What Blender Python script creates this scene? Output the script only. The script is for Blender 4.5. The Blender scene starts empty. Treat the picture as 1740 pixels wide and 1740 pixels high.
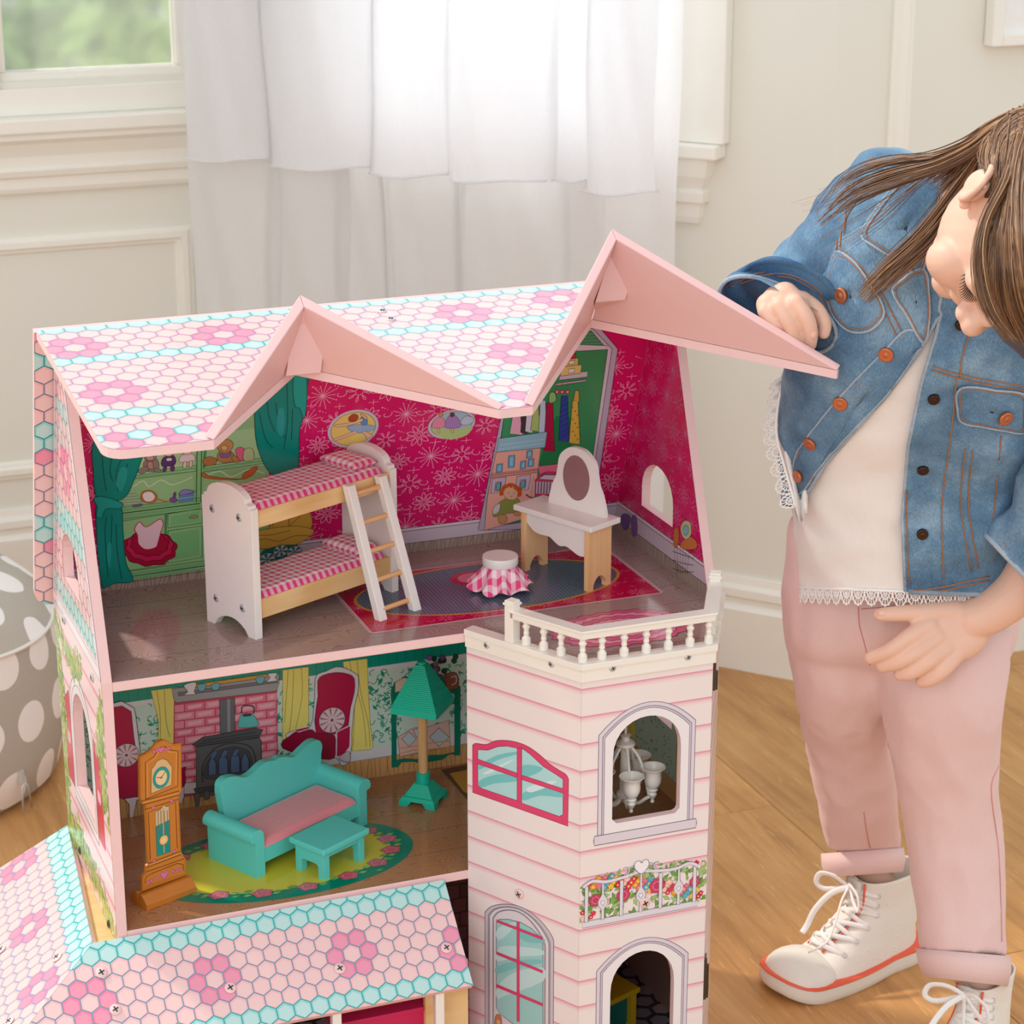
import bpy, bmesh, math, random
from math import sin, cos, pi, radians, atan2, sqrt, floor
from mathutils import Vector as V, Matrix
from mathutils.geometry import tessellate_polygon
random.seed(7)
SC = bpy.context.scene
COL = SC.collection
# ---------------- camera (fitted to the photograph, 1740 x 1740) ----------------
ZO = .64                                   # height of the attic floor above the room floor
FPX, YAW, TILT = 3868.23, .36924, .32231
CAM = V((-.43349, -2.36218, .98979 + ZO))
cf = V((sin(YAW)*cos(TILT), cos(YAW)*cos(TILT), -sin(TILT)))
cr = V((cos(YAW), -sin(YAW), 0)); cu = cr.cross(cf)
cam = bpy.data.objects.new('camera', bpy.data.cameras.new('camera')); COL.objects.link(cam)
cam.matrix_world = Matrix(((cr.x, cu.x, -cf.x, CAM.x), (cr.y, cu.y, -cf.y, CAM.y), (cr.z, cu.z, -cf.z, CAM.z), (0, 0, 0, 1)))
cam.data.sensor_width = 36; cam.data.lens = FPX/1740*36
cam.data.clip_start = .1; cam.data.clip_end = 60
cam.data.dof.use_dof = True; cam.data.dof.focus_distance = 2.55; cam.data.dof.aperture_fstop = 13
SC.camera = cam
# ---------------- light, sky, exposure ----------------
w = bpy.data.worlds.new('world'); SC.world = w; w.use_nodes = True
bg = w.node_tree.nodes['Background']; bg.inputs[0].default_value = (.965, .985, 1.0, 1); bg.inputs[1].default_value = .84
def sun(name, d, e, col, ang):
    l = bpy.data.lights.new(name, 'SUN'); l.energy = e; l.color = col; l.angle = radians(ang)
    o = bpy.data.objects.new(name, l); COL.objects.link(o)
    o.rotation_euler = V(d).to_track_quat('Z', 'Y').to_euler(); return o
sun('sun', (-.66, .68, 1.0), 1.95, (1, .94, .84), 4)
def area(name, loc, to, size, e, col):
    l = bpy.data.lights.new(name, 'AREA'); l.energy = e; l.color = col; l.shape = 'SQUARE'; l.size = size
    o = bpy.data.objects.new(name, l); COL.objects.link(o); o.location = loc
    o.rotation_euler = (V(loc)-V(to)).to_track_quat('Z', 'Y').to_euler(); return o
area('softbox', (-1.5, -3.0, 2.0), (.4, .1, .6), 1.5, 22, (1, .985, .96))
SC.view_settings.view_transform = 'Standard'; SC.view_settings.look = 'None'
SC.view_settings.gamma = 1; SC.view_settings.use_curve_mapping = False; SC.view_settings.exposure = 0.27
# ---------------- measuring helpers ----------------
def ray(x, y): return cf + cr*((x-870)/FPX) - cu*((y-870)/FPX)
def P(x, y, ax, v):                         # photo point on the plane axis=v
    d = ray(x, y); return CAM + d*((v-CAM[ax])/d[ax])
def PP(x, y, p0, n):                        # photo point on a general plane
    d = ray(x, y); n = V(n); return CAM + d*(((V(p0)-CAM).dot(n))/d.dot(n))
def SP(x, y, dep): return CAM + ray(x, y)*dep
def prj(p):
    d = V(p)-CAM; z = d.dot(cf); return (870+FPX*d.dot(cr)/z, 870-FPX*d.dot(cu)/z)
def HZ(p, py):                              # height above ground point p whose image row is py
    lo, hi = -1, 3
    for _ in range(50):
        m = (lo+hi)/2
        if prj((p[0], p[1], m))[1] > py: lo = m
        else: hi = m
    return m
# ---------------- materials ----------------
def lin(c): c /= 255; return c/12.92 if c <= .04045 else ((c+.055)/1.055)**2.4
def rgb(h):
    if isinstance(h, str): h = tuple(int(h[i:i+2], 16) for i in (0, 2, 4))
    return tuple(lin(c) for c in h)
class NT:
    def __init__(s, name):
        s.m = bpy.data.materials.new(name); s.m.use_nodes = True; s.t = s.m.node_tree
        s.b = s.t.nodes['Principled BSDF']
    def n(s, typ, inp=None, **kw):
        nd = s.t.nodes.new('ShaderNode'+typ)
        for k, v in kw.items(): setattr(nd, k, v)
        for k, v in (inp or {}).items():
            if hasattr(v, 'links') or isinstance(v, bpy.types.NodeSocket): s.t.links.new(v, nd.inputs[k])
            else: nd.inputs[k].default_value = v
        return nd
    def math(s, op, a, b=0.0, c=0.0):
        return s.n('Math', {0: a, 1: b, 2: c}, operation=op).outputs[0]
    def link(s, a, b): s.t.links.new(a, b)
    def mix(s, f, a, b):
        nd = s.n('Mix', data_type='RGBA'); 
        for i, v in ((0, f), (6, a), (7, b)):
            if isinstance(v, bpy.types.NodeSocket): s.link(v, nd.inputs[i])
            else: nd.inputs[i].default_value = v if i == 0 else (*v[:3], 1)
        return nd.outputs[2]
    def coord(s, which='Object', scale=(1, 1, 1), rot=(0, 0, 0)):
        tc = s.n('TexCoord'); mp = s.n('Mapping', {'Scale': scale, 'Rotation': rot}); s.link(tc.outputs[which], mp.inputs[0]); return mp.outputs[0]
    def noise(s, vec, sc=5, det=3, rough=.5, dist=0):
        nd = s.n('TexNoise', {'Scale': sc, 'Detail': det, 'Roughness': rough, 'Distortion': dist}); s.link(vec, nd.inputs['Vector']); return nd.outputs[0]
    def ramp(s, f, stops):
        nd = s.n('ValToRGB'); s.link(f, nd.inputs[0]); e = nd.color_ramp.elements
        while len(e) < len(stops): e.new(.5)
        for i, (p, c) in enumerate(stops): e[i].position = p; e[i].color = (*c[:3], 1)
        return nd.outputs[0]
    def bump(s, h, st=.2, d=.001):
        nd = s.n('Bump', {'Strength': st, 'Distance': d}); s.link(h, nd.inputs['Height']); s.link(nd.outputs[0], s.b.inputs['Normal'])
    def base(s, c):
        if isinstance(c, bpy.types.NodeSocket): s.link(c, s.b.inputs['Base Color'])
        else: s.b.inputs['Base Color'].default_value = (*c[:3], 1)
    def set(s, rough=.5, metal=0, spec=.5, sss=0, sheen=0, coat=0):
        s.b.inputs['Roughness'].default_value = rough; s.b.inputs['Metallic'].default_value = metal
        s.b.inputs['Specular IOR Level'].default_value = spec
        if sss: s.b.inputs['Subsurface Weight'].default_value = sss; s.b.inputs['Subsurface Radius'].default_value = (.012, .005, .003); s.b.inputs['Subsurface Scale'].default_value = .6
        if sheen: s.b.inputs['Sheen Weight'].default_value = sheen
        if coat: s.b.inputs['Coat Weight'].default_value = coat; s.b.inputs['Coat Roughness'].default_value = .15
M = {}
def paint(name, h, rough=.45, var=.04, bump=.05, sc=60, **kw):
    t = NT(name); c = rgb(h); v = t.noise(t.coord(), sc, 3)
    t.base(t.mix(v, tuple(x*(1-var) for x in c), tuple(min(1, x*(1+var)) for x in c)))
    t.set(rough, **kw); t.bump(t.noise(t.coord(), sc*3, 2), bump, .0006); M[name] = t.m; return t.m
paint('wall_paint', (231, 230, 219), .6, .015, .03, 8)
paint('trim_paint', (241, 239, 229), .45, .02, .03, 20)
paint('pink_edge', (238, 203, 203), .55, .05, .3, 60)
paint('pink_board', (232, 190, 189), .4, .02, .03, 50)
paint('white_toy', (240, 236, 232), .3, .02, .06, 60, coat=.3)
paint('white_plastic', (243, 239, 230), .3, .01, .0, 30)
paint('teal_toy', (92, 206, 198), .5, .03, .05, 50)
paint('teal_lamp', (10, 190, 160), .4, .03, .0, 50)
paint('clock_wood', (196, 118, 40), .4, .06, .1, 50)
paint('yellow_toy', (225, 190, 30), .5)
paint('magenta_toy', (205, 30, 90), .5)
paint('red_toy', (200, 20, 40), .5)
paint('steel', (205, 207, 210), .35, .02, 0, metal=.35)
paint('steel_dark', (60, 60, 62), .5)
paint('hinge_metal', (95, 90, 82), .35, .05, 0, metal=.9)
paint('copper', (205, 124, 86), .38, .06, .1, 90, metal=.6)
paint('bronze', (72, 52, 42), .4, .06, .1, 90, metal=.7)
paint('mirror_film', (150, 112, 112), .22, .03, 0)
def pine(name, a, b, axis=0, sc=30, rough=.55):
    t = NT(name); s = [1, 1, 1]; s[axis] = .12
    co = t.coord('Object', tuple(s)); n = t.noise(co, sc, 4, .6, 1.5)
    wv = t.n('TexWave', {'Scale': sc*.8, 'Distortion': 5, 'Detail': 2}); t.link(co, wv.inputs[0])
    f = t.math('ADD', t.math('MULTIPLY', n, .7), t.math('MULTIPLY', wv.outputs['Fac'], .3))
    t.base(t.ramp(f, [(.3, rgb(a)), (.7, rgb(b))])); t.set(rough); M[name] = t.m
pine('pine', (222, 178, 118), (240, 204, 150)); pine('plywood', (226, 178, 122), (240, 200, 150), 2)
pine('dowel', (215, 160, 105), (232, 184, 132)); pine('lamp_pole_wood', (200, 155, 100), (222, 180, 128), 2)
def printmat():                             # flat print: colours live in the mesh attribute
    t = NT('printed_film'); a = t.n('Attribute', attribute_name='Col'); t.base(a.outputs[0]); t.set(.28, spec=.45); M['print'] = t.m
    t = NT('printed_film_glossy'); a = t.n('Attribute', attribute_name='Col'); t.base(a.outputs[0]); t.set(.15, spec=.5); M['gloss'] = t.m
    t = NT('printed_wood_floor'); a = t.n('Attribute', attribute_name='Col')
    n_ = t.noise(t.coord('Object', (9, 34, 9)), 1.0, 1.5, .45); li = t.math('LESS_THAN', t.math('FRACT', t.math('MULTIPLY', n_, 42)), .2)
    sp_ = t.n('SeparateXYZ'); t.link(t.coord(), sp_.inputs[0]); bd = t.math('LESS_THAN', t.math('FRACT', t.math('MULTIPLY', sp_.outputs[1], 17)), .03)
    t.base(t.mix(t.math('MULTIPLY', t.math('MAXIMUM', li, bd), .42), a.outputs[0], rgb((74, 50, 48)))); t.set(.12, spec=.5); M['woodprint'] = t.m
printmat()
# ---------------- mesh building ----------------
class MB:
    def __init__(s): s.v = []; s.f = []; s.c = []
    def add(s, vs, fs, col=None):
        o = len(s.v); s.v += [tuple(v) for v in vs]; s.f += [tuple(i+o for i in f) for f in fs]; s.c += [col]*len(fs)
    def box(s, a, b, col=None, M=None):
        x0, y0, z0 = a; x1, y1, z1 = b
        vs = [V((x, y, z)) for z in (z0, z1) for y in (y0, y1) for x in (x0, x1)]
        if M: vs = [M @ v for v in vs]
        s.add(vs, [(0, 2, 3, 1), (4, 5, 7, 6), (0, 1, 5, 4), (2, 6, 7, 3), (0, 4, 6, 2), (1, 3, 7, 5)], col)
    def cyl(s, p, q, r0, r1=None, n=16, cap=True, col=None):
        s.tube([p, q], [r0, r0 if r1 is None else r1], n, cap, col)
    def tube(s, pts, rs, n=12, cap=True, col=None, flat=1.0, up=None):
        pts = [V(p) for p in pts]
        if not hasattr(rs, '__len__'): rs = [rs]*len(pts)
        vs = []; prev = None
        for i, p in enumerate(pts):
            t = (pts[min(i+1, len(pts)-1)]-pts[max(i-1, 0)]).normalized()
            if prev is None:
                a = V(up) if up else (V((0, 0, 1)) if abs(t.z) < .9 else V((1, 0, 0)))
            else: a = prev
            x = a - t*a.dot(t)
            if x.length < 1e-6: x = t.orthogonal()
            x.normalize(); prev = x; y = t.cross(x)
            for k in range(n):
                an = 2*pi*k/n; vs.append(p + x*(rs[i]*cos(an)*flat) + y*(rs[i]*sin(an)))
        fs = []
        for i in range(len(pts)-1):
            for k in range(n): fs.append((i*n+k, i*n+(k+1) % n, (i+1)*n+(k+1) % n, (i+1)*n+k))
        if cap: fs.append(tuple(range(n))[::-1]); fs.append(tuple((len(pts)-1)*n+k for k in range(n)))
        s.add(vs, fs, col)
    def lathe(s, prof, n=24, o=(0, 0, 0), col=None, fn=None, close=True):
        vs = []
        for j, (r, z) in enumerate(prof):
            for k in range(n):
                a = 2*pi*k/n; v = V((r*cos(a), r*sin(a), z))
                if fn: v = fn(v, a, j)
                vs.append(v+V(o))
        fs = []
        for j in range(len(prof)-1):
            for k in range(n): fs.append((j*n+k, j*n+(k+1) % n, (j+1)*n+(k+1) % n, (j+1)*n+k))
        if close: fs.append(tuple(range(n))[::-1]); fs.append(tuple((len(prof)-1)*n+k for k in range(n)))
        s.add(vs, fs, col)
    def prism(s, poly, z0, z1, M=None, holes=(), col=None):   # polygon in xy swept from z0 to z1, then M
        loops = [list(poly)]+[list(h) for h in holes]; flat = [p for l in loops for p in l]; n = len(flat)
        tri = tessellate_polygon([[V((p[0], p[1], 0)) for p in l] for l in loops])
        vs = [V((p[0], p[1], z0)) for p in flat]+[V((p[0], p[1], z1)) for p in flat]
        if M: vs = [M @ v for v in vs]
        fs = [tuple(t) for t in tri]+[tuple(i+n for i in reversed(t)) for t in tri]; o = 0
        for l in loops:
            m = len(l)
            for i in range(m): fs.append((o+i, o+(i+1) % m, n+o+(i+1) % m, n+o+i))
            o += m
        s.add(vs, fs, col)
    def grid(s, rows, col=None, closed=False):
        n = len(rows[0]); vs = [p for r in rows for p in r]; fs = []
        for i in range(len(rows)-1):
            for k in range(n if closed else n-1): fs.append((i*n+k, i*n+(k+1) % n, (i+1)*n+(k+1) % n, (i+1)*n+k))
        s.add(vs, fs, col)
    def build(s, name, mat=None, parent=None, smooth=False, bevel=0, seg=2, fix=True, solid=0, sub=0, ang=35):
        me = bpy.data.meshes.new(name); me.from_pydata(s.v, [], s.f)
        if s.c and s.c[0] is None: me.validate()
        if any(c is not None for c in s.c) and len(me.polygons) == len(s.f):
            at = me.color_attributes.new('Col', 'FLOAT_COLOR', 'CORNER'); buf = []
            for p, c in zip(me.polygons, s.c): buf += [*(c or (1, 1, 1)), 1.0]*p.loop_total
            at.data.foreach_set('color', buf)
        if fix:
            bm = bmesh.new(); bm.from_mesh(me); bmesh.ops.recalc_face_normals(bm, faces=bm.faces); bm.to_mesh(me); bm.free()
        if smooth:
            me.polygons.foreach_set('use_smooth', [True]*len(me.polygons))
            if smooth != 'all' and hasattr(me, 'set_sharp_from_angle'): me.set_sharp_from_angle(angle=radians(ang))
        if mat: me.materials.append(M[mat] if isinstance(mat, str) else mat)
        o = bpy.data.objects.new(name, me); COL.objects.link(o)
        if parent: o.parent = parent
        if solid: md = o.modifiers.new('s', 'SOLIDIFY'); md.thickness = solid; md.offset = 0
        if sub: md = o.modifiers.new('d', 'SUBSURF'); md.levels = sub; md.render_levels = sub
        if bevel:
            md = o.modifiers.new('b', 'BEVEL'); md.width = bevel; md.segments = seg; md.limit_method = 'ANGLE'; md.angle_limit = radians(40)
        return o
def tag(o, label=None, cat=None, group=None, kind=None):
    if label: o['label'] = label
    if cat: o['category'] = cat
    if group: o['group'] = group
    if kind: o['kind'] = kind
    return o
def thing(name, label, cat, loc=(0, 0, 0), rz=0, group=None):
    o = bpy.data.objects.new(name, None); COL.objects.link(o); o.location = loc; o.rotation_euler = (0, 0, rz)
    o.empty_display_size = .05; return tag(o, label, cat, group)
def Fr(O, U, W_):                           # frame matrix: u, v, normal
    U = V(U).normalized(); W_ = V(W_); W_ = (W_-U*W_.dot(U)).normalized(); N = U.cross(W_); O = V(O)
    return Matrix(((U.x, W_.x, N.x, O.x), (U.y, W_.y, N.y, O.y), (U.z, W_.z, N.z, O.z), (0, 0, 0, 1)))
def crop(x0, y0, s): return lambda pts: [(x0+x*s, y0+y*s) for x, y in pts]
K1 = crop(40, 480, 1/3); K2 = crop(500, 480, 1/3); K3 = crop(800, 380, .3793); K4 = crop(80, 1050, .316)
K5 = crop(480, 1050, .316); K6 = crop(780, 960, .27586); K7 = crop(780, 1300, .26437); K0 = lambda pts: pts
def clip(poly, cv):                         # keep the part of poly inside the convex polygon cv
    area_ = sum(cv[i][0]*cv[(i+1) % len(cv)][1]-cv[(i+1) % len(cv)][0]*cv[i][1] for i in range(len(cv)))
    if area_ < 0: cv = cv[::-1]
    out = poly
    for i in range(len(cv)):
        a = cv[i]; b = cv[(i+1) % len(cv)]; inp = out; out = []
        if not inp: return []
        def sd(p): return (b[0]-a[0])*(p[1]-a[1])-(b[1]-a[1])*(p[0]-a[0])
        for j in range(len(inp)):
            p = inp[j]; q = inp[(j+1) % len(inp)]; dp = sd(p); dq = sd(q)
            if dp >= 0: out.append(p)
            if (dp > 0 and dq < 0) or (dp < 0 and dq > 0):
                t = dp/(dp-dq); out.append((p[0]+(q[0]-p[0])*t, p[1]+(q[1]-p[1])*t))
    return out
def smooth(pts, n=4, closed=False):         # Catmull-Rom
    out = []; N = len(pts)
    for i in range(N if closed else N-1):
        g = lambda k: pts[k % N] if closed else pts[max(0, min(N-1, k))]
        a, b, c, d = g(i-1), g(i), g(i+1), g(i+2)
        for j in range(n):
            t = j/n
            out.append(tuple(.5*((2*b[k])+(-a[k]+c[k])*t+(2*a[k]-5*b[k]+4*c[k]-d[k])*t*t+(-a[k]+3*b[k]-3*c[k]+d[k])*t**3) for k in range(len(b))))
    if not closed: out.append(tuple(pts[-1]))
    return out
class Pr:                                   # a printed sheet lying on a plane
    def __init__(s, O, U, W_, eps=.00004, cv=None, holes=()):
        s.M = Fr(O, U, W_); s.Mi = s.M.inverted(); s.mb = MB(); s.z = .0002; s.k = 0; s.eps = eps; s.cvs = cv; s.lv = {}; s.pend = {}
    def uv(s, pts, K=K0):
        n = s.M.col[2].to_3d(); o = s.M.col[3].to_3d(); out = []
        for x, y in K(pts):
            q = s.Mi @ PP(x, y, o, n); out.append((q.x, q.y))
        return out
    def lay(s):                             # later layers sit a hair above whatever they cover
        for k, v in s.pend.items(): s.lv[k] = max(s.lv.get(k, 0), v)
        s.pend = {}
    def poly(s, pts, col, lay=True):
        if lay: s.lay()
        c = rgb(col) if not isinstance(col, tuple) or max(col) > 1 else col
        for cv in (s.cvs or [None]):
            pp = clip(pts, cv) if cv else pts
            if len(pp) < 3: continue
            if len(pp) == 3: tri = [(0, 1, 2)]
            else: tri = tessellate_polygon([[V((p[0], p[1], 0)) for p in pp]])
            fs = []; s.k = (s.k+1) % 60
            xs = [p[0] for p in pp]; ys = [p[1] for p in pp]; g = 250
            ce = [(i, j) for i in range(int(floor(min(xs)*g)), int(floor(max(xs)*g))+1) for j in range(int(floor(min(ys)*g)), int(floor(max(ys)*g))+1)]
            lvl = max([s.lv.get(q, 0) for q in ce])+1
            for q in ce: s.pend[q] = max(s.pend.get(q, 0), lvl)
            zz = s.z+lvl*s.eps+s.k*6e-7
            for t in tri:
                a, b, c_ = (pp[i] for i in t)
                ar = (b[0]-a[0])*(c_[1]-a[1])-(b[1]-a[1])*(c_[0]-a[0])
                if abs(ar) < 1e-12: continue
                if ar < 0: t = (t[0], t[2], t[1])
                fs.append(tuple(t))
            if fs: s.mb.add([s.M @ V((p[0], p[1], zz)) for p in pp], fs, c)
    def quads(s, pts, w, col, lay=True, closed=False):
        if lay: s.lay()
        if closed: pts = list(pts)+[pts[0], pts[1]]
        n = len(pts)
        L = []; R = []
        for i in range(n):
            a = pts[max(0, i-1)]; b = pts[min(n-1, i+1)]; dx, dy = b[0]-a[0], b[1]-a[1]; l = sqrt(dx*dx+dy*dy) or 1
            nx, ny = -dy/l*w/2, dx/l*w/2; L.append((pts[i][0]+nx, pts[i][1]+ny)); R.append((pts[i][0]-nx, pts[i][1]-ny))
        for i in range(n-1): s.poly([L[i], R[i], R[i+1], L[i+1]], col, False)
    def line(s, pts, w, col, lay=True, closed=False): s.quads(pts, w, col, lay, closed)
    def disk(s, c, r, col, ry=None, rot=0, n=16, lay=True):
        ry = ry or r; s.poly([(c[0]+r*cos(t)*cos(rot)-ry*sin(t)*sin(rot), c[1]+r*cos(t)*sin(rot)+ry*sin(t)*cos(rot)) for t in (2*pi*k/n for k in range(n))], col, lay)
    def outl(s, pts, fill, line=(40, 30, 35), w=.0007, lay=True):
        s.poly(pts, fill, lay); s.line(pts, w, line, lay, True)
    def build(s, name, parent, mat='print', label=None, inv=None):
        if inv: s.mb.v = [tuple(inv @ V(v)) for v in s.mb.v]
        o = s.mb.build(name, mat, parent, fix=False); return tag(o, label) if label else o
def hexes(pr, p, u0, u1, v0, v1, colf, fh=None, fl=(), line=(150, 130, 175), bl=(40, 165, 165), blues=(), flip=False):
    # pointy hexes, rows along u; v grows away from the first row; colf(row) -> 'b' or 'p'
    r = p/sqrt(3); rp = p*.866
    def ctr(i, j): return (u0+(j+(.5 if i % 2 else 0))*p, v0+i*rp)
    cells = [(i, j) for i in range(0, int((v1-v0)/rp)+2) for j in range(-1, int((u1-u0)/p)+2)]
    pink = set()
    for f in fl:
        best = min(cells, key=lambda c: (ctr(*c)[0]-f[0])**2+(ctr(*c)[1]-f[1])**2); bc = ctr(*best)
        for c in cells:
            q = ctr(*c); d = sqrt((q[0]-bc[0])**2+(q[1]-bc[1])**2)
            if .5*p < d < 1.2*p: pink.add(c)
    pr.lay(); z1 = pr.z
    for stage in range(3):
        if stage: pr.lay()
        for c in cells:
            q = ctr(*c); k = colf(*c); b = k == 'b'; hot = c in pink or k == 'h'
            if stage == 0: col, rr, dy = (bl if b else line), 1.0, 0
            elif stage == 1: col, rr, dy = ((150, 212, 214) if b else (232, 128, 164) if hot else (240, 184, 190)), .93, 0
            else: col, rr, dy = ((186, 222, 220) if b else (234, 150, 176) if hot else (238, 200, 199)), .78, -.05
            if stage == 0 and b: rr = 1.04
            pr.poly([(q[0]+rr*r*sin(pi/3*t), q[1]+dy*p+rr*r*cos(pi/3*t)) for t in range(6)], col, False)
def screw(parent, p, n, r=.005, mat='steel', name='screw'):
    n = V(n).normalized(); m = MB(); z = n.to_track_quat('Z', 'Y').to_matrix().to_4x4(); z.translation = V(p)
    m.lathe([(r, 0), (r, .0005), (r*.8, .0013), (r*.4, .0018), (.0002, .002)], 14)
    m.v = [tuple(z @ V(v)) for v in m.v]; k = len(m.f)
    for a in (.4, .4+pi/2): m.box((-r*.55, -r*.12, .0012), (r*.55, r*.12, .0022), M=z @ Matrix.Rotation(a, 4, 'Z'))
    o = m.build(name, mat, parent, smooth=True); o.data.materials.append(M['steel_dark'])
    for q in list(o.data.polygons)[k:]: q.material_index = 1
    return o
# ================= THE ROOM =================
def struct(o): o['kind'] = 'structure'; return o
Y1 = 2.07                                   # wall with the green window
A2 = radians(139); D2 = V((sin(A2), cos(A2), 0)); N2 = V((D2.y, -D2.x, 0)); Q2 = V((1.372, 1.212, 0))  # angled wall
if N2.dot(CAM-Q2) < 0: N2 = -N2
t1 = (Y1-Q2.y)/D2.y; C12 = Q2+D2*t1         # corner wall 1 / angled wall
Y3 = 1.077; t3 = (Y3-Q2.y)/D2.y; C23 = Q2+D2*t3
X0, X9, HT = -2.2, 3.6, 2.75
t = NT('oak_floor'); oi = t.n('ObjectInfo'); co = t.coord('Object', (1, .07, 1))
vadd = t.n('VectorMath', operation='ADD'); t.link(co, vadd.inputs[0])
sc_ = t.n('VectorMath', operation='SCALE'); t.link(oi.outputs['Location'], sc_.inputs[0]); sc_.inputs['Scale'].default_value = 3.7; t.link(sc_.outputs[0], vadd.inputs[1])
g1 = t.noise(vadd.outputs[0], 34, 5, .65, .8); g2 = t.noise(vadd.outputs[0], 230, 2, .7)
co2 = t.coord('Object', (1, .5, 1)); g3 = t.noise(co2, 5, 3, .6)
f = t.math('ADD', t.math('MULTIPLY', g1, .5), t.math('MULTIPLY', g3, .5))
c = t.ramp(f, [(.3, rgb((156, 108, 60))), (.5, rgb((198, 146, 88))), (.68, rgb((216, 168, 110)))])
fleck = t.math('MULTIPLY', t.math('GREATER_THAN', g2, .66), .35)
c = t.mix(fleck, c, rgb((240, 205, 150)))
hs = t.n('HueSaturation', {'Value': t.math('ADD', t.math('MULTIPLY', oi.outputs['Random'], .2), .88)}); t.link(c, hs.inputs['Color'])
t.base(hs.outputs[0]); t.set(.42, spec=.4); t.bump(g1, .15, .001); M['oak'] = t.m
paint('joint', (95, 62, 36), .8)
m = MB(); m.box((X0-.6, -3.2, -.03), (X9, Y1+.2, -.006)); fl = struct(m.build('floor', 'joint'))
pw = .42; xs = 1.180-pw*10; k = 0
PL = {}
yj = .628
while xs < X9:
    off = yj+(0 if abs(xs-(1.180-pw)) < .01 else random.uniform(0, 1.3)); y = off-1.3*4
    while y < Y1+.1:
        ya, yb = max(y, -3.0), min(y+1.3, Y1+.1)
        if xs+pw > X0-.5 and yb > -1.2 and ya < Y1+.05 and yb-ya > .03:
            m = MB(); L_ = yb-ya; m.box((-pw/2+.0005, -L_/2+.0005, -.006), (pw/2-.0005, L_/2-.0005, 0))
            o = m.build('plank', 'oak', fl, bevel=.0008, seg=1); o.location = (xs+pw/2, (ya+yb)/2, random.uniform(-.0004, 0))
        y += 1.3
    xs += pw
# walls -------------------------------------------------------------
def wallbox(name, Mx, L, holes=(), th=.12, H=HT):
    m = MB(); m.prism([(0, 0), (L, 0), (L, H), (0, H)], -th, 0, M=Mx, holes=holes); return struct(m.build(name, 'wall_paint'))
F1 = Fr((X0, Y1, 0), (1, 0, 0), (0, 0, 1)); F1 = Matrix(F1)              # normal (0,-1,0): toward the room
def w1(x, y): q = P(x, y, 1, Y1); return (q.x-X0, q.z)
wl, wb = w1(12, 128); wr, _ = w1(303, 112); wb = w1(303, 112)[1]; wt = wb+1.15
W1H = [(wl-.015, wb-.015), (wr+.015, wb-.015), (wr+.015, wt), (wl-.015, wt)]
wall1 = wallbox('wall_back', F1, C12.x-X0, [W1H])
F2 = Fr(C12, D2, (0, 0, 1))
if F2.col[2].to_3d().dot(N2) < 0: F2 = Fr(C12+D2*(C23-C12).length, -D2, (0, 0, 1)); L2rev = True
L2 = (C23-C12).length
def w2(x, y): q = F2.inverted() @ PP(x, y, Q2, N2); return (q.x, q.y)
ce = w2(1240, 243); xi0 = ce[0]-.10-.62
W2H = [(xi0, ce[1]+.02), (ce[0]-.10, ce[1]+.02), (ce[0]-.10, 2.2), (xi0, 2.2)]
wall2 = wallbox('wall_bay', F2, L2, [W2H])
F3 = Fr((C23.x, Y3, 0), (1, 0, 0), (0, 0, 1))
wall3 = wallbox('wall_right', F3, X9-C23.x)
# mouldings: profile swept along a wall
def mould(name, Fm, u0, u1, prof, parent=None):   # prof: list of (height, depth)
    m = MB(); n = len(prof); vs = [Fm @ V((u, h, d)) for u in (u0, u1) for h, d in prof]
    fs = [(i, i+1, n+i+1, n+i) for i in range(n-1)]+[tuple(range(n)), tuple(range(n, 2*n))]
    m.add(vs, fs); o = m.build(name, 'trim_paint', parent); return o
def base_prof(h): return [(0, 0), (0, .02), (h*.66, .02), (h*.70, .014), (h*.72, .012), (h*.78, .012), (h*.8, .017), (h*.88, .016), (h*.93, .01), (h, .007), (h, 0)]
bh = w2(1240, 975)[1]
struct(mould('baseboard_back', F1, 0, C12.x-X0+.0, base_prof(bh)))
struct(mould('baseboard_bay', F2, 0, L2+.008, base_prof(bh)))
struct(mould('baseboard_right', F3, -.008, X9-C23.x, base_prof(bh)))
# panel mouldings on the back wall and a tall one on the right wall
def panelring(name, Fm, u0, v0, u1, v1, wd=.035, d=.014):
    m = MB(); prof = [(0, 0), (0, d*.5), (wd*.2, d*.6), (wd*.3, d), (wd*.62, d), (wd*.72, d*.45), (wd*.9, d*.4), (wd, 0)]
    rings = []
    for ins, dd in prof:
        rings.append([Fm @ V(p) for p in ((u0+ins, v0+ins, dd), (u1-ins, v0+ins, dd), (u1-ins, v1-ins, dd), (u0+ins, v1-ins, dd))])
    m.grid(rings, closed=True); return struct(m.build(name, 'trim_paint'))
pr1 = w1(320, 383); pb = w1(30, 812)[1]
panelring('trim_1', F1, .35, pb, pr1[0]+.005, pr1[1]+.002)
a = F3.inverted() @ P(1508, 200, 1, Y3); panelring('trim_2', F3, a.x, bh+.12, a.x+.75, 2.4, .045, .012)
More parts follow.
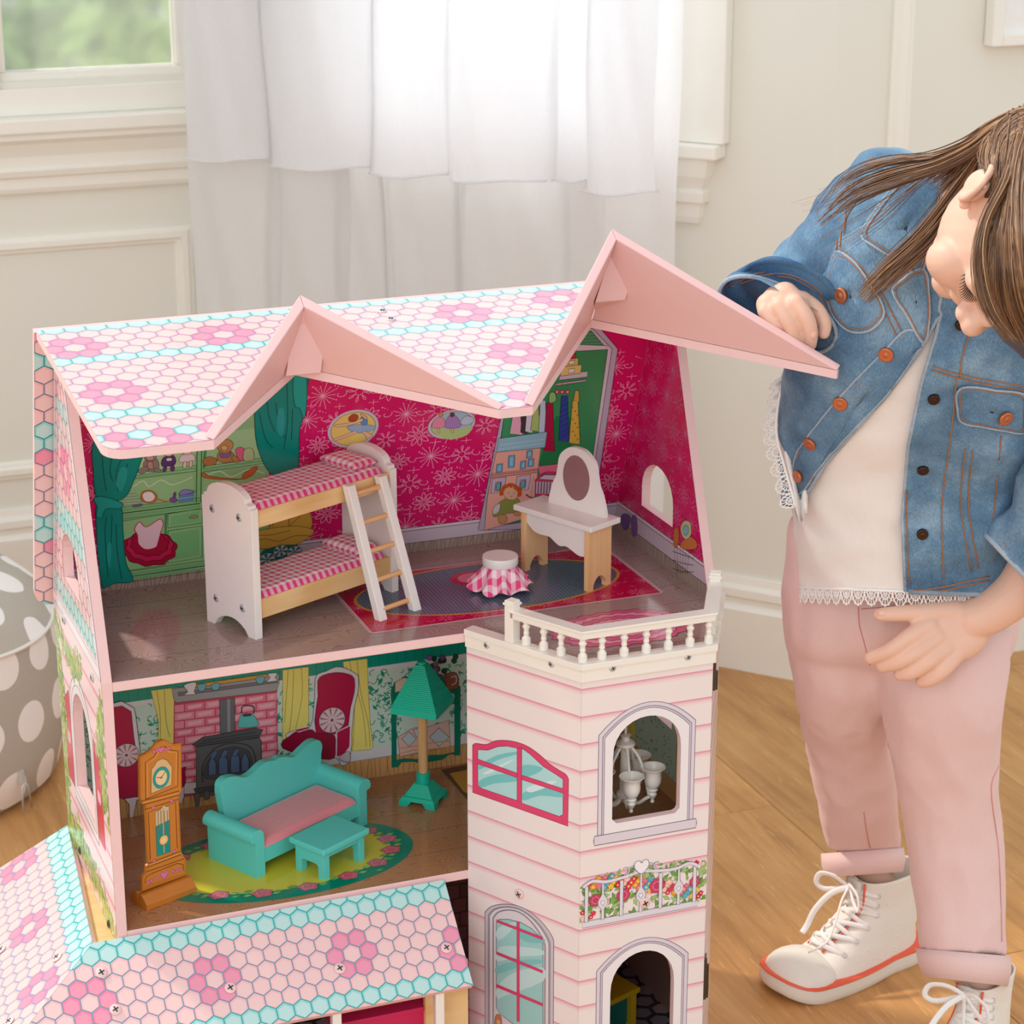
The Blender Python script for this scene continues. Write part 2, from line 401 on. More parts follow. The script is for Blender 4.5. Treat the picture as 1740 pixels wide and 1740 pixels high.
# window 1: casing, sash, sill, apron, pane
def bars(name, Fm, rects, mat='trim_paint', parent=None, bev=.003):
    m = MB()
    for u0, v0, d0, u1, v1, d1 in rects: m.box((u0, v0, d0), (u1, v1, d1), M=Fm)
    return m.build(name, mat, parent, bevel=bev)
win1 = bpy.data.objects.new('window_1', None); COL.objects.link(win1); struct(win1)
zs0 = w1(335, 205)[1]; zs1 = w1(335, 180)[1]; zap0 = w1(345, 307)[1]; xr = C12.x-X0-.004
s_ = .028
bars('sash', F1, [(wl-s_, wb-s_, -.06, wr+s_, wb, -.015), (wl-s_, wb, -.06, wl, wt, -.015), (wr, wb, -.06, wr+s_, wt, -.015), (wl-s_, wt, -.06, wr+s_, wt+s_, -.015)], parent=win1)
bars('casing', F1, [(wl-.1, zs1, 0, xr-.02, wb-s_-.0, .012), (wr+s_-.012, wb-s_, -.01, xr-.02, wt+.1, .012), (wr+s_+.01, wb-s_, 0, wr+s_+.022, wt+.1, .022), (wl-.14, wb-s_, 0, wl-s_+.012, wt+.1, .012), (wl-.14, wt+s_-.01, 0, xr-.02, wt+.12, .012)], parent=win1)
bars('sill', F1, [(0.2, zs0, 0, xr, zs1, .055)], parent=win1, bev=.004)
H_ = zs0-zap0
o = mould('apron', F1, .25, xr, [(zap0, 0), (zap0, .012), (zap0+H_*.08, .016), (zap0+H_*.25, .016), (zap0+H_*.28, .024), (zap0+H_*.38, .028), (zap0+H_*.42, .02), (zap0+H_*.6, .022), (zap0+H_*.82, .034), (zap0+H_*.9, .045), (zs0, .045), (zs0, 0)], win1)
t = NT('added_haze_glass'); t.base((1, 1, 1)); t.set(.12); t.b.inputs['Transmission Weight'].default_value = 1; t.b.inputs['IOR'].default_value = 1.3
tr = t.n('BsdfTranslucent', {'Color': (1, .99, .97, 1)}); mx = t.n('MixShader', {0: .16}); t.link(t.b.outputs[0], mx.inputs[1]); t.link(tr.outputs[0], mx.inputs[2]); t.link(mx.outputs[0], t.t.nodes['Material Output'].inputs[0]); M['glass'] = t.m  # milky mix puts the pale outdoor haze into the pane itself
m = MB(); m.box((wl, wb, -.04), (wr, wt, -.036), M=F1); m.build('pane', 'glass', win1)
# window 2 behind the curtain
win2 = bpy.data.objects.new('window_2', None); COL.objects.link(win2); struct(win2)
a0, a1 = W2H[0]; b0, b1 = W2H[2]
bars('casing', F2, [(b0-.0, a1-.02, 0, ce[0], b1+.1, .03), (a0-.1, a1-.02, 0, a0, b1+.1, .03), (a0-.1, b1, 0, ce[0], b1+.1, .03)], parent=win2)
zb = w2(1240, 268)[1]; za = w2(1235, 382)[1]
bars('sill', F2, [(a0-.12, zb, 0, ce[0]-.006, a1-.02, .05)], parent=win2, bev=.004)
hh = zb-za; prof = [(za, .008), (za, .014), (za+hh*.1, .018), (za+hh*.3, .02), (za+hh*.33, .028), (za+hh*.48, .03), (za+hh*.52, .022), (za+hh*.72, .034), (za+hh*.95, .04), (zb, .04)]
m = MB(); u0 = a0-.08; rows = []
for h, d in prof:
    ins = (.042-d)*.9+.012; rows.append([F2 @ V((u0, h, 0)), F2 @ V((u0, h, d)), F2 @ V((ce[0]-.012-ins, h, d)), F2 @ V((ce[0]-.012-ins, h, 0))])
m.grid(rows); m.add([rows[0][i] for i in range(4)], [(0, 1, 2, 3)]); m.build('apron', 'trim_paint', win2)
t = NT('clear_glass'); t.base((1, 1, 1)); t.set(.05); tp = t.n('BsdfTransparent'); mx = t.n('MixShader', {0: .9}); t.link(t.b.outputs[0], mx.inputs[1]); t.link(tp.outputs[0], mx.inputs[2]); t.link(mx.outputs[0], t.t.nodes['Material Output'].inputs[0]); M['clear_glass'] = t.m
m = MB(); m.box((a0, a1, -.05), (b0, b1, -.046), M=F2); m.build('pane', 'clear_glass', win2)
wc = F2 @ V(((a0+b0)/2, (a1+b1)/2+.2, -.9)); area('window_daylight', wc, F2 @ V(((a0+b0)/2, (a1+b1)/2-.2, 0)), 1.3, 30, (.93, .96, 1))
bars('sash', F2, [(a0, a1, -.07, a0+.03, b1, -.03), (b0-.03, a1, -.07, b0, b1, -.03), (a0, a1, -.07, b0, a1+.04, -.03), ((a0+b0)/2-.012, a1, -.07, (a0+b0)/2+.012, b1, -.03), (a0, b1-.03, -.07, b0, b1, -.03)], parent=win2)
# picture frame on the right wall
q = F3.inverted() @ P(1686, 80, 1, Y3-.03)
pf = thing('picture_frame', 'white framed picture on the wall above the child, cut off at the top right corner', 'picture', F3 @ V((q.x, q.y, 0)))
m = MB(); m.box((0, -.03, 0), (.022, -.002, .52)); m.box((.358, -.03, 0), (.38, -.002, .52)); m.box((.022, -.03, 0), (.358, -.002, .02)); m.box((.022, -.03, .5), (.358, -.002, .52)); m.build('frame', 'trim_paint', pf, bevel=.002)
m = MB(); m.box((.022, -.02, .02), (.358, -.016, .5)); M['mat'] = paint('mount_card', (240, 240, 238), .6); m.build('mount', 'mat', pf)
# trees outside window 1
t = NT('hedge_leaf'); nn = t.noise(t.coord('Object'), 3.2, 4, .6); oi = t.n('ObjectInfo')
t.base(t.ramp(nn, [(.32, rgb((120, 135, 120))), (.45, rgb((150, 190, 110))), (.62, rgb((190, 220, 140))), (.75, rgb((205, 215, 190)))])); t.set(.7); M['leaf'] = t.m
for i, (x, z, r) in enumerate([(-1.1, .25, .78), (.66, .35, .80)]):
    m = MB(); rr = random.Random(i)
    for k in range(5200):
        th = rr.uniform(0, 2*pi); ph = math.acos(rr.uniform(-1, 1)); R_ = r*rr.uniform(.75, 1.02)
        c = V((R_*sin(ph)*cos(th), R_*sin(ph)*sin(th)*.6, R_*cos(ph))); s0 = rr.uniform(.03, .06)
        a = V((rr.gauss(0, 1), rr.gauss(0, 1), rr.gauss(0, 1))).normalized(); b = a.orthogonal().normalized()
        m.add([c-a*s0*1.5, c-b*s0*.6, c+a*s0*1.5, c+b*s0*.6], [(0, 1, 2, 3)])
    o = m.build('garden_shrub', 'leaf', None, fix=False); o.location = (x, Y1+2.2, z+.4)
    tag(o, 'green shrub foliage outside the window, %s' % ('mostly past the left edge of the photo' if i == 0 else 'filling the visible pane'), 'shrub', 'shrubs outside the window', 'stuff')
# ---------------- curtain ----------------
t = NT('sheer_curtain'); nv = t.noise(t.coord('Object', (1, 1, .6)), 260, 2); t.base(t.mix(nv, rgb((240, 240, 243)), rgb((250, 250, 251)))); t.set(.8, spec=.1)
tl = t.n('BsdfTranslucent', {'Color': (.95, .96, .98, 1)}); mx = t.n('MixShader', {0: .5}); t.link(t.b.outputs[0], mx.inputs[1]); t.link(tl.outputs[0], mx.inputs[2])
tp = t.n('BsdfTransparent'); m2 = t.n('MixShader', {0: .05}); t.link(mx.outputs[0], m2.inputs[1]); t.link(tp.outputs[0], m2.inputs[2]); t.link(m2.outputs[0], t.t.nodes['Material Output'].inputs[0])
t.bump(t.noise(t.coord('Object', (1, 1, .35)), 40, 4, .6), .5, .004); M['sheer'] = t.m
QC = Q2+N2*.11                              # curtain plane
def cp(x, y): return PP(x, y, QC, N2)
ex = D2 if D2.dot(cr) > 0 else -D2
cur = thing('curtain', 'long white sheer two-tiered curtain hanging behind the dollhouse', 'curtain', (cp(740, 500).x, cp(740, 500).y, .03))
cinv = Matrix.Translation(-cur.location)
def strip(name, folds, ytop, hem, amp, base, parent):
    # folds: list of (left px, right px, bulge, hem row); each is a hanging pleat
    m = MB(); us = []; 
    for (xa, xb, b, hy) in folds:
        for j in range(15): 
            f = j/14; us.append((xa+(xb-xa)*f, base+b*amp*(sin(pi*(.08+.84*f))**.7), hy+ (2.5*sin(f*7+xa))))
    rows = []; nr = 40
    for r in range(nr+1):
        row = []
        for x, off, hy in us:
            bot = cp(x, hy); 
            if hem == 'floor': bot.z = .03
            top = bot.copy(); top.z = 2.5
            g = (r/nr)**1.3; p = bot.lerp(top, g)
            zz = p.z-bot.z
            wv = .006*sin(zz*7+x*.05)+.004*sin(zz*17+x*.11)
            p += N2*(off*(1-.35*g)+wv)+ex*(.010*sin(zz*3.1+x*.02))
            row.append(cinv @ p)
        rows.append(row)
    m.grid(rows); return m.build(name, 'sheer', parent, smooth='all')
low = [(352, 480, 1, 900), (480, 497, -.4, 900), (497, 582, 1, 900), (582, 600, -.5, 900), (600, 664, .8, 900), (664, 680, .1, 900), (680, 790, 1, 900), (790, 800, -.2, 900), (800, 955, 1.2, 900), (955, 1032, -.5, 900), (1032, 1138, .9, 900)]
up = [(338, 482, 1.1, 263), (482, 500, .1, 266), (482, 655, 1.1, 277), (655, 662, .2, 280), (652, 792, 1.2, 289), (792, 955, 1.7, 296), (953, 1012, -.1, 303), (1010, 1141, 1.2, 318)]
strip('lower_tier', low, 0, 'floor', .03, .0, cur)
strip('upper_tier', up, 0, 'hem', .032, .035, cur)
m = MB()
for (xa, xb, b, hy) in up:
    if xb-xa < 25: continue
    pts = [cp(xa+(xb-xa)*j/14, hy+2.5*sin(j/14*7+xa))+N2*(.035+b*.032*(sin(pi*(.08+.84*j/14))**.7)+.0035)+ex*0 for j in range(15)]
    m.tube([cinv @ p for p in pts], .0022, 6)
m.build('hem_stitching', 'sheer', cur, smooth='all')
m = MB(); m.tube([cinv @ (cp(300, 500)*1.0+V((0, 0, 2.52-cp(300, 500).z))), cinv @ (cp(1180, 500)+V((0, 0, 2.52-cp(1180, 500).z)))], .014, 16); m.build('curtain_rod', 'steel', cur, smooth=True)
# ---------------- spotted pouf ----------------
t = NT('spotted_canvas'); u = t.n('UVMap'); sep = t.n('SeparateXYZ'); t.link(u.outputs[0], sep.inputs[0])
px_, py_ = .098, .107
ry_ = t.math('DIVIDE', sep.outputs[1], py_); row = t.math('FLOOR', ry_); sh = t.math('MULTIPLY', t.math('MODULO', t.math('ADD', row, 100), 2), .5)
rx_ = t.math('ADD', t.math('DIVIDE', sep.outputs[0], px_), sh); fx = t.math('SUBTRACT', t.math('FRACT', t.math('ADD', rx_, 50.0)), .5); fy = t.math('SUBTRACT', t.math('FRACT', t.math('ADD', ry_, 50.0)), .5)
dd = t.math('SQRT', t.math('ADD', t.math('POWER', t.math('MULTIPLY', fx, px_), 2), t.math('POWER', t.math('MULTIPLY', fy, py_), 2)))
k = t.math('LESS_THAN', dd, .034)
wv = t.noise(t.coord('Object'), 400, 2); g = t.mix(wv, rgb((176, 169, 156)), rgb((190, 184, 172)))
t.base(t.mix(k, g, rgb((240, 236, 232)))); t.set(.85, spec=.15); t.bump(wv, .3, .0008); M['spots'] = t.m
R_ = .285; bf = P(-160, 1432, 2, 0); cc = V((bf.x+.012, bf.y+R_*.93, 0))
pouf = thing('pouf', 'grey canvas pouf with white polka dots beside the window wall', 'pouf', cc)
zr = .280
def cloth(prof, name, sq=0):
    me_rows = []; n = 72; uvs = []; acc = 0
    m = MB()
    for j, (r, z) in enumerate(prof):
        if j: acc += sqrt((r-prof[j-1][0])**2+(z-prof[j-1][1])**2)
        rw = []
        for i in range(n+1):
            a = 2*pi*i/n; wr = 1+.012*sin(a*5+z*20)*(.5 if r > .1 else 0)
            rw.append(V((r*wr*cos(a), r*wr*sin(a), z+(.006*sin(a*3) if z > zr-.01 else 0))))
            uvs.append((a*R_ if name == 'side_panel' else rw[-1].x, acc if name == 'side_panel' else rw[-1].y))
        me_rows.append(rw)
    m.grid(me_rows); o = m.build(name, 'spots', pouf, smooth='all', fix=False)
    uvl = o.data.uv_layers.new(name='UVMap')
    for l in o.data.loops: uvl.data[l.index].uv = uvs[l.vertex_index]
    return o
cloth([(R_-.03, .0), (R_-.008, .018), (R_+.004, .08), (R_+.008, .14), (R_+.002, .22), (R_-.004, zr)], 'side_panel')
cloth([(R_-.004, zr), (R_-.018, zr+.022), (R_-.05, zr+.050), (R_-.11, zr+.076), (.08, zr+.090), (.001, zr+.094)], 'top_panel')
m = MB(); ring = [V(((R_-.002)*(1+.012*sin(a*5+zr*20)*.5)*cos(a), (R_-.002)*(1+.012*sin(a*5+zr*20)*.5)*sin(a), zr+.006*sin(a*3))) for a in (2*pi*i/72 for i in range(73))]
m.tube(ring, .0035, 8); m.build('seam_piping', 'wall_paint', pouf, smooth='all')
zp = P(55, 1372, 2, .015)-cc; zd = V((zp.x, zp.y, 0)).normalized(); zq = zd*(R_+.004); tn = V((-zd.y, zd.x, 0))
m = MB(); m.tube([zq+V((0, 0, .075)), zq*.995+V((0, 0, .055))], .006, 10); m.build('zipper_slider', 'steel', pouf, smooth=True)
m = MB(); c0 = zq+zd*.006
loop = [c0+V((0, 0, .055)), c0+tn*.006+V((0, 0, .05)), c0+tn*.0135+V((0, 0, .008)), c0-tn*.0085+V((0, 0, .008)), c0-tn*.006+V((0, 0, .05)), c0+V((0, 0, .055))]
m.tube(loop, .0016, 8); m.build('zipper_pull', 'steel', pouf, smooth='all')
# ================= THE DOLLHOUSE =================
W, D, H, T = .74, .29474, .3127, .012
ZA, ZL, ZG = ZO, ZO-H, .014                 # attic, living and ground floor tops
house = thing('dollhouse', 'tall pink wooden dollhouse with open hexagon-tiled roof and a bay tower', 'dollhouse')
CRIM, DOOD = (222, 20, 108), (244, 180, 212)
RY, RZ, RX0, RX1 = .1474, .374+ZO, -.034, .792     # roof ridge
BL = V((0, .106, -.287)).normalized()       # slope of the gable
def side_profile(): return [(0, -.64), (D, -.64), (D, 0), (RY+.02, .352), (RY-.02, .352), (0, 0)]
def arch(u0, u1, v0, v1, n=12, ear=.0):     # flat-bottomed arch, spring at v1-(u1-u0)*.5
    r = (u1-u0)/2; c = (u0+u1)/2; h = min(r, (v1-v0)*.6)
    return [(u0, v0), (u1, v0)]+[(c+r*cos(pi*k/n), v1-h+h*sin(pi*k/n)) for k in range(n+1)]
FW = Fr((0, 0, ZO), (0, 1, 0), (0, 0, 1))   # side walls: u = Y, v = height above attic floor, normal +X
# hole in the right wall (seen from inside)
wy = [tuple((q.y, q.z-ZO)) for q in (PP(x, y, (W, 0, 0), (1, 0, 0)) for x, y in K3([(775, 1268), (768, 1130), (785, 1095), (822, 1080), (865, 1105), (897, 1165), (905, 1215), (905, 1340), (895, 1345)]))]
u0 = min(a for a, b in wy); u1 = max(a for a, b in wy); v0 = min(b for a, b in wy); v1 = max(b for a, b in wy)
holeA = arch(u0, u1, v0, v1)
lo_u0, lo_u1, lo_v0, lo_v1 = .095, .205, -.215, -.075    # living-room side window
holeL = arch(lo_u0, lo_u1, lo_v0, lo_v1)
m = MB(); m.prism(side_profile(), -T, 0, M=FW, holes=[holeA, holeL]); lw = m.build('left_wall', 'pink_edge', house)
m = MB(); m.prism(side_profile(), W, W+T, M=FW, holes=[holeA, holeL]); rw = m.build('right_wall', 'pink_edge', house)
# back walls (lower upright, attic leaning)
m = MB(); m.box((0, D, 0.01), (W, D+.006, ZA)); bwl = m.build('lower_back_wall', 'pink_board', house)
NB = V((0, BL.z, -BL.y))                    # normal of attic back wall (toward front/down)
if NB.y > 0: NB = -NB
m = MB(); m.prism([(0, 0), (W, 0), (W, .366), (0, .366)], -.006, 0, M=Fr((0, D, ZA), (1, 0, 0), -BL)); bwa = m.build('attic_back_wall', 'pink_board', house)
# floors with the bay
T0, T1, T2, T3 = (.423, 0), (.507, -.152), (.673, -.152), (.757, 0)
bay = [(0, 0), (T0[0]+.008, 0), (T1[0]+.006, T1[1]+.01), (T2[0]-.006, T2[1]+.01), (W, -.02), (W, D), (0, D)]
floors = {}
for nm, z in (('attic_floor', ZA), ('living_floor', ZL), ('ground_floor', ZG)):
    m = MB(); m.prism(bay, z-T, z); floors[nm] = m.build(nm, 'pink_edge', house, bevel=.001, seg=1)
# ---- wallpaper doodles ----
def doodles(pr, u0, u1, v0, v1, col=DOOD, step=.043, w=.0008, seed=1, scale=1):
    r = random.Random(seed); pr.lay(); k = 0; j = 0
    v = v0+step*.3
    while v < v1:
        u = u0+step*(.3+.5*(j % 2)); i = 0
        while u < u1:
            cx, cy = u+r.uniform(-.004, .004), v+r.uniform(-.004, .004); s = .017*scale*r.uniform(.85, 1.1); t0 = r.uniform(0, 1); kind = (i+2*j) % 3
            if kind == 0:
                for q in range(9):
                    a = t0+2*pi*q/9; pts = [(cx+s*(.25+.75*f)*cos(a)+s*.17*sin(pi*f)*sg*-sin(a), cy+s*(.25+.75*f)*sin(a)+s*.17*sin(pi*f)*sg*cos(a)) for sg, fs in ((1, (0, .3, .6, .85, 1)), (-1, (1, .85, .6, .3, 0))) for f in fs]
                    pr.line(pts, w, col, False)
                pr.line([(cx+s*.17*cos(a), cy+s*.17*sin(a)) for a in (2*pi*q/8 for q in range(9))], w, col, False)
            elif kind == 1:
                for q in range(14):
                    a = t0+2*pi*q/14; e = s*(1.05 if q % 2 else .8); pr.line([(cx, cy), (cx+e*cos(a), cy+e*sin(a))], w*.9, col, False); pr.disk((cx+e*1.08*cos(a), cy+e*1.08*sin(a)), w*1.1, col, n=6, lay=False)
            else:
                for q in range(8):
                    a = t0+2*pi*q/8; pr.line([(cx+s*.35*cos(a), cy+s*.35*sin(a)), (cx+s*.75*cos(a+.12), cy+s*.75*sin(a+.12)), (cx+s*.9*cos(a), cy+s*.9*sin(a)), (cx+s*.75*cos(a-.12), cy+s*.75*sin(a-.12)), (cx+s*.35*cos(a), cy+s*.35*sin(a))], w, col, False)
                pr.line([(cx+s*.3*cos(a), cy+s*.3*sin(a)) for a in (2*pi*q/8 for q in range(9))], w, col, False)
            # curl beside it
            c2 = (cx+step*.5, cy+step*.02); fl_ = 1 if (i+j) % 2 else -1; ro = r.uniform(-.5, .5)
            pts = []
            for q in range(15):
                a = -2.6*pi*.5+q*.32; rad = s*(.14+.055*q); 
                pts.append((c2[0]+fl_*rad*.62*cos(a+ro), c2[1]+rad*.5*sin(a+ro)))
            pr.line(pts, w, col, False)
            for q in range(3): pr.disk((c2[0]-fl_*s*.4+q*s*.25, c2[1]+s*(.75-.12*q)), w*(1.4-.3*q), col, n=6, lay=False)
            d2 = (cx+step*.08, cy+step*.5)
            pr.line([(d2[0]-s*.45, d2[1]), (d2[0]+s*.45, d2[1])], w*.8, col, False); pr.line([(d2[0], d2[1]-s*.3), (d2[0], d2[1]+s*.3)], w*.8, col, False)
            u += step*1.0; i += 1
        v += step*.86; j += 1
def hatch(pr, u0, u1, v0, v1, bgc, lc, n, seed=3, w=.0006):
    r = random.Random(seed); pr.poly([(u0, v0), (u1, v0), (u1, v1), (u0, v1)], bgc); pr.lay()
    for k in range(n):
        u = u0+(u1-u0)*(k+r.random()*.6)/n; b = r.uniform(-.004, .004)
        pr.line([(u, v0), (u+b*.5, (v0+v1)/2), (u+b, v1)], w, lc, False)
# ---- attic back wall print ----
cvA = [(0.0005, 0), (W-.0005, 0), (W-.0005, .36), (.0005, .36)]
pa = Pr((0, D, ZA), (1, 0, 0), -BL, cv=[cvA])
B = lambda pts, K=K1: pa.uv(pts, K)
pa.poly(cvA, CRIM); doodles(pa, .0, W, .03, .3)
hatch(pa, 0, W, 0, .016, (178, 160, 148), (92, 78, 72), 150)
pa.poly([(0, .016), (W, .016), (W, .037), (0, .037)], (216, 206, 222)); pa.poly([(0, .0375), (W, .0375), (W, .042), (0, .042)], (236, 228, 236))
for v in (.016, .037, .042): pa.line([(0, v), (W, v)], .0008, (60, 50, 60))
LK = (35, 70, 50)
GRN, GR2, GR3 = (148, 200, 140), (120, 190, 128), (60, 165, 90)
# green dresser / shelves
pa.poly(B([(470, 830), (1250, 640), (1250, 1390), (520, 1515), (440, 1480)]), GRN)
def shelf(a, b, c=GR2, w=.0008): pa.line(B([a, b]), w*5, c); pa.line(B([(a[0], a[1]-14), (b[0], b[1]-14)]), w, LK, False); pa.line(B([(a[0], a[1]+14), (b[0], b[1]+14)]), w, LK, False)
pa.poly(B([(560, 820), (880, 780), (870, 960), (560, 985)]), (180, 220, 165)); pa.poly(B([(920, 780), (1235, 730), (1220, 930), (915, 955)]), (170, 214, 158))
pa.poly(B([(560, 1010), (865, 970), (865, 1100), (520, 1150)]), (158, 208, 148)); pa.poly(B([(920, 830), (935, 830), (925, 950), (912, 955)]), GR3); pa.poly(B([(918, 1000), (1250, 950), (1250, 1090), (918, 1150)]), (158, 208, 148))
pa.line(B(smooth([(560, 1040), (610, 1010), (640, 1040), (700, 1005), (760, 1030), (860, 990)], 3)), .0016, (205, 235, 200)); pa.line(B(smooth([(930, 985), (1000, 960), (1060, 990), (1150, 950), (1230, 975)], 3)), .0016, (205, 235, 200))
for a, b in (((560, 985), (880, 945)), ((915, 950), (1235, 905)), ((505, 1160), (900, 1110)), ((505, 1190), (900, 1140)), ((540, 1485), (930, 1430)), ((550, 1510), (930, 1455))): shelf(a, b)
for pts in ([(885, 790), (880, 1120)], [(908, 790), (903, 1120)], [(500, 1215), (722, 1180), (715, 1440), (520, 1470)], [(735, 1178), (910, 1150), (910, 1225), (735, 1250), (735, 1178)], [(735, 1265), (910, 1240), (910, 1400), (735, 1430), (735, 1265)], [(728, 1175), (722, 1440)]): pa.line(B(pts), .0011, (30, 110, 60))
pa.poly(B([(750, 1190), (895, 1165), (895, 1215), (750, 1238)]), (130, 196, 132)); pa.poly(B([(750, 1278), (895, 1255), (895, 1390), (750, 1415)]), (124, 192, 128))
pa.outl(B(smooth([(842, 1200), (855, 1187), (880, 1185), (888, 1196), (865, 1201)], 3)), (170, 150, 100), LK, .0006)
# toys on the shelves
def blob(pts, fill, line=(70, 45, 40), w=.0006, K=K1, n=3): pa.outl(B(smooth(pts, n, True), K), fill, line, w)
blob([(610, 920), (640, 895), (680, 900), (690, 945), (660, 965), (620, 950)], (150, 135, 130)); blob([(615, 875), (640, 855), (672, 868), (672, 900), (640, 910), (618, 900)], (158, 142, 136)); blob([(625, 885), (645, 878), (665, 890), (655, 905), (632, 903)], (205, 165, 150)); blob([(583, 955), (625, 935), (640, 950), (600, 975)], (150, 135, 130)); blob([(665, 945), (695, 950), (700, 965), (670, 962)], (150, 135, 130)); blob([(632, 915), (655, 912), (660, 945), (635, 945)], (190, 150, 135))
blob([(712, 890), (765, 880), (772, 925), (705, 935)], (100, 60, 125)); blob([(720, 855), (755, 845), (765, 870), (740, 885), (715, 875)], (240, 205, 180)); blob([(700, 860), (725, 838), (765, 838), (775, 860), (740, 850)], (165, 60, 40)); blob([(715, 935), (728, 935), (725, 960), (708, 962)], (110, 60, 130)); blob([(750, 930), (765, 928), (768, 955), (750, 958)], (110, 60, 130)); blob([(728, 895), (752, 892), (755, 905), (730, 908)], (225, 235, 225))
blob([(805, 880), (860, 872), (872, 905), (795, 915)], (240, 220, 225)); blob([(815, 850), (850, 842), (855, 868), (832, 876), (812, 868)], (245, 215, 190)); blob([(800, 862), (815, 832), (855, 832), (868, 862), (850, 848), (815, 850)], (200, 170, 90)); blob([(815, 915), (830, 912), (828, 940), (812, 944)], (240, 215, 195)); blob([(845, 910), (858, 908), (858, 936), (844, 938)], (240, 215, 195))
BR = (196, 140, 84)
blob([(990, 870), (1020, 850), (1060, 862), (1080, 900), (1030, 918), (990, 905)], BR); blob([(983, 820), (1000, 802), (1050, 800), (1068, 825), (1055, 855), (1020, 868), (992, 850)], (205, 150, 92)); blob([(1005, 835), (1030, 828), (1042, 845), (1018, 856)], (225, 185, 130)); blob([(912, 905), (945, 885), (985, 900), (975, 925), (930, 932)], (186, 128, 74)); blob([(1065, 880), (1100, 895), (1095, 915), (1065, 910)], BR); blob([(1000, 870), (1030, 875), (1055, 862), (1050, 885), (1010, 890)], (140, 110, 190))
blob([(1080, 850), (1110, 838), (1130, 860), (1120, 905), (1095, 900)], (230, 110, 140)); blob([(1125, 850), (1165, 845), (1172, 900), (1122, 905)], (190, 205, 150))
blob([(915, 965), (950, 985), (1100, 1000), (1120, 975), (1180, 935), (1190, 950), (1130, 1000), (960, 1000), (910, 985)], (206, 110, 60)); 
for k in range(4): pa.outl(B([(515-8*k, 1080+14*k), (575+10*k, 1072+14*k), (580+10*k, 1086+14*k), (512-8*k, 1094+14*k)]), (168, 205, 160), (60, 110, 70), .0005)
pa.outl(B(smooth([(597, 1085), (610, 1062), (650, 1058), (680, 1085), (672, 1115), (630, 1122), (602, 1108)], 3, True)), (200, 120, 70), (110, 60, 40), .0006); pa.poly(B(smooth([(606, 1085), (618, 1068), (648, 1066), (668, 1088), (655, 1110), (622, 1112)], 3, True)), (244, 240, 238))
pa.line(B([(678, 1102), (740, 1118)]), .0018, (200, 120, 70)); blob([(745, 1100), (765, 1092), (782, 1105), (772, 1118), (750, 1116)], (140, 90, 170)); blob([(765, 1070), (775, 1068), (773, 1092), (763, 1092)], (120, 80, 160)); blob([(557, 1132), (600, 1126), (600, 1136), (560, 1142)], (130, 100, 160))
for k in range(4): pa.outl(B([(790, 1078+12*k-8), (866, 1062+12*k-4), (866, 1074+12*k-4), (790, 1090+12*k-8)]), (110, 150, 200) if k % 2 else (140, 175, 215), (50, 70, 120), .0005)
blob([(792, 1080), (815, 1052), (866, 1060), (866, 1066)], (150, 140, 205))
# tutu dress
RD = (196, 20, 70)
for k, (s, c) in enumerate(((1.0, (170, 10, 56)), (.86, (205, 30, 82)), (.7, (176, 12, 60)))):
    cx, cy = 642, 1355-k*12; pts = []
    for q in range(40):
        a = 2*pi*q/40; wv = 1+.05*sin(q*4.7); pts.append((cx+s*138*wv*cos(a), cy+s*88*wv*sin(a)))
    pa.outl(B(pts), c, (80, 0, 30), .0008)
blob([(565, 1255), (590, 1218), (625, 1245), (690, 1205), (712, 1225), (700, 1265), (685, 1320), (672, 1348), (620, 1358), (585, 1330), (580, 1285)], (240, 205, 215), RD, .0011)
# teal curtains
TL, TL2, TLD = (0, 150, 138), (20, 176, 166), (0, 66, 70)
blob([(375, 790), (640, 770), (600, 900), (560, 1010), (505, 1100), (380, 1105), (355, 960)], TL, TLD, .0009, n=4)
blob([(378, 1120), (490, 1130), (505, 1250), (520, 1420), (552, 1490), (548, 1525), (470, 1530), (420, 1550), (400, 1545), (380, 1400), (370, 1250)], TL, TLD, .0009, n=4)
blob([(355, 1100), (400, 1088), (500, 1120), (490, 1150), (420, 1150), (400, 1195), (370, 1190), (375, 1140)], TL2, TLD, .0009)
for pts in ([(400, 860), (405, 960), (420, 1060)], [(450, 870), (440, 960), (455, 1010)], [(495, 900), (470, 980), (480, 1060)], [(530, 920), (510, 980)], [(420, 1190), (415, 1300), (430, 1500)], [(450, 1180), (445, 1330)], [(470, 1230), (478, 1380), (500, 1510)]): pa.line(B(smooth(pts, 4)), .0009, TLD)
for pts in ([(500, 940), (530, 960), (500, 1060), (470, 1020)], [(430, 1330), (445, 1330), (440, 1450), (425, 1400)]): pa.poly(B(smooth(pts, 4, True)), (30, 172, 165))
blob([(1160, 420), (1440, 400), (1440, 560), (1425, 680), (1405, 760), (1395, 960), (1330, 975), (1255, 968), (1190, 830), (1175, 650)], TL, TLD, .0009, n=4)
blob([(1375, 480), (1440, 470), (1440, 640), (1425, 690), (1408, 640), (1380, 620)], TL2, TLD, .0009)
for pts in ([(1200, 660), (1230, 790), (1270, 840)], [(1285, 610), (1300, 720), (1330, 790)], [(1340, 500), (1345, 700), (1325, 850)], [(1370, 640), (1365, 800)], [(1240, 600), (1250, 680), (1280, 760)]): pa.line(B(smooth(pts, 4)), .0009, TLD)
pa.poly(B(smooth([(1300, 640), (1330, 660), (1320, 780), (1290, 740)], 4, True)), (35, 170, 168))
